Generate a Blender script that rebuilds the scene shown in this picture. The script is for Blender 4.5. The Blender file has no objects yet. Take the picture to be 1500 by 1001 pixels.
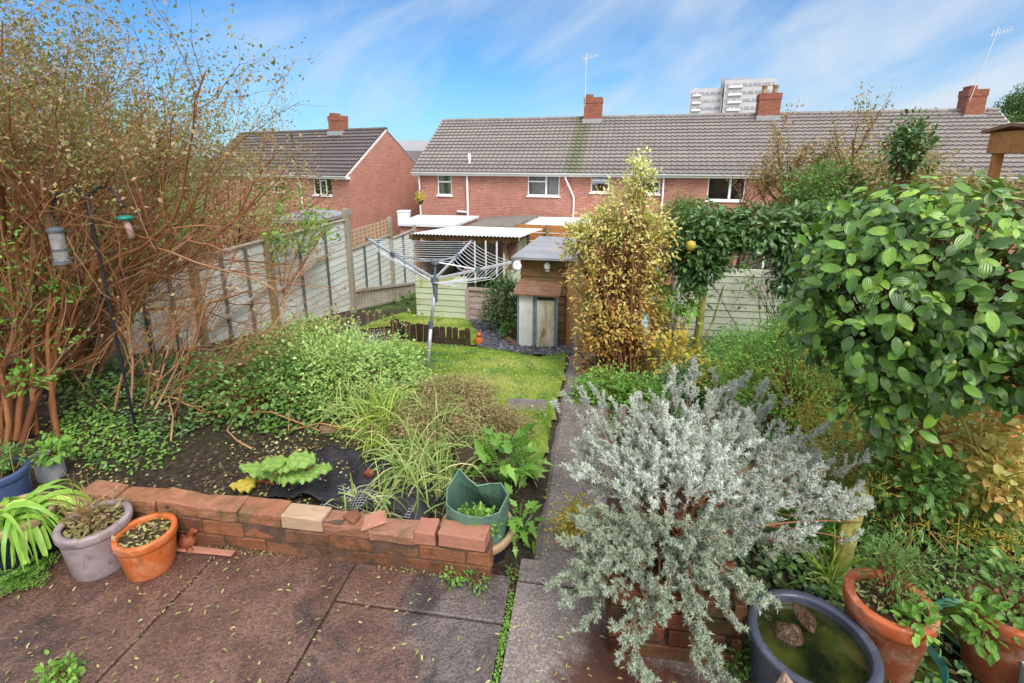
import bpy, math, random
import numpy as np
from mathutils import Vector, Matrix
PI = math.pi
scene = bpy.context.scene
COL = scene.collection
RNG = np.random.default_rng(7)
random.seed(7)

# ---------------------------------------------------------------- camera
F = 730 / 1500 * 36
FP = 730.0
Y0 = 408.0      # row of the optical axis (the lens is shifted)
PITCH = math.atan((Y0 - 230) / FP)
CAM = np.array([0, 0, 1.9])
CP, SP = math.cos(PITCH), math.sin(PITCH)
TH = math.radians(8.7)
A = np.array([math.sin(TH), math.cos(TH)])      # garden axis (away)
T = np.array([math.cos(TH), -math.sin(TH)])     # across, to the right

def ray(px, py):
    u = (px - 750) / FP; d = (py - Y0) / FP
    return np.array([u, CP - d * SP, -SP - d * CP])
def at_y(px, py, y):
    r = ray(px, py); return CAM + r * (y / r[1])
def at_z(px, py, z):
    r = ray(px, py); return CAM + r * ((z - CAM[2]) / r[2])
def at_c(px, py, c):
    return CAM + ray(px, py) * c
def gf(s, t, z=0.0):
    p = A * s + T * t
    return np.array([p[0], p[1], z])
def to_st(x, y):
    return x * A[0] + y * A[1], x * T[0] + y * T[1]

def smooth01(v, a, b):
    q = np.clip((v - a) / (b - a), 0, 1); return q * q * (3 - 2 * q)
def terr(x, y):
    x = np.asarray(x, float); y = np.asarray(y, float)
    s, t = to_st(x, y)
    k = 5.0
    q = np.clip(s, -50, 24) - 2.3
    zr = -0.2 * np.where(q > 6, q, np.log1p(np.exp(np.clip(q * k, -40, 40))) / k) - 0.012
    zl = np.interp(s, [-9, 1.92, 1.99, 2.80, 2.88, 3.5, 4.4, 5.8], [-.012, -.012, .08, .06, .15, .07, -.32, -.70])
    w = smooth01(-t, .72, .95) * (s < 5.8)
    z = zr * (1 - w) + zl * w
    far = np.clip((np.hypot(x, y) - 60) / 400, 0, 1)
    return z + far * 4.0
def tz(x, y): return float(terr(x, y))
def on_g(px, py):
    r = ray(px, py); lo, hi = 0.3, 200.0
    f = lambda c: CAM[2] + r[2] * c - tz(r[0] * c, r[1] * c)
    c = lo
    while c < hi and f(c) > 0: c *= 1.03
    a, b = c / 1.03, c
    for _ in range(30):
        m = (a + b) / 2
        if f(m) > 0: a = m
        else: b = m
    return CAM + r * a

# ---------------------------------------------------------------- mesh building
class MB:
    def __init__(self):
        self.v = []; self.f = {}; self.n = 0; self.var = []; self.uv = []
    def add(self, verts, faces, var=0.5, uv=None):
        verts = np.asarray(verts, float).reshape(-1, 3)
        for fc in ([faces] if isinstance(faces, np.ndarray) else None) or self._group(faces):
            fc = np.asarray(fc, dtype=np.int64)
            self.f.setdefault(fc.shape[1], []).append(fc + self.n)
        self.v.append(verts); k = len(verts); self.n += k
        self.var.append(np.broadcast_to(np.asarray(var, float), (k,)).copy())
        self.uv.append(np.zeros((k, 2)) if uv is None else np.asarray(uv, float))
        return self
    @staticmethod
    def _group(faces):
        g = {}
        for f in faces: g.setdefault(len(f), []).append(f)
        return [np.array(x) for x in g.values()]
    def box(self, a, b, var=.5, M=None, jit=0):
        a = np.asarray(a, float); b = np.asarray(b, float)
        v = np.array([[x, y, z] for x in (0, 1) for y in (0, 1) for z in (0, 1)]) * (b - a) + a
        if jit: v = v + RNG.normal(0, jit, v.shape)
        if M is not None: v = xf(v, M)
        return self.add(v, [(0, 1, 3, 2), (4, 6, 7, 5), (0, 4, 5, 1), (2, 3, 7, 6), (0, 2, 6, 4), (1, 5, 7, 3)], var)
    def bar(self, p, q, w, h, up=(0, 0, 1), var=.5, ext=0):
        p = np.asarray(p, float); q = np.asarray(q, float)
        d = q - p; L = np.linalg.norm(d); d /= L
        p = p - d * ext; L += 2 * ext
        s = np.cross(d, up); s /= np.linalg.norm(s); u = np.cross(s, d)
        M = np.stack([d, s, u], 1)
        a = np.array([0, -w / 2, -h / 2]); b = np.array([L, w / 2, h / 2])
        v = np.array([[x, y, z] for x in (0, 1) for y in (0, 1) for z in (0, 1)]) * (b - a) + a
        return self.add(v @ M.T + p, [(0, 1, 3, 2), (4, 6, 7, 5), (0, 4, 5, 1), (2, 3, 7, 6), (0, 2, 6, 4), (1, 5, 7, 3)], var)
    def tube(self, pts, rad, n=5, var=.5, cap=True):
        pts = np.asarray(pts, float); m = len(pts)
        rad = np.broadcast_to(np.asarray(rad, float), (m,))
        t = np.gradient(pts, axis=0); t /= np.linalg.norm(t, axis=1)[:, None] + 1e-9
        ref = np.array([0.31, 0.17, 0.93]) if abs(t[0] @ np.array([.31, .17, .93])) < .9 else np.array([1., 0, 0])
        s = np.cross(t, ref); s /= np.linalg.norm(s, axis=1)[:, None] + 1e-9
        u = np.cross(t, s)
        an = np.arange(n) * 2 * PI / n
        v = pts[:, None] + rad[:, None, None] * (np.cos(an)[None, :, None] * s[:, None] + np.sin(an)[None, :, None] * u[:, None])
        i = np.arange(m - 1)[:, None] * n + np.arange(n)[None]
        j = np.arange(m - 1)[:, None] * n + (np.arange(n)[None] + 1) % n
        fc = np.stack([i, j, j + n, i + n], -1).reshape(-1, 4)
        fs = [fc]
        V = v.reshape(-1, 3)
        self.add(V, fc, var)
        if cap and n > 2:
            base = self.n - m * n
            self.f.setdefault(n, []).append(np.array([base + np.arange(n)[::-1], base + (m - 1) * n + np.arange(n)]))
        return self
    def lathe(self, prof, n=32, c=(0, 0, 0), var=.5, sx=1, sy=1, wob=0):
        prof = np.asarray(prof, float); m = len(prof)
        an = np.arange(n) * 2 * PI / n
        ww = 1 + wob * np.sin(3 * an + 1)
        v = np.stack([prof[:, 0][:, None] * np.cos(an) * sx * ww, prof[:, 0][:, None] * np.sin(an) * sy * ww,
                      np.broadcast_to(prof[:, 1][:, None], (m, n))], -1) + np.asarray(c)
        i = np.arange(m - 1)[:, None] * n + np.arange(n)[None]
        j = np.arange(m - 1)[:, None] * n + (np.arange(n)[None] + 1) % n
        return self.add(v.reshape(-1, 3), np.stack([i, j, j + n, i + n], -1).reshape(-1, 4), var)
    def prism(self, poly, z0, z1, var=.5):
        poly = np.asarray(poly, float); n = len(poly)
        v = np.concatenate([np.c_[poly, np.full(n, z0)], np.c_[poly, np.full(n, z1)]])
        f = [tuple(range(n))[::-1], tuple(range(n, 2 * n))] + [(i, (i + 1) % n, n + (i + 1) % n, n + i) for i in range(n)]
        return self.add(v, f, var)
    def grid(self, P, var=.5):
        a, b = P.shape[:2]
        i = np.arange(a - 1)[:, None] * b + np.arange(b - 1)[None]
        return self.add(P.reshape(-1, 3), np.stack([i, i + b, i + b + 1, i + 1], -1).reshape(-1, 4), var)
    def leaves(self, tpl, pos, axis, nrm, L, W, var):
        tv, tf, tuv = tpl
        N = len(pos)
        if N == 0: return self
        axis = axis / (np.linalg.norm(axis, axis=1)[:, None] + 1e-9)
        s = np.cross(axis, nrm); s /= np.linalg.norm(s, axis=1)[:, None] + 1e-9
        n = np.cross(s, axis)
        L = np.broadcast_to(L, (N,)); W = np.broadcast_to(W, (N,))
        v = (pos[:, None] + tv[None, :, 0:1] * (axis * L[:, None])[:, None] + tv[None, :, 1:2] * (s * W[:, None])[:, None]
             + tv[None, :, 2:3] * (n * L[:, None])[:, None])
        k = len(tv); off = (np.arange(N) * k)[:, None, None]
        base = self.n
        for fc in tf:
            self.f.setdefault(fc.shape[1], []).append((fc[None] + off).reshape(-1, fc.shape[1]) + base)
        self.v.append(v.reshape(-1, 3)); self.n += N * k
        self.var.append(np.repeat(np.broadcast_to(var, (N,)), k))
        self.uv.append(np.tile(tuv, (N, 1)))
        return self
    def build(self, name, mat, parent=None, smooth=False, uv='box', bevel=0, **tg):
        V = np.concatenate(self.v); me = bpy.data.meshes.new(name)
        me.vertices.add(len(V)); me.vertices.foreach_set('co', V.astype(np.float32).ravel())
        loops = []; starts = []; st = 0
        for k, fl in self.f.items():
            fc = np.concatenate(fl); loops.append(fc.ravel())
            starts.append(st + np.arange(len(fc)) * k); st += fc.size
        loops = np.concatenate(loops); starts = np.concatenate(starts)
        me.loops.add(len(loops)); me.loops.foreach_set('vertex_index', loops.astype(np.int32))
        me.polygons.add(len(starts)); me.polygons.foreach_set('loop_start', starts.astype(np.int32))
        me.polygons.foreach_set('use_smooth', np.full(len(starts), smooth))
        me.update(calc_edges=True)
        var = np.concatenate(self.var)
        at = me.attributes.new('var', 'FLOAT', 'POINT'); at.data.foreach_set('value', var.astype(np.float32))
        ul = me.uv_layers.new(name='UVMap')
        if uv == 'leaf':
            U = np.concatenate(self.uv)[loops]
        else:
            nn = np.empty(len(starts) * 3, np.float32); me.polygons.foreach_get('normal', nn); nn = nn.reshape(-1, 3)
            tot = np.diff(np.append(starts, len(loops)))
            N = np.repeat(nn, tot, 0); a = np.abs(N); P = V[loops]
            ax = np.where((a[:, 2] > .75), 2, np.where(a[:, 0] > a[:, 1], 0, 1))
            U = np.where((ax == 2)[:, None], P[:, :2], np.where((ax == 0)[:, None], P[:, 1:3], P[:, [0, 2]]))
        ul.data.foreach_set('uv', U.astype(np.float32).ravel())
        me.materials.append(mat)
        o = bpy.data.objects.new(name, me); COL.objects.link(o)
        if parent is not None: o.parent = parent
        if bevel:
            b = o.modifiers.new('bevel', 'BEVEL'); b.width = bevel; b.segments = 2; b.limit_method = 'ANGLE'
        tag(o, **tg)
        return o
def xf(v, M):
    M = np.asarray(M, float); return v @ M[:3, :3].T + M[:3, 3]
def rotz(a, loc=(0, 0, 0)):
    c, s = math.cos(a), math.sin(a)
    return np.array([[c, -s, 0, loc[0]], [s, c, 0, loc[1]], [0, 0, 1, loc[2]], [0, 0, 0, 1.]])
def tag(o, label=None, cat=None, group=None, kind=None):
    if label: o['label'] = label
    if cat: o['category'] = cat
    if group: o['group'] = group
    if kind: o['kind'] = kind
    return o
def thing(name, label, cat, loc=(0, 0, 0), rz=0, group=None):
    o = bpy.data.objects.new(name, None); COL.objects.link(o)
    o.location = tuple(float(q) for q in loc); o.rotation_euler = (0, 0, rz); o.empty_display_size = .1
    return tag(o, label, cat, group)
def copy_tree(o, parent=None):
    c = o.copy(); COL.objects.link(c)
    if parent is not None: c.parent = parent
    for ch in list(o.children): copy_tree(ch, c)
    return c

# ---------------------------------------------------------------- leaf templates  (x along, y across +-.5, z up)
def tpl(v, f, uv=None):
    v = np.array(v, float)
    g = {}
    for q in f: g.setdefault(len(q), []).append(q)
    u = np.c_[v[:, 0], v[:, 1] * 1.0] if uv is None else np.array(uv, float)
    return v, [np.array(x) for x in g.values()], u
L_DIAM = tpl([(0, 0, 0), (.45, .5, .07), (1, 0, -.04), (.45, -.5, .07)], [(0, 1, 2), (0, 2, 3)])
L_LEAF = tpl([(0, 0, 0), (.25, .42, .05), (.65, .42, .04), (1, 0, -.1), (.65, -.42, .04), (.25, -.42, .05), (.45, 0, -.01)],
             [(0, 1, 6), (1, 2, 6), (2, 3, 6), (3, 4, 6), (4, 5, 6), (5, 0, 6)])
def _oval():
    xs = [0, .1, .28, .5, .72, .88, 1]; ws = [0, .24, .43, .5, .42, .23, 0]
    v = []; uv = []
    for x, w in zip(xs, ws):
        zc = -.16 * x * x + .05 * x
        for k in (-1, -.5, 0, .5, 1):
            v.append((x, k * w, zc + .10 * abs(k) * w * 2 - .05 * (abs(k) * w * 2) ** 2)); uv.append((x, k))
    f = []
    for i in range(len(xs) - 1):
        for j in range(4):
            a = i * 5 + j; f.append((a, a + 1, a + 6, a + 5))
    return tpl(v, f, uv)
L_OVAL = _oval()
L_NEED = tpl([(0, .5, 0), (0, -.5, 0), (1, 0, 0)], [(0, 1, 2)])
def _lobed():     # five-lobed leaf
    pts = [(0, 0)]
    for k, (a, r) in enumerate([(-130, .45), (-100, .3), (-75, .62), (-45, .38), (-35, .55), (-20, .6), (0, 1.0), (20, .6), (35, .55), (45, .38), (75, .62), (100, .3), (130, .45)]):
        pts.append((.3 + r * .7 * math.cos(math.radians(a)), r * .7 * math.sin(math.radians(a))))
    v = [(x, y, .06 * abs(y) * 2 - .08 * x * x) for x, y in pts] + [(.3, 0, 0)]
    n = len(pts)
    return tpl(v, [(i, (i + 1) % n, n) for i in range(n)])
L_LOBE = _lobed()

def rnd_unit(n, rng=RNG):
    v = rng.normal(size=(n, 3)); return v / np.linalg.norm(v, axis=1)[:, None]
def norm(v): return v / (np.linalg.norm(v, axis=-1)[..., None] + 1e-9)

def foliage_at(mb, tp, pos, out, L, W, rng, droop=.2, up=.6, spread=.8, vlo=0, vhi=1, vv=None):
    """leaves at pos with axes roughly along out"""
    n = len(pos)
    ax = norm(out + rnd_unit(n, rng) * spread - np.array([0, 0, droop]))
    nr = norm(np.array([0, 0, up]) + out * .35 + rnd_unit(n, rng) * .45)
    sc = rng.uniform(.65, 1.25, n)
    var = rng.uniform(vlo, vhi, n) if vv is None else vv
    mb.leaves(tp, pos, ax, nr, L * sc, W * sc, var)

def clumpy(center, radii, nclump, nleaf, cr, rng, shell=.55, flat=0.0, power=.5):
    """positions of leaves in clumps through an ellipsoid; returns pos, outward, per-leaf clump var, clump centres"""
    d = rnd_unit(nclump, rng); rr = shell + (1 - shell) * rng.random(nclump) ** power
    c0 = d * rr[:, None] * (1 + .13 * rng.normal(size=nclump))[:, None]
    if flat: c0[:, 2] = np.where(c0[:, 2] < -flat, -flat * rng.random(nclump), c0[:, 2])
    cc = c0 * np.asarray(radii) + np.asarray(center)
    pos = np.repeat(cc, nleaf, 0) + rng.normal(0, 1, (nclump * nleaf, 3)) * np.repeat(cr * rng.uniform(.6, 1.3, nclump), nleaf)[:, None]
    out = norm(pos - np.asarray(center) - np.array([0, 0, -radii[2] * .3]))
    cv = np.clip(np.repeat(rng.random(nclump), nleaf) * .6 + rng.random(nclump * nleaf) * .4, 0, 1)
    return pos, out, cv, cc

def bez(p, q, bend, k=6):
    p = np.asarray(p, float); q = np.asarray(q, float)
    m = (p + q) / 2 + np.asarray(bend); t = np.linspace(0, 1, k)[:, None]
    return (1 - t) ** 2 * p + 2 * t * (1 - t) * m + t * t * q

class Tree:
    """recursive branches; collects polylines and leaf sites"""
    def __init__(self, rng): self.br = []; self.sites = []; self.rng = rng
    def grow(self, p, d, L, r, depth, nch=3, spread=.6, ratio=.7, up=.15, wob=.12, seg=5, rr=.6, first=.3):
        rng = self.rng; pts = [np.array(p, float)]; d = np.array(d, float) / np.linalg.norm(d); dirs = [d]
        for i in range(seg):
            d = norm(d + rng.normal(0, wob, 3) + np.array([0, 0, up * .2]))
            pts.append(pts[-1] + d * L / seg); dirs.append(d)
        r1 = r * rr
        self.br.append((np.array(pts), np.linspace(r, r1 if depth else r * .35, seg + 1), depth))
        if depth <= 1:
            for i in range(1, seg + 1): self.sites.append((pts[i], dirs[i]))
        if depth > 0:
            for k in range(nch):
                f = first + (1 - first) * (k + rng.random()) / nch
                i = min(seg - 1, int(f * seg)); q = pts[i] + (pts[i + 1] - pts[i]) * (f * seg - i)
                v = norm(dirs[i] + rnd_unit(1, rng)[0] * spread)
                self.grow(q, v, L * ratio * rng.uniform(.7, 1.2), r1 * rng.uniform(.6, .9), depth - 1, nch, spread, ratio, up, wob, seg, rr, first)
    def mesh(self, n=(3, 4, 5, 7), mindepth=0, maxdepth=99):
        mb = MB(); 
        for pts, rad, dep in self.br:
            if mindepth <= dep <= maxdepth: mb.tube(pts, rad, n[min(dep, len(n) - 1)], var=self.rng.random(), cap=False)
        return mb
# ---------------------------------------------------------------- materials
MATS = {}
class NT:
    def __init__(self, name):
        self.m = bpy.data.materials.new(name); self.m.use_nodes = True
        self.t = self.m.node_tree; self.b = self.t.nodes['Principled BSDF']; self.o = self.t.nodes['Material Output']
    def n(self, typ, **kw):
        x = self.t.nodes.new(typ)
        for k, v in kw.items():
            if k.startswith('i_'): x.inputs[k[2:].replace('_', ' ')].default_value = v
            else: setattr(x, k, v)
        return x
    def l(self, a, b): self.t.links.new(a, b)
    def co(self, kind='Object', scale=None):
        tc = self.n('ShaderNodeTexCoord'); o = tc.outputs[kind]
        if scale is not None:
            mp = self.n('ShaderNodeMapping'); mp.inputs['Scale'].default_value = scale if hasattr(scale, '__len__') else (scale,) * 3
            self.l(o, mp.inputs[0]); o = mp.outputs[0]
        return o
    def noise(self, co, scale, detail=4, rough=.55, dist=0):
        x = self.n('ShaderNodeTexNoise'); x.inputs['Scale'].default_value = scale; x.inputs['Detail'].default_value = detail
        x.inputs['Roughness'].default_value = rough; x.inputs['Distortion'].default_value = dist
        self.l(co, x.inputs['Vector']); return x.outputs['Fac']
    def ramp(self, fac, stops, interp='LINEAR'):
        r = self.n('ShaderNodeValToRGB'); e = r.color_ramp.elements; r.color_ramp.interpolation = interp
        while len(e) < len(stops): e.new(.5)
        for k, (p, c) in enumerate(stops):
            e[k].position = p; e[k].color = (c, c, c, 1) if not hasattr(c, '__len__') else tuple(c)[:3] + (1,)
        self.l(fac, r.inputs[0]); return r.outputs[0]
    def mix(self, fac, a, b, mode='MIX'):
        x = self.n('ShaderNodeMix', data_type='RGBA', blend_type=mode)
        for s, v in ((x.inputs[0], fac), (x.inputs[6], a), (x.inputs[7], b)):
            if hasattr(v, 'links'): self.l(v, s)
            else: s.default_value = v if not hasattr(v, '__len__') else tuple(v)[:3] + (1,)
        return x.outputs[2]
    def math(self, op, a, b=0.5, c=None):
        x = self.n('ShaderNodeMath', operation=op)
        for s, v in zip(x.inputs, (a, b) if c is None else (a, b, c)):
            if hasattr(v, 'links'): self.l(v, s)
            else: s.default_value = v
        return x.outputs[0]
    def attr(self, name='var'):
        return self.n('ShaderNodeAttribute', attribute_name=name).outputs['Fac']
    def base(self, c, rough=.7, spec=.3, metal=0):
        for s, v in (('Base Color', c), ('Roughness', rough), ('Specular IOR Level', spec), ('Metallic', metal)):
            if hasattr(v, 'links'): self.l(v, self.b.inputs[s])
            else: self.b.inputs[s].default_value = v if not hasattr(v, '__len__') else tuple(v)[:3] + (1,)
        return self
    def bump(self, h, strength=.4, dist=.01):
        x = self.n('ShaderNodeBump'); x.inputs['Strength'].default_value = strength; x.inputs['Distance'].default_value = dist
        self.l(h, x.inputs['Height']); self.l(x.outputs[0], self.b.inputs['Normal']); return self
def sc(c, k): return tuple(min(1, q * k) for q in c)

POTS = {'terracotta': (.50, .26, .16), 'terracotta_old': (.30, .19, .14), 'terracotta_rim': (.45, .27, .2), 'mauve_glaze': (.33, .29, .29), 'pale_grey_plastic': (.42, .43, .43), 'purple_plastic': (.10, .105, .13), 'blue_glaze': (.10, .13, .2), 'tan_rim': (.3, .24, .18), 'green_woven_bag': (.14, .22, .17)}
def m_plain(name, col, rough=.6, var=.25, scale=6, bump=.2, bscale=40, spec=.3, metal=0, dirt=None, bdist=.004, sep=False):
    """weathered plain surface: two scales of noise, optional dirt colour"""
    if name in MATS: return MATS[name]
    t = NT(name); co = t.co('Object')
    n1 = t.noise(co, scale, 5, .6); n2 = t.noise(co, bscale, 3, .6)
    c = t.ramp(n1, [(.3, sc(col, 1 - var)), (.7, sc(col, 1 + var))])
    if dirt is not None:
        n3 = t.noise(co, scale * .45, 6, .65, .3)
        c = t.mix(t.ramp(n3, [(.48, 0.), (.68, 1.)]), c, dirt)
    if name in POTS:
        st = t.noise(co, 11, 6, .75, .5); c = t.mix(t.ramp(st, [(.50, 0.), (.64, .55)]), c, POTS[name])
        st2 = t.noise(co, 7, 6, .7, 1.5); c = t.mix(t.ramp(st2, [(.53, 0.), (.66, .6)]), c, (.04, .045, .02))
    t.base(c, t.ramp(n2, [(.3, max(.05, rough - .12)), (.7, min(1, rough + .12))]), spec, metal)
    if bump: t.bump(n2, bump, bdist)
    MATS[name] = t.m; return t.m

LG = 1.45
def m_leaf(name, cols, rough=.45, trans=.25, spec=.4, veins=False, back=None):
    t = NT(name); a = t.attr('var')
    cols = [sc(q, LG) for q in cols]; k = len(cols); c = t.ramp(a, [(i / max(1, k - 1), cols[i]) for i in range(k)])
    co = t.co('Object'); n = t.noise(co, 40, 2)
    c = t.mix(.35, c, t.ramp(n, [(.3, .55), (.7, 1.)]), 'MULTIPLY')
    if veins:
        uv = t.co('UV'); sx = t.n('ShaderNodeSeparateXYZ'); t.l(uv, sx.inputs[0])
        v = t.math('ABSOLUTE', sx.outputs[1])
        w = t.math('ABSOLUTE', t.math('SINE', t.math('MULTIPLY', v, 7.8)))
        vein = t.ramp(w, [(0, 1.), (.16, 0.)])
        c = t.mix(t.math('MULTIPLY', vein, .2), c, sc(cols[-1], 1.25))
        t.bump(w, .5, .0015)
    t.base(c, rough, spec)
    tr = t.n('ShaderNodeBsdfTranslucent'); t.l(t.mix(.5, c, (.35, .5, .08), 'MIX'), tr.inputs[0])
    ms = t.n('ShaderNodeMixShader'); ms.inputs[0].default_value = trans
    t.l(t.b.outputs[0], ms.inputs[1]); t.l(tr.outputs[0], ms.inputs[2]); t.l(ms.outputs[0], t.o.inputs[0])
    return t.m

def m_var(name, cols, rough=.7, spec=.25, bump=.3, bscale=30, bdist=.004, nz=.35, nscale=14, dirt=None, dscale=3):
    """colour from the per-piece attribute (brick, board, stone), broken by noise"""
    t = NT(name); a = t.attr('var'); co = t.co('Object')
    k = len(cols); c = t.ramp(a, [(i / max(1, k - 1), cols[i]) for i in range(k)])
    n = t.noise(co, nscale, 5, .65)
    c = t.mix(nz, c, t.ramp(n, [(.3, .35), (.7, 1.)]), 'MULTIPLY')
    if dirt is not None:
        d = t.noise(co, dscale, 6, .7, .4)
        c = t.mix(t.ramp(d, [(.5, 0.), (.66, 1.)]), c, dirt)
    n2 = t.noise(co, bscale, 4, .65)
    t.base(c, t.ramp(n, [(.3, rough - .15), (.7, rough + .1)]), spec).bump(n2, bump, bdist)
    return t.m

def m_brickwall(name, c1, c2, mortar, wet=0):
    t = NT(name); uv = t.co('UV')
    br = t.n('ShaderNodeTexBrick'); t.l(uv, br.inputs['Vector'])
    br.inputs['Color1'].default_value = c1 + (1,); br.inputs['Color2'].default_value = c2 + (1,); br.inputs['Mortar'].default_value = mortar + (1,)
    br.inputs['Scale'].default_value = 1; br.inputs['Mortar Size'].default_value = .010; br.inputs['Brick Width'].default_value = .225
    br.inputs['Row Height'].default_value = .075; br.inputs['Bias'].default_value = -.1
    n = t.noise(uv, 1.3, 6, .65); n2 = t.noise(uv, 9, 4)
    c = t.mix(.55, br.outputs[0], t.ramp(n, [(.3, .62), (.7, 1.)]), 'MULTIPLY')
    c = t.mix(.4, c, t.ramp(n2, [(.3, .6), (.7, 1.)]), 'MULTIPLY')
    t.base(c, .85, .2).bump(br.outputs['Fac'], -.4, .006)
    return t.m

def m_grain(name, c1, c2, axis=0, rough=.75, dirt=None, green=None, bump=.35):
    """weathered timber with grain along an axis and optional algae"""
    t = NT(name); s = [14.] * 3; s[axis] = 1.2
    co = t.co('Object', s); n = t.noise(co, 3, 6, .65, .6)
    c = t.ramp(n, [(.3, c1), (.68, c2)])
    c = t.mix(.5, c, t.ramp(t.attr('var'), [(0, .7), (1, 1.)]), 'MULTIPLY')
    c0 = t.co('Object')
    if dirt is not None: c = t.mix(t.ramp(t.noise(c0, 2.2, 6, .7, .3), [(.5, 0.), (.72, .8)]), c, dirt)
    if green is not None: c = t.mix(t.ramp(t.noise(c0, 1.6, 5, .7, .5), [(.52, 0.), (.68, .9)]), c, green)
    t.base(c, rough, .25).bump(n, bump, .004)
    return t.m

M = {}
M['soil'] = None
def mk_soil():
    t = NT('soil'); co = t.co('Object')
    n = t.noise(co, 2.2, 6, .65); n2 = t.noise(co, 26, 6, .75); n3 = t.noise(co, 90, 2)
    c = t.ramp(n2, [(.28, (.010, .007, .005)), (.48, (.035, .024, .017)), (.62, (.085, .058, .038)), (.75, (.20, .15, .09))])
    c = t.mix(t.ramp(n, [(.48, 0.), (.66, .65)]), c, (.028, .045, .012))
    vl = t.n('ShaderNodeVectorMath', operation='LENGTH'); t.l(co, vl.inputs[0])      # rough grass beyond the garden plot
    c = t.mix(t.ramp(t.math('ADD', t.math('DIVIDE', vl.outputs[1], 40.), t.math('MULTIPLY', n, .08)), [(.33, 0.), (.37, 1.)]), c, t.mix(n2, (.04, .07, .015), (.14, .18, .05)))
    t.base(c, .8, .3).bump(t.math('ADD', n2, t.math('MULTIPLY', n3, .3)), .9, .03); return t.m
M['soil'] = mk_soil()
def mk_patio():
    t = NT('patio_concrete'); co = t.co('Object')
    big = t.noise(co, 1.15, 6, .62, .4); mid = t.noise(co, 5.5, 6, .7, .5); fine = t.noise(co, 85, 3, .7); dots = t.noise(co, 150, 1, .5)
    red = t.ramp(mid, [(.28, (.075, .034, .025)), (.5, (.138, .070, .052)), (.72, (.225, .125, .096))])
    gry = t.ramp(mid, [(.3, (.06, .05, .054)), (.7, (.18, .145, .142))])
    sx = t.n('ShaderNodeSeparateXYZ'); t.l(co, sx.inputs[0])
    side = t.math('ADD', t.math('MULTIPLY', sx.outputs[0], .30), t.math('MULTIPLY', t.math('SUBTRACT', big, .5), 1.3))
    c = t.mix(t.ramp(side, [(-.28 + .3, 0.), (.06 + .3, 1.)]) if False else t.ramp(t.math('ADD', side, .5), [(.30, 0.), (.47, 1.)]), red, gry)
    stain = t.ramp(t.noise(co, 2.2, 8, .75, .9), [(.52, 0.), (.64, .85)])
    c = t.mix(stain, c, (.02, .017, .02))
    c = t.mix(t.ramp(fine, [(.40, .6), (.55, 0.)]), c, (.025, .018, .018))
    c = t.mix(t.ramp(dots, [(.70, 0.), (.75, .7)]), c, (.30, .24, .2))
    wet = t.ramp(t.noise(co, 1.7, 5, .6, .3), [(.42, .09), (.62, .36)])
    t.base(c, wet, .6).bump(t.math('ADD', fine, t.math('MULTIPLY', mid, .8)), .75, .010); return t.m
M['patio'] = mk_patio()
def mk_path():
    t = NT('path_concrete'); co = t.co('Object')
    mid = t.noise(co, 4.5, 6, .7, .4); fine = t.noise(co, 90, 3, .7); dots = t.noise(co, 130, 1, .5)
    c = t.ramp(mid, [(.3, (.12, .10, .095)), (.5, (.20, .165, .157)), (.72, (.29, .24, .23))])
    c = t.mix(t.ramp(fine, [(.42, .6), (.6, 0.)]), c, (.045, .035, .035))
    c = t.mix(t.ramp(dots, [(.64, 0.), (.70, .7)]), c, (.45, .38, .33))
    c = t.mix(t.ramp(t.noise(co, 1.5, 6, .7, .6), [(.58, 0.), (.72, .7)]), c, (.035, .04, .02))
    sx = t.n('ShaderNodeSeparateXYZ'); t.l(co, sx.inputs[0])
    dx = t.math('MULTIPLY', t.math('SUBTRACT', sx.outputs[0], .40), 1.0); dy = t.math('MULTIPLY', t.math('SUBTRACT', sx.outputs[1], 1.28), .8)
    dist = t.math('SQRT', t.math('ADD', t.math('MULTIPLY', dx, dx), t.math('MULTIPLY', dy, dy)))
    pud = t.ramp(t.math('ADD', dist, t.math('MULTIPLY', t.math('SUBTRACT', mid, .5), .5)), [(.22, 1.), (.34, 0.)])
    c = t.mix(pud, c, (.07, .033, .024))
    t.base(c, t.mix(pud, t.ramp(mid, [(.35, .38), (.65, .7)]), (.12, .12, .12)), .5).bump(fine, .5, .006); return t.m
M['path'] = mk_path()
M['brick'] = m_var('wall_brick', [(.14, .052, .028), (.21, .082, .042), (.27, .11, .055), (.17, .065, .034), (.20, .10, .06)], rough=.55, nz=.6, nscale=9, bump=.8, bscale=45, bdist=.008, dirt=(.055, .038, .022), dscale=5)
M['brick_top'] = m_var('coping_brick', [(.27, .13, .085), (.34, .13, .06), (.28, .17, .13), (.36, .15, .075)], rough=.5, nz=.55, nscale=12, bump=.9, bscale=50, bdist=.008, dirt=(.10, .085, .04), dscale=7)
M['terra_rim'] = m_plain('terracotta_rim', (.36, .085, .03), .42, .2, 6, .2, 60, dirt=(.22, .06, .03))
M['brick_dark'] = m_var('planter_brick', [(.055, .02, .012), (.10, .032, .018), (.15, .05, .026), (.12, .06, .03)], rough=.5, nz=.6, bump=.7, bscale=45, bdist=.006, dirt=(.04, .04, .018), dscale=4)
M['tan_brick'] = m_var('tan_brick', [(.38, .26, .17), (.44, .31, .21)], rough=.6, nz=.3, bump=.5, bscale=50)
M['pink_brick'] = m_var('pink_brick', [(.32, .14, .095), (.40, .19, .13)], rough=.6, nz=.35, bump=.5, bscale=50)
M['mortar'] = m_plain('mortar', (.085, .05, .034), .8, .4, 20, .6, 80)
M['terracotta'] = m_plain('terracotta', (.46, .115, .028), .42, .16, 5, .15, 60, dirt=(.30, .075, .02))
M['terra_dark'] = m_plain('terracotta_old', (.20, .05, .022), .5, .22, 6, .2, 60, dirt=(.16, .05, .025))
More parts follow.
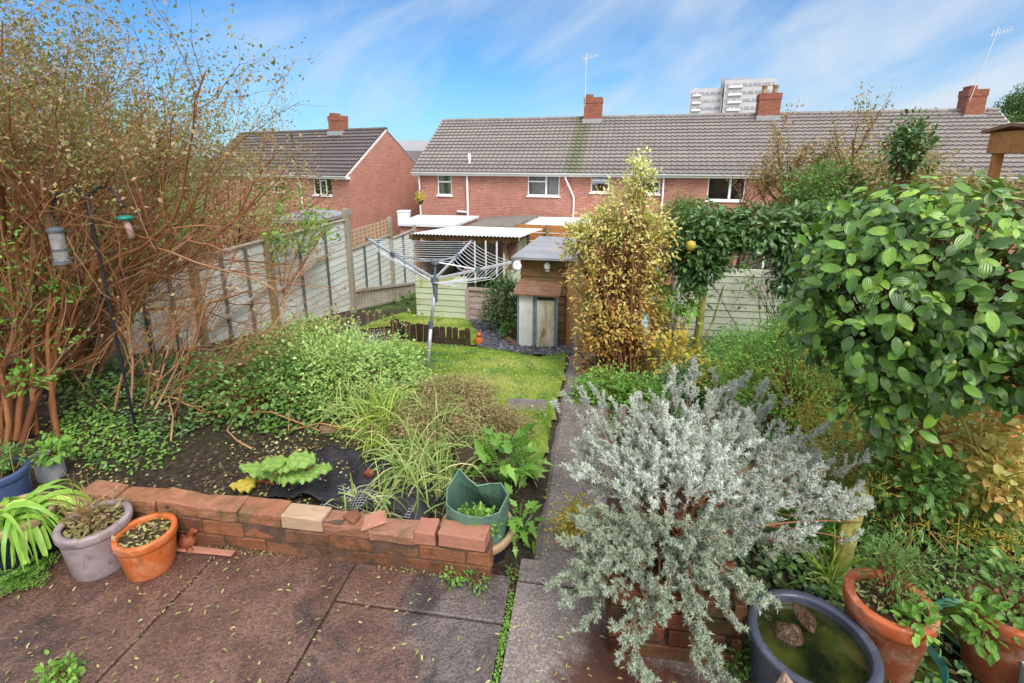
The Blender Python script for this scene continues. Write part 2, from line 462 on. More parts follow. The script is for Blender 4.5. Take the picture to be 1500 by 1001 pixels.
M['mauve_pot'] = m_plain('mauve_glaze', (.27, .215, .235), .38, .14, 5, .1, 50, dirt=(.17, .13, .13))
M['grey_pot'] = m_plain('pale_grey_plastic', (.36, .37, .41), .45, .12, 6, .08, 50, dirt=(.22, .22, .2))
M['blue_pot'] = m_plain('blue_glaze', (.055, .085, .19), .25, .15, 5, .05, 40)
M['black_pot'] = m_plain('black_glaze', (.012, .015, .03), .25, .2, 5, .05, 40)
M['tan_rim'] = m_plain('tan_rim', (.36, .24, .15), .5, .15, 8, .1, 50)
M['purple_pot'] = m_plain('purple_plastic', (.045, .052, .082), .32, .15, 4, .15, 60, dirt=(.045, .048, .075))
M['green_plastic'] = m_plain('green_plastic', (.02, .11, .085), .3, .15, 6, .05, 50)
M['potting'] = m_var('potting_soil', [(.03, .018, .012), (.09, .06, .035), (.05, .06, .02)], rough=.8, nz=.7, nscale=45, bump=1.0, bscale=60, bdist=.02)
M['stone_tan'] = m_plain('tan_stone', (.36, .25, .19), .8, .35, 14, .9, 35, bdist=.015)
M['stone_brown'] = m_plain('brown_stone', (.055, .03, .016), .35, .4, 14, .8, 30, bdist=.02)
M['metal_black'] = m_plain('black_metal', (.012, .013, .02), .4, .2, 20, .1, 80, spec=.5)
M['alu'] = m_plain('aluminium', (.55, .57, .62), .35, .08, 10, .05, 80, metal=.6)
M['grey_plastic'] = m_plain('grey_plastic', (.10, .12, .15), .4, .15, 10, .05, 60)
M['cord'] = m_plain('plastic_cord', (.62, .65, .70), .5, .05, 10, 0)
M['fence'] = m_grain('painted_fence', (.45, .485, .45), (.60, .63, .60), axis=1, dirt=(.37, .38, .34), green=(.46, .49, .38))
M['fence_pale'] = m_grain('pale_fence', (.36, .39, .31), (.52, .54, .45), axis=1, dirt=(.26, .26, .19))
M['batten'] = m_grain('dark_batten', (.055, .075, .085), (.12, .145, .15), axis=2)
M['post'] = m_grain('weathered_post', (.13, .10, .055), (.30, .24, .15), axis=2, green=(.15, .17, .04))
M['greypost'] = m_grain('grey_post', (.20, .18, .14), (.36, .33, .27), axis=2, green=(.16, .16, .09))
M['trellis'] = m_grain('trellis_wood', (.30, .24, .14), (.50, .42, .28), axis=2, green=(.22, .20, .05))
M['gravelb'] = m_grain('grey_board', (.27, .24, .19), (.45, .41, .34), axis=1, dirt=(.16, .14, .10))
M['shedgreen'] = m_grain('pale_green_shiplap', (.40, .46, .32), (.52, .57, .42), axis=0, green=(.30, .26, .04))
M['shedbrown'] = m_grain('brown_shiplap', (.10, .052, .026), (.30, .165, .085), axis=0, green=(.15, .13, .035))
M['shedpink'] = m_grain('pinkish_boards', (.33, .245, .235), (.46, .36, .34), axis=0, dirt=(.25, .15, .11))
M['darkwood'] = m_grain('dark_wood', (.022, .014, .009), (.085, .055, .035), axis=0, green=(.05, .06, .02))
M['orangewood'] = m_grain('orange_wood', (.33, .125, .035), (.52, .235, .085), axis=0)
M['roofwood'] = m_grain('lid_boards', (.13, .065, .038), (.30, .17, .105), axis=0, dirt=(.34, .25, .2))
M['white'] = m_plain('white_paint', (.74, .75, .77), .45, .06, 6, .05, 60, dirt=(.6, .6, .6))
M['upvc'] = m_plain('white_upvc', (.80, .81, .83), .35, .03, 4, 0)
M['cabinet'] = m_plain('stained_white_metal', (.80, .79, .78), .45, .06, 5, .1, 40, dirt=(.66, .60, .52))
M['blue_trim'] = m_plain('blue_grey_trim', (.20, .33, .41), .5, .2, 8, .1, 40, dirt=(.26, .30, .29))
M['felt'] = m_plain('roof_felt', (.22, .225, .25), .7, .15, 3, .3, 70, dirt=(.30, .30, .33))
M['felt_brown'] = m_plain('brown_felt', (.16, .145, .13), .8, .2, 3, .3, 70)
M['corrug'] = m_plain('corrugated_sheet', (.66, .68, .74), .35, .05, 3, .05, 50)
M['gutter'] = m_plain('gutter', (.62, .60, .58), .45, .1, 5, 0)
M['glass'] = None
def mk_glass():
    t = NT('window_glass'); t.base((.02, .025, .03), .06, .9); 
    t.b.inputs['Alpha'].default_value = 1.0; return t.m
M['glass'] = mk_glass()
M['curtain'] = m_plain('net_curtain', (.50, .52, .55), .9, .1, 12, 0)
M['house_brick'] = m_brickwall('house_brick', (.40, .135, .095), (.53, .215, .16), (.47, .33, .28))
M['chimney_brick'] = m_brickwall('chimney_brick', (.30, .085, .055), (.40, .13, .08), (.22, .14, .11))
def mk_tiles(name, c1, c2, moss=0.):
    t = NT(name); co = t.co('Object'); n = t.noise(co, 1.1, 6, .65); n2 = t.noise(co, 14, 4, .6)
    c = t.mix(n, c1, c2)
    c = t.mix(.5, c, t.ramp(n2, [(.3, .55), (.7, 1.)]), 'MULTIPLY')
    c = t.mix(.55, c, t.ramp(t.attr('var'), [(0, .6), (1, 1.)]), 'MULTIPLY')
    sx = t.n('ShaderNodeSeparateXYZ'); t.l(co, sx.inputs[0])
    # moss streak under the first stack (it grows there), a patch of real growth
    if moss:
        d = t.math('ABSOLUTE', t.math('SUBTRACT', sx.outputs[0], moss))
        k = t.math('SUBTRACT', 1.0, t.math('DIVIDE', d, .62)); k = t.math('MULTIPLY', k, t.ramp(n2, [(.38, .2), (.6, 1.)]))
        c = t.mix(t.ramp(k, [(.12, 0.), (.5, .8)]), c, (.10, .12, .045))
    t.base(c, .6, .35).bump(n2, .3, .01); return t.m
M['lead'] = m_plain('lead_flashing', (.30, .30, .32), .5, .15, 8, .1, 40)
M['tower'] = m_plain('tower_panels', (.50, .48, .53), .8, .05, .2, 0)
M['tower_dark'] = m_plain('tower_recess', (.30, .30, .36), .6, .15, .3, 0)
M['bark_red'] = m_var('red_bark', [(.16, .06, .028), (.36, .145, .06), (.42, .20, .095), (.42, .28, .18)], rough=.8, nz=.5, nscale=22, bump=.8, bscale=40, bdist=.006)
M['twig_red'] = m_var('red_twig', [(.18, .07, .03), (.36, .16, .07), (.46, .26, .13), (.32, .19, .11)], rough=.75, nz=.35, bump=.1)
M['bark_grey'] = m_var('grey_bark', [(.08, .06, .042), (.16, .125, .09)], rough=.8, nz=.5, bump=.6, bscale=30)
M['bark_green'] = m_var('mossy_bark', [(.17, .16, .035), (.28, .27, .07)], rough=.8, nz=.5, nscale=9, bump=.5, bscale=30, dirt=(.10, .075, .035))
M['stem_yel'] = m_var('yellow_stem', [(.30, .22, .06), (.42, .33, .10)], rough=.7, nz=.3, bump=.1)
M['stem_brown'] = m_var('brown_stem', [(.09, .03, .015), (.19, .075, .035), (.25, .12, .06)], rough=.8, nz=.4, bump=.1)
M['dead'] = m_var('dead_stem', [(.22, .12, .055), (.40, .25, .12), (.33, .17, .075)], rough=.8, nz=.3, bump=.1)
G1, G2, G3 = (.03, .07, .012), (.07, .15, .025), (.15, .26, .05)
M['lf_olive'] = m_leaf('olive_leaf', [(.08, .08, .025), (.17, .13, .045), (.22, .14, .06), (.30, .23, .14), (.12, .17, .04)], rough=.5, trans=.3)
M['lf_bright'] = m_leaf('bright_leaf', [(.06, .14, .02), (.11, .24, .035), (.20, .36, .07)], trans=.3)
M['lf_mid'] = m_leaf('mid_leaf', [(.035, .08, .015), (.075, .16, .035), (.13, .24, .06)], trans=.3)
M['lf_pale'] = m_leaf('pale_leaf', [(.12, .21, .05), (.24, .36, .10), (.38, .50, .18)], trans=.3)
M['lf_dark'] = m_leaf('dark_leaf', [(.018, .05, .014), (.045, .10, .028), (.09, .17, .05)], rough=.33, trans=.15, spec=.5)
M['lf_big'] = m_leaf('big_veined_leaf', [(.018, .05, .009), (.038, .10, .014), (.085, .185, .022), (.21, .34, .045)], rough=.30, trans=.12, spec=.5, veins=True)
M['lf_autumn'] = m_leaf('autumn_leaf', [(.26, .11, .035), (.38, .22, .06), (.45, .36, .10), (.46, .44, .16), (.55, .56, .28)], rough=.5, trans=.35)
M['lf_yellow'] = m_leaf('yellow_leaf', [(.38, .27, .04), (.50, .42, .07)], trans=.35)
M['lf_orange'] = m_leaf('orange_leaf', [(.40, .11, .03), (.56, .22, .06)], trans=.3)
M['lf_silver'] = m_leaf('silver_leaf', [(.16, .17, .135), (.31, .335, .295), (.47, .51, .47)], rough=.75, trans=.12, spec=.15)
M['lf_silver_g'] = m_leaf('greygreen_leaf', [(.15, .18, .13), (.34, .39, .31)], rough=.75, trans=.15, spec=.15)
M['lf_fern'] = m_leaf('fern_leaf', [(.12, .16, .02), (.28, .27, .04), (.46, .34, .05), (.52, .26, .05)], trans=.35)
M['lf_ivy'] = m_leaf('ivy_leaf', [(.03, .07, .03), (.07, .14, .06), (.16, .25, .10)], rough=.35, trans=.1)
M['lf_rhub'] = m_leaf('rhubarb_leaf', [(.12, .22, .04), (.19, .31, .07)], rough=.5, trans=.35)
M['lf_strap'] = m_leaf('strap_leaf', [(.12, .26, .03), (.22, .40, .06), (.36, .50, .10)], rough=.35, trans=.3)
M['lf_brown'] = m_leaf('brown_leaf', [(.14, .10, .04), (.24, .17, .07), (.34, .20, .08)], trans=.25)
M['lf_red'] = m_leaf('red_leaf', [(.20, .045, .03), (.36, .12, .05)], trans=.3)
M['grass'] = m_leaf('grass_blade', [(.13, .22, .025), (.22, .33, .045), (.32, .42, .09), (.46, .43, .17)], rough=.45, trans=.3)
M['grass_long'] = m_leaf('long_grass', [(.12, .20, .05), (.24, .34, .10), (.42, .40, .19)], rough=.5, trans=.3)
M['heath'] = m_leaf('heath_leaf', [(.09, .09, .03), (.17, .14, .06), (.26, .18, .10), (.20, .21, .07)], rough=.6, trans=.2)
M['litter'] = m_leaf('fallen_leaf', [(.10, .07, .03), (.20, .22, .07), (.34, .34, .16), (.18, .08, .03), (.20, .28, .08)], rough=.5, trans=.15)
M['lawn'] = m_plain('lawn_turf', (.20, .27, .05), .9, .4, 8, .8, 90, bdist=.02, dirt=(.36, .33, .14))
M['gravel'] = m_plain('slate_gravel', (.085, .085, .10), .7, .5, 30, .9, 60, bdist=.02)
M['bag'] = m_plain('green_woven_bag', (.085, .165, .125), .45, .12, 5, .25, 160, bdist=.002)
M['net'] = m_plain('black_fabric', (.018, .016, .022), .6, .5, 9, .6, 30, bdist=.02)
M['water_green'] = None
def mk_water():
    t = NT('pond_water'); co = t.co('Object'); n = t.noise(co, 6, 4); n2 = t.noise(co, 25, 2)
    t.base(t.ramp(n, [(.35, (.006, .009, .004)), (.65, (.045, .052, .010))]), .02, .9).bump(n2, .12, .004); return t.m
M['water'] = mk_water()
M['butt'] = m_plain('water_butt_plastic', (.14, .25, .26), .4, .12, 3, .05, 40)
M['cover'] = m_plain('pale_blue_cover', (.34, .50, .56), .35, .2, 8, .4, 12, bdist=.03)
M['basin'] = m_plain('pale_stone_basin', (.55, .53, .50), .8, .12, 10, .4, 40)
M['tube_clear'] = m_plain('feeder_tube', (.28, .27, .27), .3, .3, 20, .1, 40)
M['feed_green'] = m_plain('feeder_green', (.015, .20, .14), .35, .1, 10, 0)
M['peg'] = m_plain('peg_bag', (.78, .78, .76), .7, .1, 12, .3, 30)
# ---------------------------------------------------------------- terrain (one sheet to the horizon)
def nonuni(lo, hi, step, far, g=1.25):
    core = list(np.arange(lo, hi + 1e-6, step)); s = step; x = core[-1]; R_ = []
    while x < far: s *= g; x += s; R_.append(x)
    s = step; x = core[0]; L_ = []
    while x > -far: s *= g; x -= s; L_.append(x)
    return np.array(L_[::-1] + core + R_)
gx = nonuni(-8, 8, .08, 900); gy = nonuni(-1, 18, .08, 900)
X, Y = np.meshgrid(gx, gy, indexing='ij'); Z = terr(X, Y)
S_, T_ = to_st(X, Y)
near = (np.hypot(X, Y) < 25)
def lump(x, y):
    return (np.sin(x * 7.1 + 1.3 * np.sin(y * 5.3)) * np.sin(y * 6.3 + x) * .5 + np.sin(x * 17 + y * 3) * np.sin(y * 19 - x * 4) * .3)
soilmask = near & ((S_ > 2.0) | (T_ > .7)) & ((T_ < -.6) | (T_ > .35))
Z = Z + np.where(soilmask, .022 * lump(X, Y) + RNG.normal(0, .004, X.shape), 0)
MB().grid(np.stack([X, Y, Z], -1)).build('ground', M['soil'], smooth=True, kind='structure')

# patio slabs and the path, laid as real slabs with open joints
mb = MB()
for t0, t1, cuts in [(-3.9, -2.505, [-.6, .6, 1.91]), (-2.497, -1.753, [-.6, .96, 1.91]), (-1.747, -1.053, [-.6, 1.91]), (-1.044, -.295, [-.6, 1.66, 1.91])]:
    for s0, s1 in zip(cuts[:-1], cuts[1:]):
        a = .003
        n = 16; ss = np.linspace(s0 + a, s1 - a, n); 
        dz = RNG.normal(0, .0025)
        P = [gf(s0 + a, t0)[:2], gf(s0 + a, t1)[:2], gf(s1 - a, t1)[:2], gf(s1 - a, t0)[:2]]
        mb.prism(np.array(P), -.06, .0 + dz, RNG.random())
mb.build('patio', M['patio'], bevel=.006, kind='structure')
mb = MB()
ps = [-.6, .95, 1.88] + list(np.arange(2.02, 12.5, .3))
edge = {}
for i, s0 in enumerate(ps[:-1]):
    s1 = ps[i + 1]
    tl, tr = (-.262, .74 if s0 < 1.3 else .3) if s0 < 1.9 else (-.24, .29)
    if s0 < 2.0:
        q = .006
        P = [gf(s0 + q, tl)[:2], gf(s0 + q, tr)[:2], gf(s1 - q, tr)[:2], gf(s1 - q, tl)[:2]]
        mb.prism(np.array(P), -.06, .001 + .002 * i, RNG.random())
# continuous strip down the slope
ss = np.arange(1.89, 12.5, .1); tt = np.linspace(-.245, .29, 8)
P = np.zeros((len(ss), len(tt), 3))
for i, s in enumerate(ss):
    for j, t in enumerate(tt):
        w = .018 * math.sin(s * 5.1) + .012 * math.sin(s * 13 + t)
        q = gf(s, t + (w if j in (0, len(tt) - 1) else 0)); P[i, j] = (q[0], q[1], tz(q[0], q[1]) + .02 - (.05 if j in (0, 7) else 0))
mb.grid(P[:, ::-1]); mb.build('path', M['path'], kind='structure')

def in_poly(x, y, poly):
    poly = np.asarray(poly); ins = np.zeros(np.shape(x), bool); n = len(poly)
    for i in range(n):
        x0, y0 = poly[i]; x1, y1 = poly[(i + 1) % n]
        c = ((y0 > y) != (y1 > y)) & (x < (x1 - x0) * (y - y0) / (y1 - y0 + 1e-12) + x0); ins ^= c
    return ins
def poly_px(pts): return np.array([on_g(*p)[:2] for p in pts])
def sheet(name, poly, mat, h, step=.06, kind='structure', wob=.03):
    lo = poly.min(0); hi = poly.max(0)
    xs = np.arange(lo[0], hi[0] + step, step); ys = np.arange(lo[1], hi[1] + step, step)
    Xg, Yg = np.meshgrid(xs, ys, indexing='ij')
    cx, cy = Xg[:-1, :-1] + step / 2, Yg[:-1, :-1] + step / 2
    ins = in_poly(cx + wob * np.sin(cy * 9), cy + wob * np.sin(cx * 11), poly)
    Zg = terr(Xg, Yg) + h + .004 * lump(Xg, Yg)
    V = np.stack([Xg, Yg, Zg], -1).reshape(-1, 3); b = len(ys)
    ii, jj = np.nonzero(ins); q = ii * b + jj
    mb = MB(); mb.add(V, [(0, 0, 0)] if False else np.stack([q, q + b, q + b + 1, q + 1], -1))
    return mb.build(name, mat, smooth=True, kind=kind)
def scatter_poly(poly, dens, rng):
    lo = poly.min(0); hi = poly.max(0); n = int(dens * np.prod(hi - lo))
    p = rng.random((n, 2)) * (hi - lo) + lo; return p[in_poly(p[:, 0], p[:, 1], poly)]
def grass_on(name, poly, dens, L, mat, lean=.5, w=.12, h0=.02, var=None):
    rng = RNG; p = scatter_poly(poly, dens, rng); n = len(p)
    pos = np.c_[p, terr(p[:, 0], p[:, 1]) + h0]
    ax = norm(np.c_[rng.normal(0, lean, (n, 2)), np.ones(n)])
    cl = .5 + .5 * np.sin(p[:, 0] * 2.3 + 2 * np.sin(p[:, 1] * 1.7)) * np.sin(p[:, 1] * 2.9 + p[:, 0])
    mb = MB(); LL = L * rng.uniform(.5, 1.4, n)
    mb.leaves(L_NEED, pos, ax, rnd_unit(n, rng), LL, w * L * np.ones(n), np.clip((cl - .5) * 1.0 + .42 + rng.normal(0, .22, n), 0, 1))
    return mb.build(name, mat, kind='stuff')
LAWN = poly_px([(829, 518), (824, 560), (812, 600), (803, 645), (792, 690), (779, 700), (757, 700), (752, 640), (730, 600), (690, 585), (640, 590), (600, 560), (585, 520), (560, 505), (575, 500), (640, 508), (700, 512), (735, 517), (790, 527)])
LAWN2 = poly_px([(520, 486), (560, 470), (600, 458), (628, 455), (686, 472), (700, 492), (697, 508), (640, 503), (575, 494), (585, 478)])
sheet('lawn', LAWN, M['lawn'], .022)
sheet('back_lawn', LAWN2, M['lawn'], .03)
g = grass_on('lawn_grass', LAWN, 11000, .040, M['grass'])
g['label'] = 'short bright green lawn grass beside the path'; 
g = grass_on('back_lawn_grass', LAWN2, 7000, .05, M['grass'])
g['label'] = 'short green grass between the low pickets and the summerhouse'
for nm, pl, k, lb in (('lawn_leaves', LAWN, 60, 'fallen leaves on the main lawn'), ('lawn_weeds', LAWN, 90, 'clover patches in the main lawn')):
    p = scatter_poly(pl, k, RNG); 
    if nm == 'lawn_weeds': p = np.repeat(p[::9], 26, 0) + RNG.normal(0, .06, (len(p[::9]) * 26, 2)); p = p[in_poly(p[:, 0], p[:, 1], pl)]
    n = len(p); m_ = MB(); ax = rnd_unit(n, RNG); ax[:, 2] *= .2
    m_.leaves(L_LEAF if nm == 'lawn_leaves' else L_DIAM, np.c_[p, terr(p[:, 0], p[:, 1]) + RNG.uniform(.045, .06, n)], norm(ax), norm(np.c_[RNG.normal(0, .3, (n, 2)), np.ones(n)]), .032, .02, RNG.random(n))
    m_.build(nm, M['litter'] if nm == 'lawn_leaves' else M['lf_mid'], uv='leaf', kind='stuff')['label'] = lb
# paving stone let into the lawn edge
GR = poly_px([(686, 470), (752, 470), (790, 500), (858, 512), (850, 520), (800, 524), (735, 517), (702, 510), (698, 492)])
sheet('gravel_bed', GR, M['gravel'], .035, kind='structure')
p = scatter_poly(GR, 900, RNG); n = len(p); mb = MB()
for q in p[:1500]:
    r = RNG.uniform(.012, .03); c = np.array([q[0], q[1], tz(*q) + .045])
    o = np.array([(1, 0, 0), (-1, 0, 0), (0, 1, 0), (0, -1, 0), (0, 0, .6), (0, 0, -.6)]) * r * RNG.uniform(.6, 1.2, (6, 1)) + c
    mb.add(o, [(0, 2, 4), (2, 1, 4), (1, 3, 4), (3, 0, 4), (2, 0, 5), (1, 2, 5), (3, 1, 5), (0, 3, 5)], RNG.random())
mb.build('slate_chippings', m_var('slate', [(.04, .04, .05), (.11, .11, .14), (.24, .24, .27)], bump=.2), kind='stuff')

# ---------------------------------------------------------------- low brick wall
W0, W1 = 1.862, 1.965      # front and back in s
def stbox(mb, s0, s1, t0, t1, z0, z1, var=.5, jit=0):
    P = np.array([gf(s, t, z) for t in (t0, t1) for s in (s0, s1) for z in (z0, z1)])
    if jit: P = P + RNG.normal(0, jit, P.shape)
    mb.add(P, [(0, 2, 3, 1), (4, 5, 7, 6), (0, 1, 5, 4), (2, 6, 7, 3), (0, 4, 6, 2), (1, 3, 7, 5)], var)
wall = thing('brick_wall', 'low weathered red brick retaining wall between the patio and the planting bed', 'wall', gf(1.9, -1.5))
inv = Matrix.Translation(-Vector(gf(1.9, -1.5)))
def under(o, root):
    """keep a mesh made in world coordinates at its place under a root standing elsewhere"""
    o.data.transform(Matrix.LocRotScale(root.location, root.rotation_euler, None).inverted()); o.parent = root; return o
Lb, Hb, TR = .225, .071, -.385
STEP = Hb + .006
mb = MB(); top = MB()
for r in range(3):
    off = (0, .5, 0)[r] * Lb
    t = TR + off; k = 0
    while t > -2.42:
        t0 = t - Lb + (.0 if r < 2 else RNG.uniform(-.01, .02)); z0 = r * STEP; a1 = min(t, TR)
        if r == 2 and a1 > -.73: t = t - Lb if t - Lb > -.75 else -.735; continue
        if a1 - t0 > .03:
            if r == 2:
                low = RNG.uniform(.012, .03) if a1 > -1.12 else RNG.uniform(-.004, .006)
                if abs(a1 + 1.16) < .12 or (a1 < -1.12 and not k): tan_ = (t0, a1, z0); k = 1
                else: stbox(top, W0 + RNG.normal(0, .004), W1 + .0, t0 + .0025, a1 - .0025, z0, z0 + Hb - low, RNG.random(), .005)
            else: stbox(mb, W0 + RNG.normal(0, .0025), W1, t0 + .0025, a1 - .0025, z0, z0 + Hb, RNG.random(), .0025)
        t = t0
def rough(o, s=.006, sz=.05, lev=2):
    """weather the arrises with real displacement"""
    sb = o.modifiers.new('sub', 'SUBSURF'); sb.subdivision_type = 'SIMPLE'; sb.levels = sb.render_levels = lev
    tx = bpy.data.textures.new('wear', 'CLOUDS'); tx.noise_scale = sz; dp = o.modifiers.new('wear', 'DISPLACE'); dp.texture = tx; dp.strength = s; dp.mid_level = .5; dp.texture_coords = 'LOCAL'
    return o
w = mb.build('bricks', M['brick'], bevel=.006); under(w, wall); rough(w, .010)
w = top.build('coping_bricks', M['brick_top'], bevel=.007); under(w, wall); rough(w, .016, .04)
mt_ = MB(); stbox(mt_, W0 - .002, W1, tan_[0] + .002, tan_[1] - .002, tan_[2], tan_[2] + Hb + .002, .5, .002); w = mt_.build('coping_brick', M['tan_brick'], bevel=.006); under(w, wall); rough(w, .006); w['label'] = 'pale tan coping brick'
mo = MB(); stbox(mo, W0 + .005, W1 - .005, -2.5, TR - .008, -.02, 2 * STEP - .004); stbox(mo, W0 + .007, W1 - .007, -2.5, -1.10, 2 * STEP - .004, 2 * STEP + .055)
w = mo.build('mortar', M['mortar']); under(w, wall)
def loose(name, label, s0, s1, t0, t1, z0, z1, mat, group=None, rot=0, cat='brick', jit=.003):
    o = bpy.data.objects.new(name, None)
    mb = MB(); hs, ht = (s1 - s0) / 2, (t1 - t0) / 2
    mb.box((-ht, -hs, 0), (ht, hs, z1 - z0), RNG.random(), jit=jit)
    b = rough(mb.build(name, mat, bevel=.006), .009)
    c = gf((s0 + s1) / 2, (t0 + t1) / 2, z0); b.location = tuple(c); b.rotation_euler = (0, 0, -TH + rot)
    bpy.data.objects.remove(o)
    return tag(b, label, cat, group)
H3 = 2 * STEP; H4 = H3 + Hb
loose('brick', 'long pinkish brick lying on the right end of the low wall', 1.857, 1.96, -.63, -.405, H3 + .003, H3 + .072, M['pink_brick'], rot=-.03)
loose('brick', 'short pinkish half brick beside the tile fragments on the wall end', 1.862, 1.962, -.745, -.645, H3 + .003, H3 + .068, M['pink_brick'], rot=.02)
loose('tile_fragment', 'flat pinkish broken tile lying on the crumbling wall top', 1.875, 1.955, -1.01, -.90, H4 - .018, H4 + .0, M['pink_brick'], rot=.4, cat='tile', jit=.008)
loose('tile_fragment', 'small dark red tile chip beside the flat broken tile on the wall', 1.895, 1.955, -1.10, -1.035, H4 - .02, H4 - .001, M['brick'], rot=-.5, cat='tile', jit=.008)
loose('tile_fragment', 'narrow terracotta strip lying at the foot of the brick wall', 1.80, 1.835, -1.98, -1.66, .004, .018, M['pink_brick'], rot=.05, cat='tile', jit=.003)

# timber edging boards of the bed
def board(label, s0, t0, s1, t1, z, h, th=.035, mat='darkwood'):
    a = gf(s0, t0, z + h / 2); b = gf(s1, t1, z + h / 2); mb = MB()
    mb.bar(a, b, th, h); o = mb.build('edging_board', M[mat], bevel=.004); 
    return tag(o, label, 'board', 'timber edging boards of the planting bed')
board('dark timber edging board running under the red stems at the left of the bed', 2.86, -3.0, 2.84, -2.55, .03, .10)
board('weathered edging board with a pale worn top behind the rhubarb and black netting', 2.82, -1.75, 2.88, -1.0, .02, .11, mat='roofwood')
board('short dark edging board behind the rhubarb, half buried in soil', 2.85, -2.5, 2.83, -1.8, -.0, .075)
a = gf(2.78, -.83, -.02); mb = MB(); mb.bar(a, a + np.array([.01, 0, .17]), .045, .05, up=(0, 1, 0))
tag(mb.build('wooden_peg', M['darkwood'], bevel=.004), 'short dark wooden peg standing upright in the long grass', 'peg')
loose('edging_block', 'small dark timber block lying beside the upright wooden peg', 2.62, 2.78, -.78, -.62, .03, .09, M['darkwood'], rot=.5, cat='block')

# ---------------------------------------------------------------- left fence
fdir = np.array([.157, 1.0]); fdir /= np.linalg.norm(fdir)
def fpt(px):        # point of the fence line under this photo column
    # line through (-3.8, 11) with direction fdir
    u = (px - 750) / FP
    best = None
    lo, hi = -8.0, 8.0
    f = lambda k: (lambda q: q[0] / (q[1] * CP + (CAM[2] - (tz(*q) + 1)) * SP) - u)(np.array([-3.8, 11.0]) + fdir * k)
    for _ in range(50):
        m = (lo + hi) / 2
        if f(m) < 0: lo = m
        else: hi = m
    q = np.array([-3.8, 11.0]) + fdir * lo; return lo, q
fence = thing('fence', 'pale grey green close boarded fence along the left side of the garden', 'fence', (-3.8, 11, tz(-3.8, 11)))
knots = {p: fpt(p) for p in (150, 280, 392, 510, 572, 607)}
def fz(px, py):  # height of the fence line at this column and row
    k, q = knots[px]; d = (py - Y0) / FP
    c = q[1] / (CP - d * SP); return CAM[2] + c * (-SP - d * CP)
ztop = fz(510, 322)
def at_k(k): return np.array([-3.8, 11.0]) + fdir * k
nrm2 = np.array([fdir[1], -fdir[0]])      # towards the garden
def panel(k0, k1, zt, zb0, zb1, nb, tilt=0):
    a, b = at_k(k0 + .05), at_k(k1 - .05); L = k1 - k0 - .1
    mb = MB(); nbd = int((zt - min(zb0, zb1)) / .145) + 1
    for i in range(nbd):       # overlapping horizontal boards
        z1 = zt - .03 - i * .145; z0 = z1 - .165
        ja, jb = RNG.normal(0, .004, 2)
        za = max(z0, zb0); zb = max(z0, zb1)
        if z1 < min(zb0, zb1): break
        th0, th1 = .022, .006
        P = []
        for q, zz in ((a, za), (b, zb)):
            for (o, z) in ((0, zz + ja), (th0 + .003, zz + ja), (th1 + .004, max(z1, zz + .01) + ja), (0, max(z1, zz + .01) + ja)):
                P.append([*(q + nrm2 * o), z])
        mb.add(P, [(0, 1, 2, 3), (7, 6, 5, 4), (0, 4, 5, 1), (1, 5, 6, 2), (2, 6, 7, 3), (3, 7, 4, 0)], RNG.random())
    p = mb.build('fence_panel', M['fence']); under(p, fence)
    for i in range(nb):
        k = k0 + (k1 - k0) * (i + 1) / (nb + 1); q = at_k(k) + nrm2 * .052
        zb = zb0 + (zb1 - zb0) * (i + 1) / (nb + 1)
        mb = MB(); mb.bar((*q, zb - .02), (*q, zt - .0), .03, .045, up=(*fdir, 0))
        b_ = mb.build('batten', M['batten'], bevel=.003); under(b_, fence)
    mb = MB(); mb.bar((*(a + nrm2 * .02), zt + .002), (*(b + nrm2 * .02), zt + .002), .08, .028)
    c_ = mb.build('capping_rail', M['gravelb'], bevel=.004); under(c_, fence)
def fpost(k, z1, w=.10, mat='post', name='fence_post', off=.05):
    q = at_k(k) + nrm2 * off; zb = tz(*q) - .1
    mb = MB(); mb.bar((*q, zb), (*q, z1), w, w, up=(*fdir, 0)); b_ = mb.build(name, M[mat], bevel=.008); under(b_, fence)
K = {p: knots[p][0] for p in knots}
def gz(k): q = at_k(k); return tz(*q)
panel(K[150], K[280], ztop, gz(K[150]) + .02, gz(K[280]) + .02, 2)
panel(K[280], K[392], ztop, gz(K[280]) + .02, gz(K[392]) + .02, 2)
panel(K[392], K[510], ztop, gz(K[392]) + .02, gz(K[510]) + .08, 2)
zp2 = fz(510, 368)
panel(K[510], K[572], zp2, gz(K[510]) + .42, gz(K[572]) + .42, 2)
zp3 = fz(572, 351)
panel(K[572], K[607], zp3 + .0, gz(K[572]) + .42, gz(K[607]) + .42, 1)
fpost(K[150], ztop + .1); fpost(K[280], ztop + .12); fpost(K[392], ztop + .17, .12); fpost(K[510], fz(510, 306), .13, 'greypost'); fpost(K[572], fz(572, 318), .11, 'greypost'); fpost(K[607], fz(607, 330), .11, 'greypost')
# arris rails over the two near panels
for a, b, dz in ((280, 392, -.95), (392, 510, -.80)):
    mb = MB(); qa = at_k(K[a] + .1) + nrm2 * .085; qb = at_k(K[b] - (.9 if b == 510 else .1)) + nrm2 * .085
    mb.bar((*qa, ztop + dz - .12), (*qb, ztop + dz + .18), .035, .05); r_ = mb.build('arris_rail', M['gravelb'], bevel=.004); under(r_, fence)
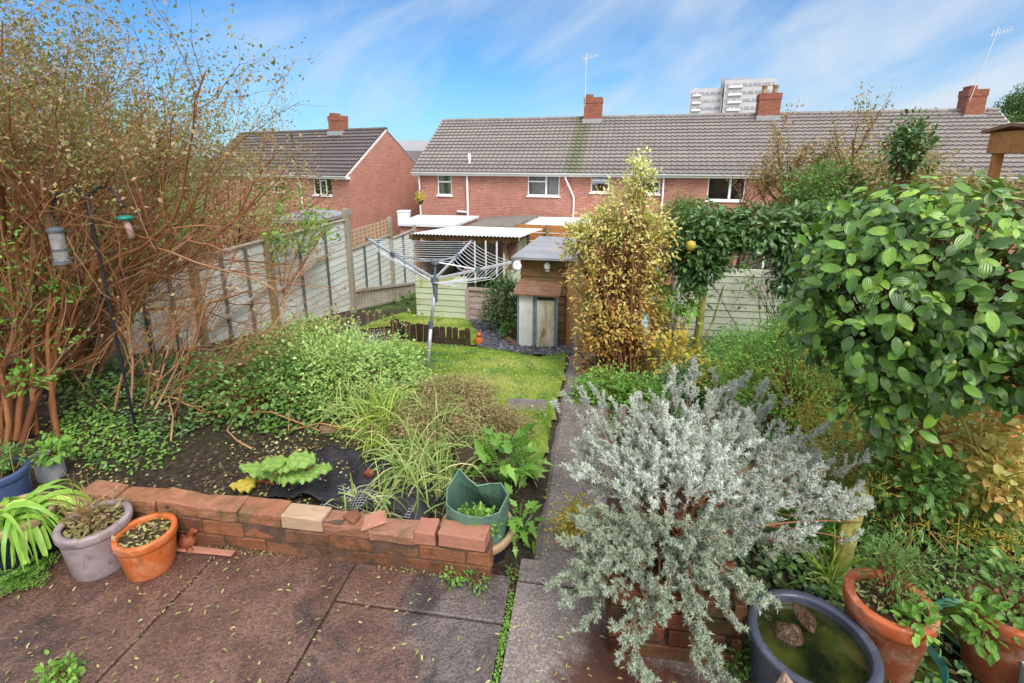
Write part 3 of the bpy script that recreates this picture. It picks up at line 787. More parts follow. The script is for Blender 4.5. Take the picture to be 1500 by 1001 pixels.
# slatted base strip under the far panels
mb = MB(); mr = MB()
n = 26
for i in range(n):
    k = K[510] + .12 + (K[607] - K[510] - .2) * i / (n - 1); q = at_k(k) + nrm2 * .10; z = gz(k)
    mb.bar((*q, z + .10), (*q, z + .50), .03, .065, up=(*nrm2, 0), var=RNG.random())
under(mb.build('base_slats', M['gravelb']), fence)
for dz, h in ((.52, .07), (.09, .06)):
    mb = MB(); qa = at_k(K[510] + .06) + nrm2 * .13; qb = at_k(K[607] - .02) + nrm2 * .13
    mb.bar((*qa, gz(K[510]) + dz), (*qb, gz(K[607]) + dz), .05, h); under(mb.build('base_rail', M['gravelb'], bevel=.004), fence)
# trellis
def trellis(k0, k1, z0, z1, nv, nh):
    mb = MB(); 
    for i in range(nv + 1):
        k = k0 + (k1 - k0) * i / nv; q = at_k(k) + nrm2 * .05; mb.bar((*q, z0), (*q, z1), .020, .028, up=(*nrm2, 0), var=RNG.random())
    for j in range(nh + 1):
        z = z0 + (z1 - z0) * j / nh; a, b = at_k(k0) + nrm2 * .022, at_k(k1) + nrm2 * .022; mb.bar((*a, z), (*b, z), .018, .028, var=RNG.random())
    under(mb.build('trellis', M['trellis']), fence)
trellis(K[510] + .1, K[572] - .07, zp2 + .03, fz(572, 322) + .0, 10, 4)

# ---------------------------------------------------------------- row of houses
def wall_holes(mb, w, h, holes, th=.25, y=0):
    xs = sorted({0, w, *[q for a in holes for q in (a[0], a[1])]}); zs = sorted({0, h, *[q for a in holes for q in (a[2], a[3])]})
    for i in range(len(xs) - 1):
        for j in range(len(zs) - 1):
            cx, cz = (xs[i] + xs[i + 1]) / 2, (zs[j] + zs[j + 1]) / 2
            if any(a[0] < cx < a[1] and a[2] < cz < a[3] for a in holes): continue
            mb.add([(xs[i], y, zs[j]), (xs[i + 1], y, zs[j]), (xs[i + 1], y, zs[j + 1]), (xs[i], y, zs[j + 1])], [(0, 1, 2, 3)])
    for a in holes:
        x0, x1, z0, z1 = a[:4]
        mb.add([(x0, y, z0), (x1, y, z0), (x1, y, z1), (x0, y, z1), (x0, y + th, z0), (x1, y + th, z0), (x1, y + th, z1), (x0, y + th, z1)],
               [(0, 4, 5, 1), (1, 5, 6, 2), (2, 6, 7, 3), (3, 7, 4, 0)])
def window(root, x0, x1, z0, z1, kind, y=0):
    f = MB(); b = .055; yy0, yy1 = y + .05, y + .12
    def fr(a0, a1, c0, c1, d=0): f.box((a0, yy0 + d, c0), (a1, yy1, c1))
    fr(x0, x1, z0, z0 + b); fr(x0, x1, z1 - b, z1); fr(x0, x0 + b, z0 + b, z1 - b); fr(x1 - b, x1, z0 + b, z1 - b)
    w, h = x1 - x0, z1 - z0
    if kind == 'small': fr(x0 + b, x1 - b, z0 + h * .58, z0 + h * .58 + .07, -.01)
    if kind == 'two': m = x0 + w * .58; fr(m - .04, m + .04, z0 + b, z1 - b); fr(x0 + b, m - .04, z0 + h * .6, z0 + h * .6 + .06, -.01)
    if kind == 'three': 
        m = x0 + w * .36; fr(m - .03, m + .03, z0 + b, z1 - b); m2 = x0 + w * .68; fr(m2 - .03, m2 + .03, z0 + b, z1 - b); fr(m + .03, m2 - .03, z0 + h * .68, z0 + h * .68 + .05, -.01)
    if kind == 'wide': m = x0 + w * .60; fr(m - .05, m + .05, z0 + b, z1 - b)
    fo = f.build('window', M['upvc'], root)
    g_ = MB(); g_.box((x0 + b, y + .08, z0 + b), (x1 - b, y + .09, z1 - b)); g_.build('pane', M['glass_t'], fo)
    s = MB(); s.box((x0 - .06, y - .06, z0 - .07), (x1 + .06, y + .10, z0 - .002)); s.build('sill', M['upvc'], fo)
    c = MB(); c.box((x0 - .1, y + .5, z0 - .2), (x1 + .1, y + .55, z1 + .1)); c.build('room_back', M['room'], fo)
    if kind != 'wide':
        c = MB(); n = 26; 
        for (p0, p1) in (((x0 + b, x0 + w * .36), (x1 - w * .33, x1 - b)) if kind != 'two' else ((x0 + b, x1 - b),)):
            xs = np.linspace(p0, p1, n); P = np.stack([np.stack([xs, y + .2 + .02 * np.sin(np.arange(n) * 1.6), np.full(n, zz)], -1) for zz in (z0 + b, z1 - b)])
            c.grid(P)
        c.build('curtain', M['curtain'], fo)
def mk_glass_t():
    t = NT('window_pane'); t.b.inputs['Base Color'].default_value = (.5, .55, .58, 1); t.b.inputs['Roughness'].default_value = .03
    g_ = t.n('ShaderNodeBsdfTransparent'); gl = t.n('ShaderNodeBsdfGlossy'); gl.inputs['Roughness'].default_value = .02; gl.inputs[0].default_value = (.8, .85, .9, 1)
    ms = t.n('ShaderNodeMixShader'); fr = t.n('ShaderNodeFresnel'); fr.inputs[0].default_value = 1.5
    k = t.math('ADD', t.math('MULTIPLY', fr.outputs[0], 1.2), .08)
    t.l(k, ms.inputs[0]); t.l(g_.outputs[0], ms.inputs[1]); t.l(gl.outputs[0], ms.inputs[2]); t.l(ms.outputs[0], t.o.inputs[0]); return t.m
M['glass_t'] = mk_glass_t()
M['room'] = m_plain('room_interior', (.10, .09, .085), .9, .3, 2, 0)

def tile_roof(root, L, run, z0, z1, mat, over=.25, ov=.28, name='roof'):
    """pantiled slope from the eaves (y=-ov) up to the ridge (y=run)"""
    sl = math.hypot(run + ov, z1 - z0 + (z1 - z0) * ov / run); ay, az = (run + ov) / sl, (z1 - z0) * (1 + ov / run) / sl
    zb = z0 - (z1 - z0) * ov / run
    pitch = .31; nr = int(round(sl / pitch)); pitch = sl / nr
    x = np.arange(-over, L + over + .001, .0575); prof = .032 * (np.abs(((x / .23) % 1) - .5) < .28)
    prof = .022 * np.clip(1.35 * np.cos(x * 2 * PI / .25), -.6, 1)
    mb = MB()
    for r in range(nr):
        rows_ = []
        xo = (.06 if r % 2 else 0)
        for d, lift in ((r * pitch - .03, -.005), (r * pitch - .03, .072), ((r + 1) * pitch, .0)):
            y = -ov + ay * d; z = zb + az * d
            rows_.append(np.stack([x, y - az * (lift + prof * (1 if lift else .2)), z + ay * (lift + prof)], -1))
        mb.grid(np.array(rows_)[:, ::-1] if False else np.array(rows_), RNG.random())
    o = mb.build(name, mat, root, smooth=False)
    under_ = MB(); under_.add([(-over, -ov, zb - .04), (L + over, -ov, zb - .04), (L + over, run, z1 - .04), (-over, run, z1 - .04)], [(0, 1, 2, 3)])
    # rear slope
    bk = MB(); bk.add([(-over, run, z1 + .01), (L + over, run, z1 + .01), (L + over, 2 * run + ov, zb), (-over, 2 * run + ov, zb), (-over, run, z1 - .09), (L + over, run, z1 - .09), (L + over, 2 * run + ov, zb - .1), (-over, 2 * run + ov, zb - .1)],
                     [(0, 1, 2, 3), (7, 6, 5, 4), (0, 3, 7, 4), (1, 5, 6, 2)]); bk.build('rear_roof', mat, root)
    u = MB(); n_ = int(L / .45)
    xs = np.linspace(-over, L + over, n_ + 1)
    for i in range(n_): u.tube([(xs[i] + .01, run, z1 + .03), (xs[i + 1] - .01, run, z1 + .03)], .11, 8, RNG.random())
    u.build('ridge_tiles', mat, root)
    sf = MB(); sf.box((-over, -ov + .02, zb - .18), (L + over, .0, zb - .05)); sf.build('soffit', M['upvc'], root)
    gt = MB(); xs = np.array([-over, L + over]); an = np.linspace(PI, 2 * PI, 9)
    P = np.stack([np.stack([np.full(9, q), -ov - .06 + .065 * np.cos(an), zb - .03 + .065 * np.sin(an)], -1) for q in xs]); gt.grid(P); P2 = P.copy(); P2[..., 2] += .008
    gt.grid(P2[:, ::-1]); gt.build('gutter', M['upvc'], root)
    # barge edge
    for q in (-over + .02, L + over - .02):
        vg = MB(); vg.bar((q, -ov, zb - .05), (q, run, z1 - .03), .03, .12); vg.bar((q, 2 * run + ov, zb - .05), (q, run, z1 - .03), .03, .12)
        vg.build('barge_board', M['gutter'], root)
def chimney(root, x, y, z0, w, d, h, pot='cap', aerial=None):
    w *= .93
    mb = MB(); mb.box((x - w / 2, y - d / 2, z0), (x + w / 2, y + d / 2, z0 + h - .30))
    ch = mb.build('chimney', M['chimney_brick'], root)
    c = MB(); c.box((x - w / 2 - .022, y - d / 2 - .022, z0 + h - .30), (x + w / 2 + .022, y + d / 2 + .022, z0 + h - .02)); c.build('corbel', M['chimney_brick'], ch)
    if pot == 'cap':
        c = MB(); c.box((x - w / 2 + .06, y - d / 2 + .08, z0 + h - .02), (x - .04, y + d / 2 - .08, z0 + h + .14)); c.build('chimney_cap', M['chimney_brick'], ch)
    if pot == 'pots':
        for q in (-.24, .24):
            c = MB(); c.lathe([(.0, 0), (.15, 0), (.12, .1), (.12, .34), (.15, .36), (.15, .4), (.09, .4), (.09, .1), (0, .1)], 14, (x + q, y, z0 + h - .02)); c.build('chimney_pot', M['tan_rim'], ch, smooth=True)
    f = MB(); f.box((x - w / 2 - .07, y - d / 2 - .09, z0 + .02), (x + w / 2 + .07, y + d / 2, z0 + .28)); f.build('flashing', M['lead'], ch)
    if aerial:
        lean, ah = aerial; a = MB(); p0 = np.array([x - w / 2 + .05, y - d / 2 - .05, z0 + h - .5]); p1 = p0 + np.array([lean, 0, ah])
        a.tube([p0, p1], .016, 5)
        if ah > 2:
            a.tube([p1 - np.array([.25, 0, .3]), p1 + np.array([.6, .2, -.1])], .012, 4)
            for q in np.linspace(-.2, .5, 6): b = p1 + np.array([q, q * .3, -.2 + q * .2]); a.tube([b - np.array([.02, 0, .14]), b + np.array([.02, 0, .14])], .007, 3)
        a.build('aerial', M['gutter'], ch)
R1 = math.radians(-15.0)
rowC = at_c(613, 248.5, 25.2); EZ = rowC[2]; BASE = EZ - 5.2
row = thing('terrace_house', 'long red brick terrace under one grey pantile roof facing the garden end', 'house', (rowC[0], rowC[1], BASE), R1)
ex = np.array([math.cos(R1), math.sin(R1)]); ey = np.array([-math.sin(R1), math.cos(R1)])
def rowx(px, py, yl=0):   # local x, z on the plane y=yl of the row
    r = ray(px, py); p0 = rowC[:2] + ey * yl
    c = ((p0) @ ey) / (r[:2] @ ey); P = CAM + r * c
    return (P[:2] - p0) @ ex, P[2] - BASE
RL = 25.6; RUN = 3.9; EH = EZ - BASE
RZ = rowx(865, 174, RUN)[1]
wins = [(640, 661, 254, 286, 'small'), (773, 820, 254, 287, 'two'), (866, 893, 254, 282, 'small'), (940, 968, 256, 284, 'small'), (1038, 1094, 258, 294, 'wide'), (1190, 1215, 262, 296, 'small'), (1300, 1345, 262, 300, 'two')]
holes = []
for a, b, c, d, k in wins:
    x0, zt = rowx(a, c); x1, _ = rowx(b, c); _, zb_ = rowx((a + b) / 2, d); holes.append((x0, x1, zb_, min(zt, EH - .12), k))
holes += [(1.2, 2.9, .9, 2.2, 'two'), (5.2, 6.1, .1, 2.1, 'small'), (15.3, 17.2, .9, 2.2, 'two')]
mb = MB(); wall_holes(mb, RL, EH, holes)
for q in (0, RL):
    mb.add([(q, 0, 0), (q, 2 * RUN, 0), (q, 2 * RUN, EH), (q, RUN, RZ - .1), (q, 0, EH)], [(0, 1, 2, 3, 4)])
mb.add([(0, 2 * RUN, 0), (RL, 2 * RUN, 0), (RL, 2 * RUN, EH), (0, 2 * RUN, EH)], [(0, 1, 2, 3)])
mb.build('wall', M['house_brick'], row)
for h_ in holes: window(row, *h_)
M['tiles_row'] = mk_tiles('grey_pantiles', (.195, .175, .175), (.31, .275, .26), moss=rowx(848, 210, RUN * .5)[0])
tile_roof(row, RL, RUN, EH + .08, RZ, M['tiles_row'])
for px, py0, py1, wpx, pot, aer in ((867, 142, 184, 26, 'cap', (-.0, 2.6)), (1125, 136, 180, 30, 'pots', None), (1425, 130, 180, 24, 'cap', (.5, 2.9))):
    x0, z0_ = rowx(px, py1, RUN - .45); _, z1_ = rowx(px, py0, RUN - .45)
    w_ = wpx / FP * (rowC[1] - .25 * x0 + 3) ; chimney(row, x0, RUN - .05, z0_ + .05, w_, .75, z1_ - z0_ - .05, pot, aer)
def downpipe(root, pts, name='downpipe', r=.04):
    mb = MB(); mb.tube(pts, r, 8); mb.build(name, M['upvc'], root)
x0, _ = rowx(686, 300); downpipe(row, [(x0, -.1, 0), (x0, -.1, EH - .1)], 'soil_pipe', .055)
z_ = rowx(686, 310)[1]; downpipe(row, [(x0 - .55, -.1, z_), (x0 - .05, -.1, z_ - .03)], 'branch_pipe', .05)
mb = MB(); z_ = rowx(683, 236, .4)[1]; mb.tube([(x0, .3, z_ - .5), (x0, .3, z_ + .35)], .06, 8); mb.build('roof_vent', M['upvc'], row, smooth=True)
x1, _ = rowx(829, 252); x2, z2 = rowx(841, 285)
downpipe(row, [(x1, -.3, EH - .1), (x1 + .02, -.25, EH - .35), (x2 - .1, -.1, z2 + .1), (x2, -.08, z2 - .15), (x2, -.08, 0)])
x3, _ = rowx(612, 280); downpipe(row, [(-.05, -.25, EH - .1), (.06, -.09, EH - .4), (.06, -.09, 0)])
x3, _ = rowx(971, 280); downpipe(row, [(x3, -.3, EH - .1), (x3, -.09, EH - .4), (x3, -.09, 0)])

# ---------------------------------------------------------------- left brick house
hc = at_c(512, 254, 26.0); E2 = hc[2]; B2 = E2 - 5.2
gd = np.array([.47, .883]); gd /= np.linalg.norm(gd); R2 = math.atan2(-gd[0], gd[1])
ex2 = np.array([math.cos(R2), math.sin(R2)]); ey2 = np.array([-math.sin(R2), math.cos(R2)])
L2, RUN2 = 13.0, 3.0
org = hc[:2] - ex2 * L2
hs = thing('brick_house', 'red brick semi detached house with gable end beyond the left fence', 'house', (org[0], org[1], B2), R2)
def lx(px, py, yl=0):
    r = ray(px, py); p0 = org + ey2 * yl; c = (p0 @ ey2) / (r[:2] @ ey2); P = CAM + r * c; return (P[:2] - p0) @ ex2, P[2] - B2
EH2 = 5.2; q = at_y(562, 190, (hc[:2] + ey2 * RUN2)[1]); RZ2 = q[2] - B2
holes = []
for a, b, c, d, k in [(457, 484, 255, 286, 'three'), (398, 415, 257, 281, 'small'), (367, 381, 260, 282, 'small')]:
    x0, zt = lx(a, c); x1, _ = lx(b, c); _, zb_ = lx((a + b) / 2, d); holes.append((x0, x1, zb_, min(zt, EH2 - .1), k))
holes.append((L2 - 3, L2 - 1.4, .9, 2.1, 'two'))
mb = MB(); wall_holes(mb, L2, EH2, holes)
for q in (0, L2): mb.add([(q, 0, 0), (q, 2 * RUN2, 0), (q, 2 * RUN2, EH2), (q, RUN2, RZ2 - .08), (q, 0, EH2)], [(0, 1, 2, 3, 4)])
mb.add([(0, 2 * RUN2, 0), (L2, 2 * RUN2, 0), (L2, 2 * RUN2, EH2), (0, 2 * RUN2, EH2)], [(0, 1, 2, 3)])
mb.build('wall', M['house_brick'], hs)
for h_ in holes: window(hs, *h_)
M['tiles_left'] = mk_tiles('dark_pantiles', (.10, .085, .09), (.155, .13, .135))
tile_roof(hs, L2, RUN2, EH2 + .06, RZ2, M['tiles_left'], over=.02, ov=.25)
x0, z0_ = lx(491, 197, RUN2 - .4); chimney(hs, x0, RUN2 - .1, z0_ - .1, .95, .7, lx(491, 169, RUN2 - .4)[1] - z0_ + .1, 'cap')
x0, _ = lx(441, 260); downpipe(hs, [(x0 - .5, -.3, EH2 - .1), (x0 - .1, -.12, EH2 - .35), (x0, -.08, EH2 - .6), (x0, -.08, 0)])
x0, z0_ = lx(431, 205, 1.6); mb = MB(); mb.tube([(x0, 1.5, z0_ - .3), (x0 - .1, 1.5, z0_ + .35)], .06, 6); mb.build('roof_vent', M['metal_black'], hs)

# far buildings in the gap and the tower block
def simple_house(name, label, cat, px, py_top, c, w, d, hgt, roof, rise, rz=0, mat='house_brick', nwin=5):
    p = at_c(px, py_top, c); z = p[2] - hgt - rise
    r = thing(name, label, cat, (p[0], p[1], z), rz)
    mb = MB(); holes = []
    for i in range(nwin):
        xx = -w / 2 + w * (i + .3) / nwin
        for zz in (1.0, 3.6): 
            if zz + 1.2 < hgt: holes.append((xx + w / 2, xx + w / 2 + w / nwin * .4, zz, zz + 1.2))
    m2 = MB(); wall_holes(m2, w, hgt, holes, .15)
    m2.v = [v - np.array([w / 2, 0, 0]) for v in m2.v]
    m2.add([(-w / 2, 0, 0), (-w / 2, d, 0), (-w / 2, d, hgt), (-w / 2, d / 2, hgt + rise), (-w / 2, 0, hgt)], [(0, 1, 2, 3, 4)])
    m2.add([(w / 2, 0, 0), (w / 2, d, 0), (w / 2, d, hgt), (w / 2, d / 2, hgt + rise), (w / 2, 0, hgt)], [(0, 1, 2, 3, 4)])
    m2.build('wall', M[mat], r)
    for (a, b, c0, c1) in [h[:4] for h in holes]:
        g_ = MB(); g_.box((a - w / 2, .12, c0), (b - w / 2, .2, c1)); g_.build('window', M['glass'], r)
    k = MB(); k.add([(-w / 2 - .3, -.4, hgt - .1), (w / 2 + .3, -.4, hgt - .1), (w / 2 + .3, d / 2, hgt + rise + .1), (-w / 2 - .3, d / 2, hgt + rise + .1), (w / 2 + .3, d + .4, hgt - .1), (-w / 2 - .3, d + .4, hgt - .1)], [(0, 1, 2, 3), (3, 2, 4, 5)])
    k.build('roof', roof, r); return r
M['slate'] = m_plain('far_slate', (.25, .25, .28), .7, .1, .5, 0)
simple_house('brick_house', 'distant red brick block with grey roof in the gap between the houses', 'house', 612, 206, 75, 11, 7, 5.0, M['slate'], 1.6, R1)
simple_house('brick_house', 'dark roofed house behind the gap, below the distant brick block', 'house', 618, 222, 48, 7, 6, 4.6, M['tiles_left'], 1.6, R1, nwin=3)

tp = at_c(1078, 113, 190); tzb = -6.
RT = math.radians(-20)
tower = thing('tower_block', 'pale high rise tower block showing above the terrace roof ridge', 'tower', (tp[0], tp[1], tzb), RT)
H_ = tp[2] - tzb
def tower_part(x0, x1, y0, y1, h, name):
    mb = MB(); mb.box((x0, y0, 0), (x1, y1, h)); o = mb.build(name, M['tower'], tower)
    nfl = int(h / 2.8)
    for k in range(nfl):
        z = h - 1.9 - k * 2.8
        if z < h - 26: break
        w = MB(); w.box((x0 + .5, y0 - .12, z - .5), (x1 - .5, y0 + .1, z + .55)); bd = w.build('window_band', M['tower_dark'], o)
        s = MB(); s.box((x0 + (x1 - x0) * .08, y0 - .75, z - 1.0), (x0 + (x1 - x0) * .36, y0 - .13, z - .2)); s.build('balcony', M['white'], o)
        x = x0 + 2.2; f = MB()
        while x < x1 - 1.5: f.box((x, y0 - .16, z - .52), (x + .5, y0 - .12, z + .57)); x += RNG.choice([1.6, 2.4, 3.2])
        f.build('mullions', M['tower'], o)
wpx = 190 / FP
tower_part(-62 * wpx, -16 * wpx, 2.5, 16, H_ - 13 * wpx, 'left_block')
tower_part(-14 * wpx, 54 * wpx, 0, 15, H_ - 4 * wpx, 'right_block')
mb = MB(); mb.box((-18 * wpx, 4, H_ - 22 * wpx), (-10 * wpx, 14, H_ + .5)); mb.box((-14 * wpx, 5, H_ - 4 * wpx), (24 * wpx, 14, H_ + .2)); mb.box((28 * wpx, 5, H_ - 4 * wpx), (48 * wpx, 12, H_ - .8)); mb.build('plant_room', M['tower_dark'], tower)
mb = MB()
for q in (-56, -52, -28): mb.box((q * wpx, 8, H_ - 14 * wpx), ((q + 2.2) * wpx, 9, H_ - 9 * wpx))
mb.build('roof_masts', M['tower'], tower)
# ---------------------------------------------------------------- local frames read off the photo
class Loc:
    def __init__(self, p, rz, base):
        self.o = np.array(p[:2], float); self.rz = rz; self.b = base
        self.ex = np.array([math.cos(rz), math.sin(rz)]); self.ey = np.array([-math.sin(rz), math.cos(rz)])
    def xz(self, px, py, yl=0):
        r = ray(px, py); p0 = self.o + self.ey * yl; c = (p0 @ self.ey) / (r[:2] @ self.ey); P = CAM + r * c
        return (P[:2] - self.o) @ self.ex, P[2] - self.b
    def x(self, px, py, yl=0): return self.xz(px, py, yl)[0]
    def z(self, px, py, yl=0): return self.xz(px, py, yl)[1]
    def loc(self): return (self.o[0], self.o[1], self.b)
def boards(mb, x0, x1, z0, z1, y, step=.12, th=.018, jit=.003):
    n = max(1, int(round((z1 - z0) / step))); h = (z1 - z0) / n
    for i in range(n):
        a = z0 + i * h; j = RNG.normal(0, jit)
        mb.add([(x0, y, a), (x1, y, a), (x1, y + .0, a + h), (x0, y, a + h), (x0, y - th + j, a + .004), (x1, y - th + j, a + .004), (x1, y - .004, a + h - .002), (x0, y - .004, a + h - .002)],
               [(4, 5, 6, 7), (0, 4, 7, 3), (1, 2, 6, 5), (0, 1, 5, 4), (3, 7, 6, 2)], RNG.random())
def vboards(mb, x0, x1, z0, z1, y, step=.12, th=.02, gap=.006):
    n = max(1, int(round((x1 - x0) / step))); w = (x1 - x0) / n
    for i in range(n): mb.box((x0 + i * w + gap / 2, y - th + RNG.normal(0, .002), z0), (x0 + (i + 1) * w - gap / 2, y, z1 + RNG.normal(0, .003)), RNG.random())

def side_boards(mb, x, y0, y1, z0, z1, sgn, step=.14):
    n = int(round((z1 - z0) / step)); h = (z1 - z0) / n
    for i in range(n):
        a = z0 + i * h; mb.add([(x + sgn * .02, y0, a), (x + sgn * .02, y1, a), (x + sgn * .004, y1, a + h), (x + sgn * .004, y0, a + h), (x, y0, a), (x, y1, a)], [(0, 1, 2, 3), (4, 5, 1, 0)], RNG.random())
# ---- open fronted summerhouse at the bottom of the neighbouring plot
p = on_g(684, 470); Ls = Loc(p, math.radians(-12), p[2])
sh = thing('summerhouse', 'pale green open fronted summerhouse with white corrugated roof and pinkish half door', 'summerhouse', Ls.loc(), Ls.rz)
X_ = Ls.x
xl, xd0, xd1, xr = X_(610, 440), X_(684, 440), X_(733, 440), X_(739, 440)
zt = Ls.z(650, 405); zr = Ls.z(680, 343); ztd = Ls.z(705, 426)
mb = MB(); boards(mb, xl, xd0, -.35, zt, 0, .135); mb.box((xl, .002, -.3), (xd0, .06, zt)); mb.build('front_wall', M['shedgreen'], sh)
mb = MB(); boards(mb, xd0 + .05, xd1 - .02, .0, ztd, .02, .15); mb.box((xd0 + .05, .022, 0), (xd1 - .02, .05, ztd)); hd = mb.build('half_door', M['shedpink'], sh)
mb = MB(); mb.box((xd0 + .03, -.03, ztd), (xd1 + .02, .07, ztd + .05)); mb.box((xd0 - .02, -.03, -.02), (xd0 + .05, .06, ztd)); mb.box((xd1 - .03, -.03, -.02), (xd1 + .07, .06, ztd + .1)); mb.build('door_rail', M['shedpink'], hd)
mb = MB(); mb.box((xd0 - .1, -.25, -.12), (xd1 + .15, .1, .03)); mb.build('step', M['roofwood'], sh)
mb = MB(); D = 2.6
zbk = Ls.z(680, 332, D + .3)
for x, y in ((xl + .05, .1), (xr, .07), (xl + .05, D), (xr, D)): mb = MB(); mb.box((x - .045, y - .04, -.3), (x + .045, y + .04, (zr if y < 1 else zbk) - .06)); mb.build('corner_post', M['roofwood'], sh)
mb = MB(); side_boards(mb, xl + .0, .0, D, -.3, zbk - .02, 1); mb.box((xl - .03, .07, -.3), (xl - .001, D, zbk - .03)); mb.build('left_wall', m_grain('cream_boards', (.42, .34, .29), (.58, .50, .44), axis=1), sh)
mb = MB(); vboards(mb, xl, xr + .1, .0, zbk - .05, D, .3, .02, .05); mb.build('back_wall', m_grain('cream_boards', (.42, .34, .29), (.58, .50, .44), axis=2), sh)
mb = MB(); mb.box((X_(664, 370, D) , D - .06, Ls.z(664, 392, D)), (X_(682, 370, D), D - .025, Ls.z(682, 358, D))); mb.build('dark_window', M['glass'], sh)
mb = MB()   # side wall on the right, running back
for i in range(12):
    z0 = -.3 + i * .15; mb.add([(xr + .03, .0, z0), (xr + .03, D, z0), (xr + .0, D, z0 + .16), (xr + .0, .0, z0 + .16), (xr - .03, 0, z0), (xr - .03, D, z0), (xr - .03, D, z0 + .16), (xr - .03, 0, z0 + .16)], [(0, 1, 2, 3), (7, 6, 5, 4), (0, 3, 7, 4), (3, 2, 6, 7)], RNG.random())
mb.build('side_wall', M['shedgreen'], sh)
mb = MB(); a = X_(733, 365, .3); b = X_(758, 365, .3)
mb.box((xd1 + .0, .28, zt + .15), (b, .32, zr - .04)); vboards(mb, xd1, b, zt + .15, zr - .04, .28, .05, .012, .004); mb.build('reed_screen', m_grain('reed_screen', (.14, .075, .05), (.30, .18, .13), axis=2), sh)
mb = MB()   # corrugated roof
x0, x1 = X_(603, 342, -.2), X_(761, 345, -.2); n = 260; xs = np.linspace(x0, x1, n)
w_ = .012 * np.sin(xs * 2 * PI / .076)
za = Ls.z(680, 345, -.25); zb_ = Ls.z(680, 332, D + .3)
P = np.array([np.stack([xs, np.full(n, y), z + w_], -1) for y, z in ((-.25, za), (D * .5, (za + zb_) / 2 + .01), (D + .3, zb_))])
mb.grid(P); P2 = P.copy(); P2[..., 2] -= .006; mb.grid(P2[:, ::-1]); mb.build('roof', M['corrug'], sh)
mb = MB(); n = 40; xs = np.linspace(xl - .05, X_(757, 350, -.1), n)
for i in range(n - 1):
    w = xs[i + 1] - xs[i]; mb.prism(np.array([(xs[i], -.12), (xs[i + 1] - .004, -.12), (xs[i + 1] - .004, -.10), (xs[i], -.10)]), za - .14 - .03 * math.sin(i * 1.3), za - .018)
mb.build('valance', M['shedbrown'], sh)
mb = MB(); vboards(mb, xd0, xd1 + .1, 0, Ls.z(700, 404, D * .6), D * .6, .1, .02, .02); mb.build('inner_fence', m_grain('red_boards', (.12, .035, .02), (.24, .08, .045), axis=2), sh)
rng = np.random.default_rng(5)
q = Ls.o + Ls.ey * 1.1 + Ls.ex * X_(712, 410, 1.1); q = np.array([q[0], q[1], Ls.b + Ls.z(712, 412, 1.1)])
ro = thing('topiary_ball', 'round dark green topiary ball inside the summerhouse above the half door', 'plant', (q[0], q[1], Ls.b))
pos, out, cv, cc = clumpy((0, 0, q[2] - Ls.b), (.2, .2, .2), 60, 14, .05, rng); mb = MB(); foliage_at(mb, L_DIAM, pos, out, .06, .03, rng, vv=cv); mb.build('foliage', M['lf_dark'], ro, uv='leaf')
mb = MB(); mb.tube([(0, 0, 0), (0, 0, q[2] - Ls.b)], .02, 6); mb.lathe([(0, 0), (.12, 0), (.15, .25), (.13, .25), (.12, .2), (0, .2)], 16); mb.build('stem_and_pot', M['terracotta'], ro)

# ---- brown lapped shed
p = on_g(830, 509); Lb_ = Loc(p, math.radians(-15), p[2])
bs = thing('shed', 'old brown lapboard shed with grey felt roof beside the path', 'shed', Lb_.loc(), Lb_.rz)
xa, xb = Lb_.x(764, 392), Lb_.x(831, 470); ze = Lb_.z(800, 379); D = 1.75
mb = MB(); boards(mb, xa, xb, -.02, ze, 0, .15, .022); mb.box((xa, .001, 0), (xb, .03, ze)); side_boards(mb, xa, .0, D, 0, ze, -1); side_boards(mb, xb, .0, D, 0, ze, 1)
mb.box((xa + .002, .03, 0), (xb - .002, D, ze)); mb.build('wall', M['shedbrown'], bs)
mb = MB(); mb.bar((xb + .02, -.03, -.02), (xb + .02, -.03, ze - .02), .05, .05, up=(0, 1, 0)); mb.build('corner_post', M['orangewood'], bs)
zq = Lb_.z(820, 350, D + .15)
mb = MB(); P = [(xa - .12, -.2, ze + .0), (xb + .2, -.2, ze + .02), (xb + .2, D + .15, zq), (xa - .12, D + .15, zq)]
mb.add([(*q[:2], q[2] + .035) for q in P] + P, [(0, 1, 2, 3), (7, 6, 5, 4), (0, 4, 5, 1), (1, 5, 6, 2), (2, 6, 7, 3), (3, 7, 4, 0)]); mb.build('roof', M['felt'], bs)
mb = MB(); q = (Lb_.x(803, 388), -.06, Lb_.z(803, 388)); mb.lathe([(0, 0), (.05, .01), (.055, .06), (.03, .10), (0, .11)], 10, (q[0], -.07, q[2] - .05)); mb.box((q[0] - .03, -.06, q[2] - .1), (q[0] + .03, -.02, q[2] - .02)); mb.build('lamp', M['white'], bs)
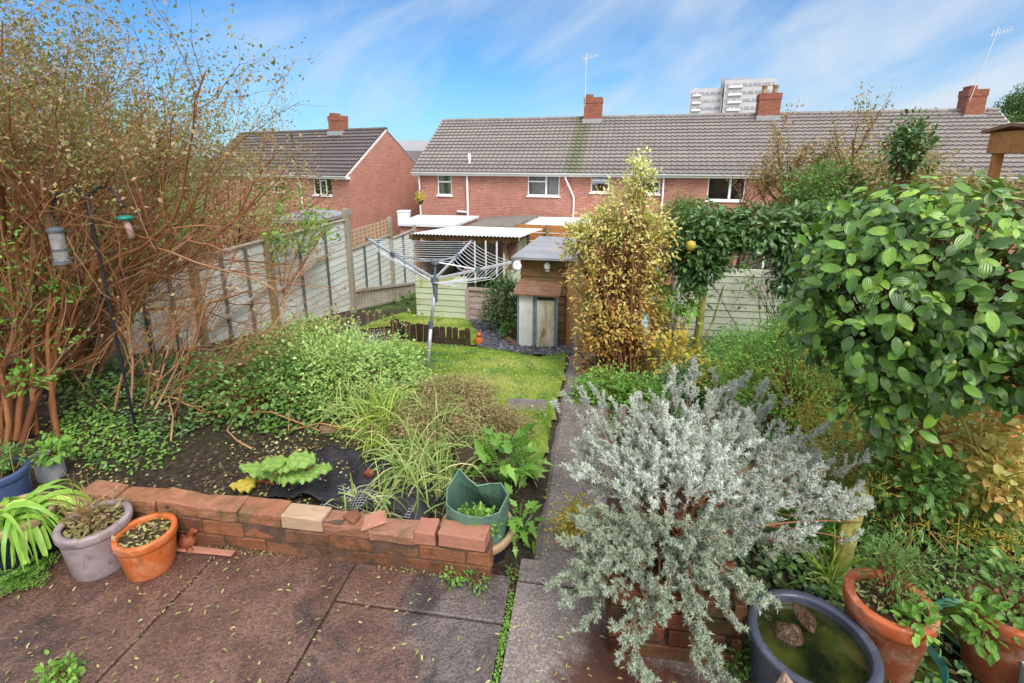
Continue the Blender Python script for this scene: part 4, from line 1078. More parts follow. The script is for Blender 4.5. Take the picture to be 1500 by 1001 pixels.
# ---- white metal cabinet
p = on_g(757, 509); Lc = Loc(p, math.radians(-9), p[2])
cb = thing('storage_cabinet', 'rusty white and blue tool cabinet with sloping brown board lid', 'cabinet', Lc.loc(), Lc.rz)
x0, x1 = Lc.x(757, 480), Lc.x(816, 480); zt = Lc.z(790, 432); D = .48; xm = Lc.x(782, 470)
mb = MB(); mb.box((x0, .03, .0), (x1, D, zt)); mb.build('body', M['blue_trim'], cb, bevel=.004)
mb = MB(); mb.box((x0 + .035, .0, .03), (xm - .02, .028, zt - .02)); mb.build('door', M['cabinet'], cb, bevel=.004)
t = NT('rusty_door'); co = t.co('Object', (3, 3, .8)); c = t.ramp(t.noise(co, 2.6, 6, .7, .4), [(.40, (.80, .78, .72)), (.56, (.62, .52, .36)), (.68, (.30, .17, .07))]); t.base(c, .5, .3); M['rusty'] = t.m
mb = MB(); mb.box((xm + .045, -.004, .0), (x1 - .05, .028, zt - .09)); o = mb.build('door', M['rusty'], cb, bevel=.004); o['label'] = 'rust streaked right door with a gap above it'
mb = MB(); mb.box((xm + .05, .022, zt - .085), (x1 - .05, .032, zt - .02)); mb.build('gap_shade_strip', M['metal_black'], cb)  # black strip standing in for the shade inside the gap over the door
mb = MB(); P = [(x0 - .05, -.08, zt + .0), (x1 + .03, -.08, zt - .015), (x1 + .07, D, zt + .20), (x0 + .03, D, zt + .2)]
for i in range(4):
    f0, f1 = i / 4 + .004, (i + 1) / 4 - .004
    a = [np.array(P[0]) * (1 - f) + np.array(P[3]) * f for f in (f0, f1)]; b = [np.array(P[1]) * (1 - f) + np.array(P[2]) * f for f in (f0, f1)]
    V = [a[0], b[0], b[1], a[1]]; mb.add([v + np.array([0, 0, .022]) for v in V] + V, [(0, 1, 2, 3), (7, 6, 5, 4), (0, 4, 5, 1), (1, 5, 6, 2), (2, 6, 7, 3), (3, 7, 4, 0)], RNG.random())
mb.build('lid', M['roofwood'], cb)
mb = MB(); mb.add([(x1, 0, zt - .01), (x1, D, zt - .01), (x1, D, zt + .18), (x0, 0, zt - .01), (x0, D, zt - .01), (x0, D, zt + .18)], [(0, 1, 2), (5, 4, 3)]); mb.build('lid_side', M['shedbrown'], cb)
mb = MB(); mb.bar((x0 - .1, -.14, -.0), (x1 + .12, -.16, -.0), .09, .05); tag(under(mb.build('plank', M['shedbrown'], bevel=.004), cb), None); bpy.data.objects[-1] if False else None

# ---- low picket edging
pk = thing('picket_edging', 'row of low dark mossy wooden pickets between the two lawns', 'fence', on_g(640, 505))
pts = [on_g(a, b) for a, b in ((577, 492), (600, 498), (640, 505), (688, 509))]
seg = []; 
for a, b in zip(pts[:-1], pts[1:]):
    seg += [a + (b - a) * f for f in np.arange(0, 1, .105 / np.linalg.norm(b - a))]
for q in seg:
    mb = MB(); h = .25 + RNG.normal(0, .012); w = .042; a = RNG.normal(0, .03)
    mb.prism(np.array([(-w, 0), (w, 0), (w, h - .0), (w * .6, h + .02), (-w * .6, h + .02), (-w, h)]), -.012, .012)
    V = mb.v[0]; mb.v[0] = np.c_[V[:, 0] + V[:, 1] * a, V[:, 2], V[:, 1]] + np.array([q[0], q[1], tz(*q[:2]) + .03])
    under(mb.build('picket', M['darkwood'], bevel=.002), pk)
mb = MB()
for a, b in zip(pts[:-1], pts[1:]):
    mb.bar(a + [0, .02, .1], b + [0, .02, .1], .02, .03)
under(mb.build('rail', M['darkwood']), pk)

# ---- outhouses behind
def block(name, label, cat, corners, base, walls, roofm, th=.12, parts=True):
    """flat or tilted roof slab over walls: corners = four world points of the roof underside"""
    c = np.array(corners, float); o = c.mean(0); r = thing(name, label, cat, (o[0], o[1], base))
    mb = MB(); V = np.r_[c + [0, 0, th], c]; mb.add(V, [(0, 1, 2, 3), (7, 6, 5, 4), (0, 4, 5, 1), (1, 5, 6, 2), (2, 6, 7, 3), (3, 7, 4, 0)]); under(mb.build('roof', roofm), r)
    k = o + (c - o) * .95; V = np.r_[k - [0, 0, .002], np.c_[k[:, :2], np.full(4, base)]]; mb = MB(); mb.add(V, [(0, 4, 5, 1), (1, 5, 6, 2), (2, 6, 7, 3), (3, 7, 4, 0)]); under(mb.build('wall', walls), r)
    return r
b0 = tz(-3, 20)
c4 = lambda *a: [at_c(x, y, c) for x, y, c in a]
block('outhouse', 'brick outhouse with flat white roof below the small terrace window', 'outhouse', c4((583, 331, 19), (664, 334, 18.3), (702, 319.5, 23), (612, 318, 23.5)), b0, M['house_brick'], M['corrug'], .1)
block('outhouse', 'outhouse with sloping brown felt roof and white verge beside the white roofed one', 'outhouse', c4((666, 335, 20.8), (752, 336, 19.8), (788, 318, 23.1), (716, 321, 24.6)), b0, M['white'], M['felt_brown'], .1)
block('outhouse', 'low outhouse with flat dark roof against the left brick house', 'outhouse', c4((396, 327, 20.0), (470, 327, 18.5), (516, 315, 21.5), (452, 309, 24.6)), b0, M['house_brick'], M['felt'], .12)
block('outhouse', 'white rendered outhouse roof seen over the orange board fence', 'outhouse', c4((770, 334, 21.6), (862, 334, 20.6), (868, 322, 23.6), (790, 321, 23.6)), b0, M['white'], M['white'], .1)
# orange boards behind the shed
a, b = at_c(755, 350, 13.5), at_c(850, 356, 13.0); ob = thing('board_fence', 'orange brown horizontal board fence behind the grey shed roof', 'fence', (a[0], a[1], tz(a[0], a[1])))
for i in range(8):
    z = a[2] + .30 - i * .22; mb = MB(); mb.bar((a[0], a[1], z), (b[0] + .4, b[1], z), .025, .2, var=RNG.random()); under(mb.build('board', M['orangewood']), ob)
mb = MB()
for f in (0, .5, 1): q = a + (b - a) * f; mb.bar((q[0], q[1] - .05, tz(*q[:2])), (q[0], q[1] - .05, a[2] + .42), .08, .08, up=(0, 1, 0))
under(mb.build('posts', M['post']), ob)
q = at_c(591, 331, 22.5); mb = MB(); w = 16 / FP * 22.5
mb.box((-w / 2, 0, 0), (w / 2, .5, .62)); mb.box((-w / 2 - .03, -.03, .62), (w / 2 + .03, .53, .66)); o = mb.build('meter_box', M['upvc'], bevel=.01)
o.location = tuple(q); tag(o, 'white box standing at the foot of the left house gable wall', 'box')
q = at_c(616, 292, 23.6); rng = np.random.default_rng(3)
hb = thing('hanging_basket', 'yellow green flowering hanging basket at the corner of the terrace', 'basket', q)
mb = MB(); pos, out, cv, cc = clumpy((0, 0, .08), (.17, .17, .2), 30, 10, .06, rng); foliage_at(mb, L_DIAM, pos, out, .09, .06, rng, vv=cv); mb.build('foliage', M['lf_yellow'], hb, uv='leaf')
mb = MB(); mb.lathe([(0, -.28), (.08, -.25), (.15, -.12), (.17, 0), (0, -.02)], 12); mb.tube([(0.0, .0, 0), (0, 0, .45), (.2, .3, .5)], .012, 4); mb.build('basket', M['metal_black'], hb)

# ---- pale green board fence at the right
p = on_g(1095, 503); Lf = Loc(p, math.radians(-8.5), p[2])
bf = thing('board_fence', 'pale green horizontal board fence behind the leafy arch', 'fence', Lf.loc(), Lf.rz)
x0, x1, z1 = Lf.x(985, 480), Lf.x(1330, 480), Lf.z(1095, 395)
xs = np.array([x0, Lf.x(1180, 480), Lf.x(1330, 480), x1 + 1.5])
for i in range(3):
    mb = MB(); boards(mb, xs[i] + .05, xs[i + 1] - .05, -.15 - .0, z1, 0, .125, .02); mb.box((xs[i] + .05, .002, -.15), (xs[i + 1] - .05, .03, z1)); mb.build('fence_panel', M['fence_pale'] if i != 1 else M['shedgreen'], bf)
for x in xs: mb = MB(); mb.box((x - .045, -.05, -.2), (x + .045, .05, z1 + .06)); mb.build('post', M['greypost'], bf, bevel=.006)

# ---- rotary clothes line
b = on_g(625, 548); top = at_y(637, 409, b[1] + .02)
rl = thing('rotary_clothes_line', 'grey rotary clothes line with its arms spread over the lawn', 'clothes line', b)
rel = lambda q: np.array(q) - b
hub = rel(top); up2 = rel(at_y(637.5, 384, b[1] + .03))
mb = MB(); mb.tube([(0, 0, -.05), hub * .55], .022, 10); mb.tube([hub * .5, hub - [0, 0, .12]], .018, 10); mb.build('pole', M['alu'], rl, smooth=True)
mb = MB(); mb.tube([hub * .52 - [0, 0, .03], hub * .52 + [0, 0, .05]], .028, 10); mb.tube([hub - [0, 0, .26], hub - [0, 0, .04]], [.02, .032], 10); mb.tube([hub - [0, 0, .04], hub + [0, 0, .02]], .042, 10); mb.build('hub', M['grey_plastic'], rl)
mb = MB(); mb.tube([hub, up2 + [0, 0, .02]], .014, 8); mb.tube([up2 - [0, 0, .02], up2 + [0, 0, .02]], .045, 10); mb.build('top_hub', M['grey_plastic'], rl)
tipz = .80
tips = []
for px, py in ((538, 350), (690, 354), (752, 384)):
    r = ray(px, py); tips.append(rel(CAM + r * ((tipz - CAM[2]) / r[2])))
for tp_ in tips:
    mb = MB(); mb.bar(hub, tp_, .022, .028); arm = mb.build('arm', M['alu'], rl, bevel=.003)
    m = hub + (tp_ - hub) * .55
    mb = MB(); mb.tube([up2, m], .009, 6); mb.build('strut', M['alu'], rl)
    mb = MB(); mb.bar(m - (tp_ - hub) * .03, m + (tp_ - hub) * .03, .045, .05); mb.bar(tp_ - (tp_ - hub) * .02, tp_ + (tp_ - hub) * .01, .035, .04); mb.build('arm_clip', M['grey_plastic'], rl)
def cordline(mb, p, q, sag, n=9):
    t = np.linspace(0, 1, n)[:, None]; P = p * (1 - t) + q * t; P[:, 2] -= (4 * t * (1 - t) * sag)[:, 0]; mb.tube(P, .0032, 3, cap=False)
mb = MB(); rng = np.random.default_rng(11)
for f in np.linspace(.42, .99, 10):
    cordline(mb, hub + (tips[0] - hub) * f, hub + (tips[1] - hub) * f, .01)
    cordline(mb, hub + (tips[1] - hub) * f, hub + (tips[2] - hub) * f, .03)
# folded cords: bunched along the front of the left arm and slack towards the right arm
for f in np.linspace(.35, .98, 11):
    a = hub + (tips[0] - hub) * f; c = hub + (tips[2] - hub) * f
    m1 = hub + (tips[0] - hub) * (f * .45) + np.array([.02, -.10, -.05 + rng.normal(0, .02)]); m2 = hub + (tips[2] - hub) * (f * .45) + np.array([0, -.05, -.06 + rng.normal(0, .02)])
    mid = hub + np.array([0, -.05, -.03])
    mb.tube(np.array([a, a * .6 + m1 * .4 + [0, 0, -.06 * f], m1, mid]), .0035, 3, cap=False); mb.tube(np.array([mid, m2 + [0, 0, -.02], m2 * .4 + c * .6 + [0, 0, -.10 * f], c]), .0035, 3, cap=False)
mb.build('cords', M['cord'], rl)
rng = np.random.default_rng(4)
q = tips[2] + b; pg = thing('peg_bag', 'crumpled white peg bag hanging at the right tip of the clothes line', 'peg bag', q)
mb = MB(); n = 14; prof = [(.01, .01), (.03, .0), (.045, -.03), (.045, -.06), (.03, -.085), (0, -.09)]; mb.lathe(prof, n, (.03, 0, 0), wob=.25); v = mb.v[0]; mb.v[0] = v + rng.normal(0, .008, v.shape); mb.build('bag', M['peg'], pg, smooth=True)

# ---- shepherd's hook with two feeders
b = on_g(202, 640); Yh = b[1]
hk = thing('shepherds_hook', 'black double shepherds hook leaning in the ivy bed', 'garden hook', b)
P = [b + [0, 0, -.05]] + [at_y(x, y, Yh) for x, y in ((190, 588), (167, 480), (148, 385), (133, 320), (127, 287))]; P = np.array(P) - b
mb = MB(); mb.tube(P, .0095, 8); mb.build('pole', M['metal_black'], hk, smooth=True)
for pts_ in (((133, 320), (126, 292), (115, 281), (98, 279), (84, 285), (77, 298), (76, 314), (80, 318)), ((128, 296), (131, 284), (145, 275), (160, 276), (171, 286), (177, 299), (182, 304))):
    mb = MB(); mb.tube(np.array([at_y(x, y, Yh) for x, y in pts_]) - b, .0085, 8); mb.build('hook', M['metal_black'], hk, smooth=True)
q = at_y(81, 337, Yh); 
fd = thing('bird_feeder', 'pale grey seed feeder tube hanging from the left hook', 'bird feeder', q - [0, 0, .0])
w = .042
mb = MB(); mb.lathe([(0, .02), (w * .6, .018), (w * 1.15, 0), (w * 1.1, -.012), (0, -.012)], 18); mb.tube([(0, 0, .01), (-.004, 0, .05), (-.012, 0, .085)], .002, 4); mb.build('lid', M['grey_plastic'], fd, smooth=False)
mb = MB(); mb.lathe([(w * .9, -.01), (w * .9, -.19)], 18); mb.build('tube', M['tube_clear'], fd, smooth=True)
mb = MB(); mb.lathe([(0, -.19), (w * 1.1, -.19), (w * 1.15, -.21), (0, -.215)], 18); mb.lathe([(w * .93, -.115), (w * .93, -.13)], 18)
for s_ in (-1, 1): mb.tube([(0, 0, -.17), (s_ * .075, 0, -.172)], .004, 5)
mb.build('perch', M['grey_plastic'], fd)
q = at_y(183, 319, Yh)
fd = thing('bird_feeder', 'small bird feeder with green cap and pinkish tube under the right hook', 'bird feeder', q)
mb = MB(); mb.lathe([(0, .014), (.03, .012), (.048, 0), (.044, -.01), (0, -.01)], 18); mb.tube([(0, 0, .01), (0, 0, .062)], .002, 4); mb.build('cap', M['feed_green'], fd, smooth=True)
mb = MB(); mb.tube([(.0, 0, -.01), (.012, 0, -.06), (.022, 0, -.125)], [.017, .019, .017], 10); mb.build('tube', m_plain('pink_feed', (.42, .27, .24), .5, .3, 30, .3, 60), fd, smooth=True)
mb = MB(); mb.tube([(.008, .012, -.01), (.03, .012, -.11)], .012, 8); mb.build('guard', M['metal_black'], fd)

# ---- things behind the autumn shrub
b = on_g(913, 545); wb = thing('water_butt', 'blue green plastic water butt with a crumpled pale blue cover behind the autumn shrub', 'water butt', b)
r_ = 28 / FP * 6.9; h_ = at_y(913, 476, b[1])[2] - b[2]
mb = MB(); mb.lathe([(0, 0), (r_ * .86, 0), (r_ * .95, h_ * .25), (r_ * 1.0, h_ * .3), (r_ * 1.0, h_ * .62), (r_ * 1.04, h_ * .66), (r_, h_ * .7), (r_ * .98, h_), (0, h_)], 28); mb.build('barrel', M['butt'], wb, smooth=True)
mb = MB(); n = 30; prof = [(r_ * 1.06, h_ - .06), (r_ * 1.08, h_ + .02), (r_ * .95, h_ + .14), (r_ * .6, h_ + .24), (.01, h_ + .22)]; mb.lathe(prof, n, wob=.05)
v = mb.v[0]; mb.v[0] = v + rng.normal(0, .018, v.shape); mb.build('cover', M['cover'], wb)
b = on_g(958, 528); bt = thing('bird_bath', 'weathered brown post with a pale stone basin on top right of the water butt', 'bird bath', b)
h_ = at_y(951, 447, b[1])[2] - b[2]; xo = at_y(951, 447, b[1])[0] - b[0]
mb = MB(); mb.tube([(0, 0, -.05), (xo * .6, 0, h_ * .5), (xo, 0, h_)], [.06, .05, .06], 9, RNG.random()); mb.build('post', M['bark_grey'], bt)
mb = MB(); mb.lathe([(0, h_), (.10, h_), (.15, h_ + .05), (.155, h_ + .085), (.13, h_ + .085), (.10, h_ + .05), (0, h_ + .045)], 12, (xo, 0, 0), wob=.06); mb.build('basin', M['basin'], bt)
b = on_g(962, 520); sf_ = thing('bird_feeder', 'small teal topped feeder on a thin black pole behind the stone basin', 'bird feeder', b)
P = [at_y(959, 500, b[1]), at_y(957, 450, b[1]), at_y(962, 398, b[1])]; P = [np.array([0, 0, 0.])] + [q - b for q in P]
mb = MB(); mb.tube(np.array(P), .010, 6); mb.build('pole', M['metal_black'], sf_)
mb = MB(); mb.lathe([(0, .03), (.04, .025), (.075, 0), (.07, -.012), (0, -.012)], 14, P[-1]); mb.build('cap', M['feed_green'], sf_, smooth=True)
mb = MB(); mb.lathe([(.04, -.012), (.04, -.16), (0, -.165)], 12, P[-1]); mb.build('tube', M['bark_grey'], sf_, smooth=True)

# small terracotta figure on the gravel
b = on_g(701, 506); fg = thing('garden_ornament', 'small terracotta animal ornament sitting at the edge of the gravel', 'ornament', b)
mb = MB(); mb.lathe([(0, 0), (.06, .0), (.075, .05), (.06, .12), (.04, .15), (0, .16)], 14); mb.build('body', M['terracotta'], fg, smooth=True)
mb = MB(); mb.lathe([(0, .0), (.035, .02), (.04, .05), (.025, .08), (0, .085)], 12, (.01, -.02, .14)); mb.tube([(.02, -.02, .2), (.04, -.02, .26)], [.014, .005], 6); mb.tube([(-.01, -.02, .2), (-.02, -.02, .26)], [.014, .005], 6); mb.build('head', M['terracotta'], fg, smooth=True)
for lab, s0_, t0_ in (('mossy timber edging plank below the dark bush beside the white cabinet', (735, 497), (756, 509)),):
    a = on_g(*s0_); c = on_g(*t0_); mb = MB(); mb.bar(a + [0, 0, .03], c + [0, 0, .03], .05, .09); tag(mb.build('edging_board', M['shedbrown'], bevel=.004), lab, 'board')

# ---- wooden bird table at the right edge
b = at_y(1512, 300, 2.7); g0 = tz(b[0], b[1])
tb = thing('bird_table', 'orange brown wooden bird table roof showing at the right edge above the leaves', 'bird table', (b[0], b[1], g0), math.radians(-14))
Lt = Loc(b, math.radians(-14), g0)
x0 = Lt.x(1488, 200); z1, z2, z3 = Lt.z(1470, 183), Lt.z(1470, 188), Lt.z(1470, 225); x1 = x0 + .46
mb = MB()
mb.add([(x0 - .02, -.22, z2 + .0), (x1 + .02, -.22, z2), (x1 + .02, .02, z1 + .012), (x0 - .02, .02, z1 + .012), (x0 - .02, .26, z2), (x1 + .02, .26, z2),
        (x0 - .02, -.22, z2 - .018), (x1 + .02, -.22, z2 - .018), (x1 + .02, .02, z1 - .006), (x0 - .02, .02, z1 - .006), (x0 - .02, .26, z2 - .018), (x1 + .02, .26, z2 - .018)],
       [(0, 1, 2, 3), (3, 2, 5, 4), (7, 6, 9, 8), (8, 9, 10, 11), (0, 6, 7, 1), (4, 5, 11, 10), (0, 3, 9, 6), (3, 4, 10, 9), (1, 7, 8, 2), (2, 8, 11, 5)])
mb.build('roof', M['roofwood'], tb)
mb = MB(); mb.box((x0, -.19, z3), (x1, -.165, z2 - .012)); mb.box((x0, .19, z3), (x1, .215, z2 - .012)); mb.box((x0, -.16, z3), (x0 + .02, .185, z2 - .012)); mb.build('side_boards', M['orangewood'], tb, bevel=.003)
z4 = z3 - .24
for x in (x0 + .03, x1 - .03):
    for y in (-.16, .16): mb = MB(); mb.box((x - .02, y - .02, z4), (x + .02, y + .02, z3 + .02)); mb.build('upright', M['orangewood'], tb, bevel=.003)
mb = MB(); mb.box((x0 - .03, -.24, z4 - .02), (x1 + .03, .24, z4)); mb.build('tray', M['roofwood'], tb, bevel=.003)
mb = MB(); xm = (x0 + x1) / 2; mb.box((xm - .04, -.04, -.05), (xm + .04, .04, z4 - .02)); mb.build('post', M['post'], tb, bevel=.004)
# ---------------------------------------------------------------- pots
def px_half(p, r):      # horizontal half extent in pixels of a level circle radius r at p
    def pr(q):
        d = np.asarray(q) - CAM; c = d[1] * CP - d[2] * SP; return 750 + FP * d[0] / c
    e = 1e-3; a = (pr(p + [e, 0, 0]) - pr(p - [e, 0, 0])) / 2 / e; b = (pr(p + [0, e, 0]) - pr(p - [0, e, 0])) / 2 / e
    return math.hypot(a, b) * r
def small_plant(parent, mat, n, c, R, L, W, rng, tp=L_LEAF, name='foliage', up=.6, flat=.5, nleaf=10, cr=.03):
    pos, out, cv, cc = clumpy(c, R, n, nleaf, cr, rng, shell=.1); pos[:, 2] = np.maximum(pos[:, 2], c[2] - R[2] * flat)
    mb = MB(); foliage_at(mb, tp, pos, out, L, W, rng, vv=cv)
    o = mb.build(name, mat, parent, uv='leaf')
    st = MB()
    for q in cc[::2]: st.tube(bez((c[0] + rng.normal(0, .01), c[1] + rng.normal(0, .01), c[2] - R[2] * .6), q, (0, 0, .02), 4), [.003, .003, .002, .002], 3, rng.random(), cap=False)
    st.build('stems', M['stem_brown'], parent); return o
def soil_disc(parent, r, z, rng, name='soil', mat='potting', leaves=60):
    a = np.linspace(0, 2 * PI, 25)[:-1]; mb = MB(); rs = np.linspace(0.001, r, 9)
    P = np.array([[(q * math.cos(b), q * math.sin(b), z + rng.normal(0, .006)) for b in np.append(a, 0)] for q in rs]); mb.grid(P)
    mb.build(name, M[mat], parent)
    if leaves:
        n = leaves; rr = r * np.sqrt(rng.random(n)) * .95; an = rng.random(n) * 2 * PI; pos = np.c_[rr * np.cos(an), rr * np.sin(an), np.full(n, z + .012)]
        ax = rnd_unit(n, rng); ax[:, 2] *= .2; mb = MB(); mb.leaves(L_DIAM, pos, norm(ax), norm(np.c_[rng.normal(0, .3, (n, 2)), np.ones(n)]), .03 * rng.uniform(.5, 1.2, n), .013, rng.random(n)); mb.build('leaf_scraps', M['litter'], parent, uv='leaf')['kind'] = 'stuff'
def pot(name, label, px, py, a, h, mat, z0=None, taper=.74, rim=.018, rimh=.035, cat='plant pot', soil=.03, rng=None, n=48, rimmat=None, pos=None, leaves=60):
    p = at_z(px, py, (0 if z0 is None else z0) + h) if pos is None else pos
    zb = 0 if z0 is None else z0
    r = a / px_half(p, 1.0)
    t = thing(name, label, cat, (p[0], p[1], zb))
    mb = MB(); mb.lathe([(0, 0), (r * taper, 0), (r * taper + .006, .012), (r * .93, h - rimh - .01)], n); mb.lathe([(r * .88, h - .01), (r * .86, h - (soil or .14) - .02), (r * .6, h - (soil or .14) - .02)], n)
    mb.build('body', M[mat], t, smooth=True)
    mb = MB(); mb.lathe([(r * .92, h - rimh - .012), (r * .97, h - rimh - .006), (r, h - rimh + .004), (r * 1.0, h - .008), (r * .985, h), (r - rim, h + .001), (r - rim - .008, h - .006), (r * .86, h - rimh)], n)
    mb.build('rim', M[rimmat or mat], t, smooth=True)
    if soil is not None: soil_disc(t, r * .89, h - soil, rng or RNG, leaves=leaves)
    return t, r, h
rng = np.random.default_rng(21)
pt, r, h = pot('plant_pot', 'bright orange terracotta pot of bare soil beside the low wall', 212, 777, 49, .205, 'terracotta', taper=.72, rng=rng, leaves=90)
pt, r, h = pot('plant_pot', 'mauve grey glazed pot with dead stems next to the bright orange pot', 137, 761, 59, .25, 'mauve_pot', rim=.024, rng=rng, leaves=120)
tr = Tree(rng)
for i in range(7): tr.grow((rng.normal(0, .04), rng.normal(0, .04), h - .03), (rng.normal(-.25, .3), rng.normal(-.1, .3), .8), .2, .0035, 1, 3, .6)
tr.mesh((3, 4)).build('dead_stems', M['dead'], pt)
small_plant(pt, M['heath'], 30, (0, 0, h + .01), (r * .75, r * .75, .05), .03, .015, rng, tp=L_DIAM)
# strap-leaved plant in a black pot
pt, r, h = pot('plant_pot', 'black glazed pot with tan rim holding a bright green strap leaved plant', 22, 750, 66, .27, 'black_pot', rimmat='tan_rim', rng=rng)
mb = MB()
for i in range(95):
    az = rng.normal(-.1, 1.0) if i % 4 else rng.uniform(-PI, PI); L = rng.uniform(.22, .46); el = rng.uniform(.5, 1.25)
    d = np.array([math.cos(az) * math.cos(el), math.sin(az) * math.cos(el), math.sin(el)]); p = np.array([rng.normal(0, .035), rng.normal(0, .035), h - .02]); K_ = 8
    pts = [p]; dd = d.copy()
    for k in range(K_):
        dd = norm(dd + np.array([0, 0, -.30 - .05 * k])); q = pts[-1] + dd * L / K_
        if q[2] < h * .45: q[2] = h * .45
        pts.append(q)
    pts = np.array(pts); tg = np.gradient(pts, axis=0); s_ = norm(np.cross(tg, [0, 0, 1.0]) + rng.normal(0, .15, 3)); w = .011 * np.sin(np.linspace(.35, PI - .02, K_ + 1)) ** .7 * rng.uniform(.7, 1.3)
    Pg = np.stack([pts - s_ * w[:, None], pts - np.array([0, 0, .003]), pts + s_ * w[:, None]], 1); mb.grid(Pg, rng.random())
mb.build('strap_leaves', M['lf_strap'], pt, smooth=True)
pt, r, h = pot('plant_pot', 'small pale grey plastic tub with a seedling at the back of the group', 69, 667, 24, .15, 'grey_pot', z0=.075, taper=.85, rim=.006, rimh=.012, rng=rng)
small_plant(pt, M['lf_bright'], 9, (0.03, 0, h + .03), (.06, .05, .05), .05, .03, rng)
pt, r, h = pot('plant_pot', 'dark blue glazed pot cut off by the left edge of the picture', -8, 690, 54, .30, 'blue_pot', z0=.02, rng=rng)
small_plant(pt, M['lf_mid'], 25, (0, 0, h + .05), (.12, .12, .08), .04, .02, rng)
tr = Tree(rng)
for i in range(8): tr.grow((rng.normal(0.03, .05), rng.normal(0, .04), h - .03), (rng.normal(.05, .15), rng.normal(0, .15), 1), .3, .003, 0)
tr.mesh((3,)).build('canes', M['dead'], pt)

# broken orange ornament
p = at_z(277, 800, 0.0); og = thing('broken_pot', 'small broken terracotta figure lying beside the bright orange pot', 'ornament', p)
rg = np.random.default_rng(2)
mb = MB(); mb.lathe([(0, 0), (.035, .004), (.045, .03), (.035, .06), (.022, .07), (0, .066)], 14); v = mb.v[0]; mb.v[0] = v + rg.normal(0, .004, v.shape); mb.build('body', M['terra_dark'], og, smooth=True)
mb = MB(); mb.tube([(.01, 0, .05), (.03, .01, .085), (.055, .0, .09)], [.018, .02, .008], 8); mb.tube([(-.03, -.01, .01), (-.07, -.03, .015)], [.02, .012], 7); mb.tube([(.02, -.03, .01), (.05, -.06, .02)], [.018, .012], 7); mb.build('limbs', M['terra_dark'], og, smooth=True)

# green woven bag standing in a dark pot behind the wall end
gz_ = -.12
pt, r, h = pot('plant_pot', 'dark pot with tan rim behind the wall end holding the green bag', 699, 768, 55, .22, 'black_pot', z0=gz_, rimmat='tan_rim', rim=.02, rng=rng, soil=.12)
top = [(673, 687, 0.39), (684, 700, 0.35), (699, 712, 0.32), (716, 709, 0.32), (734, 708, 0.33), (744, 725, 0.30), (731, 751, 0.27), (717, 757, 0.26), (703, 759, 0.26), (686, 757, 0.27), (673, 753, 0.27), (662, 747, 0.28), (654, 739, 0.29), (655, 717, 0.32), (664, 702, 0.35)]
o_ = np.array([pt.location[0], pt.location[1], 0])
TP = np.array([at_z(a, b, z) for a, b, z in top]); bag = thing('grow_bag', 'green woven plastic grow bag with an open folded mouth standing in the dark pot', 'grow bag', (pt.location[0], pt.location[1], -.10))
TP = TP - np.array(bag.location); nT = len(TP)
cen = TP.mean(0); ang = np.arctan2(TP[:, 1] - cen[1], TP[:, 0] - cen[0])
rows_ = []
for f, z in ((0, .0), (.35, .12), (.65, .22), (.85, None), (1, None)):
    row_ = []
    for i in range(nT):
        base = np.array([r * .8 * math.cos(ang[i]), r * .8 * math.sin(ang[i]), 0]); q = base * (1 - f) + TP[i] * f
        if z is not None: q[2] = z; q[:2] = base[:2] * (1 - f * .45) + TP[i][:2] * f * .45
        row_.append(q + (rg.normal(0, .004, 3) if 0 < f < 1 else 0))
    rows_.append(row_ + [row_[0]])
P = np.array(rows_); mb = MB(); mb.grid(P[:, ::-1]); b_ = mb.build('sides', M['bag'], bag)
so = b_.modifiers.new('thick', 'SOLIDIFY'); so.thickness = .004
sb = b_.modifiers.new('sub', 'SUBSURF'); sb.levels = 1; sb.render_levels = 1; sb.subdivision_type = 'SIMPLE'
mb = MB(); mb.tube(np.r_[TP, TP[:1]], .0045, 5, cap=False); mb.build('hem', M['bag'], bag)
zc = .27; cc_ = cen.copy(); cc_[2] = zc
mb = MB(); rs = np.linspace(0, .92, 5); P = np.array([[np.r_[(cen[:2] + (TP[i % nT][:2] - cen[:2]) * q), zc + rg.normal(0, .006)] for i in range(nT + 1)] for q in rs]); mb.grid(P); mb.build('soil', M['potting'], bag)
small_plant(bag, M['lf_bright'], 70, (cen[0] + .015, cen[1] - .02, zc + .02), (.085, .075, .04), .026, .016, rng, cr=.012)

# ---------------------------------------------------------------- right hand group
pt, r, h = pot('pond_tub', 'large purple blue tub full of green water beside the brick planter', 1190, 934, 100, .27, 'purple_pot', taper=.8, rim=.026, rimh=.026, cat='tub', soil=None)
mb = MB(); rs = np.linspace(.001, r * .9, 6); mb.grid(np.array([[(q * math.cos(b), q * math.sin(b), h - .035) for b in np.linspace(2 * PI, 0, 41)] for q in rs])); mb.build('water', M['water'], pt)
mb = MB(); mb.lathe([(r * .86, h - .02), (r * .8, h - .12), (.001, h - .14)], 40); mb.build('lining', M['purple_pot'], pt)
def rock(name, label, p, sz, mat, seed, cat='stone', sub=.9):
    g = np.random.default_rng(seed); n, m = 16, 10; th = np.linspace(0, 2 * PI, n + 1)[:-1]; ph = np.linspace(.01, PI - .01, m)
    pl = [(norm(g.normal(size=3)), g.uniform(.62, .9)) for _ in range(11)]
    d = np.array([[(math.sin(b) * math.cos(a), math.sin(b) * math.sin(a), math.cos(b)) for a in th] for b in ph]); rr = np.ones(d.shape[:2])
    for nn, k in pl: dot = d @ nn; rr = np.minimum(rr, np.where(dot > .05, k / np.maximum(dot, .05), 9))
    P = d * (rr * (1 + .03 * g.normal(size=rr.shape)))[..., None] * np.asarray(sz)
    P = np.concatenate([P, P[:, :1]], 1); mb = MB(); mb.grid(P[::-1]); mb.v[0] = mb.v[0] + np.array([0, 0, sz[2] * sub]); o = mb.build(name, mat, smooth=False); o.location = tuple(p)
    return tag(o, label, cat)
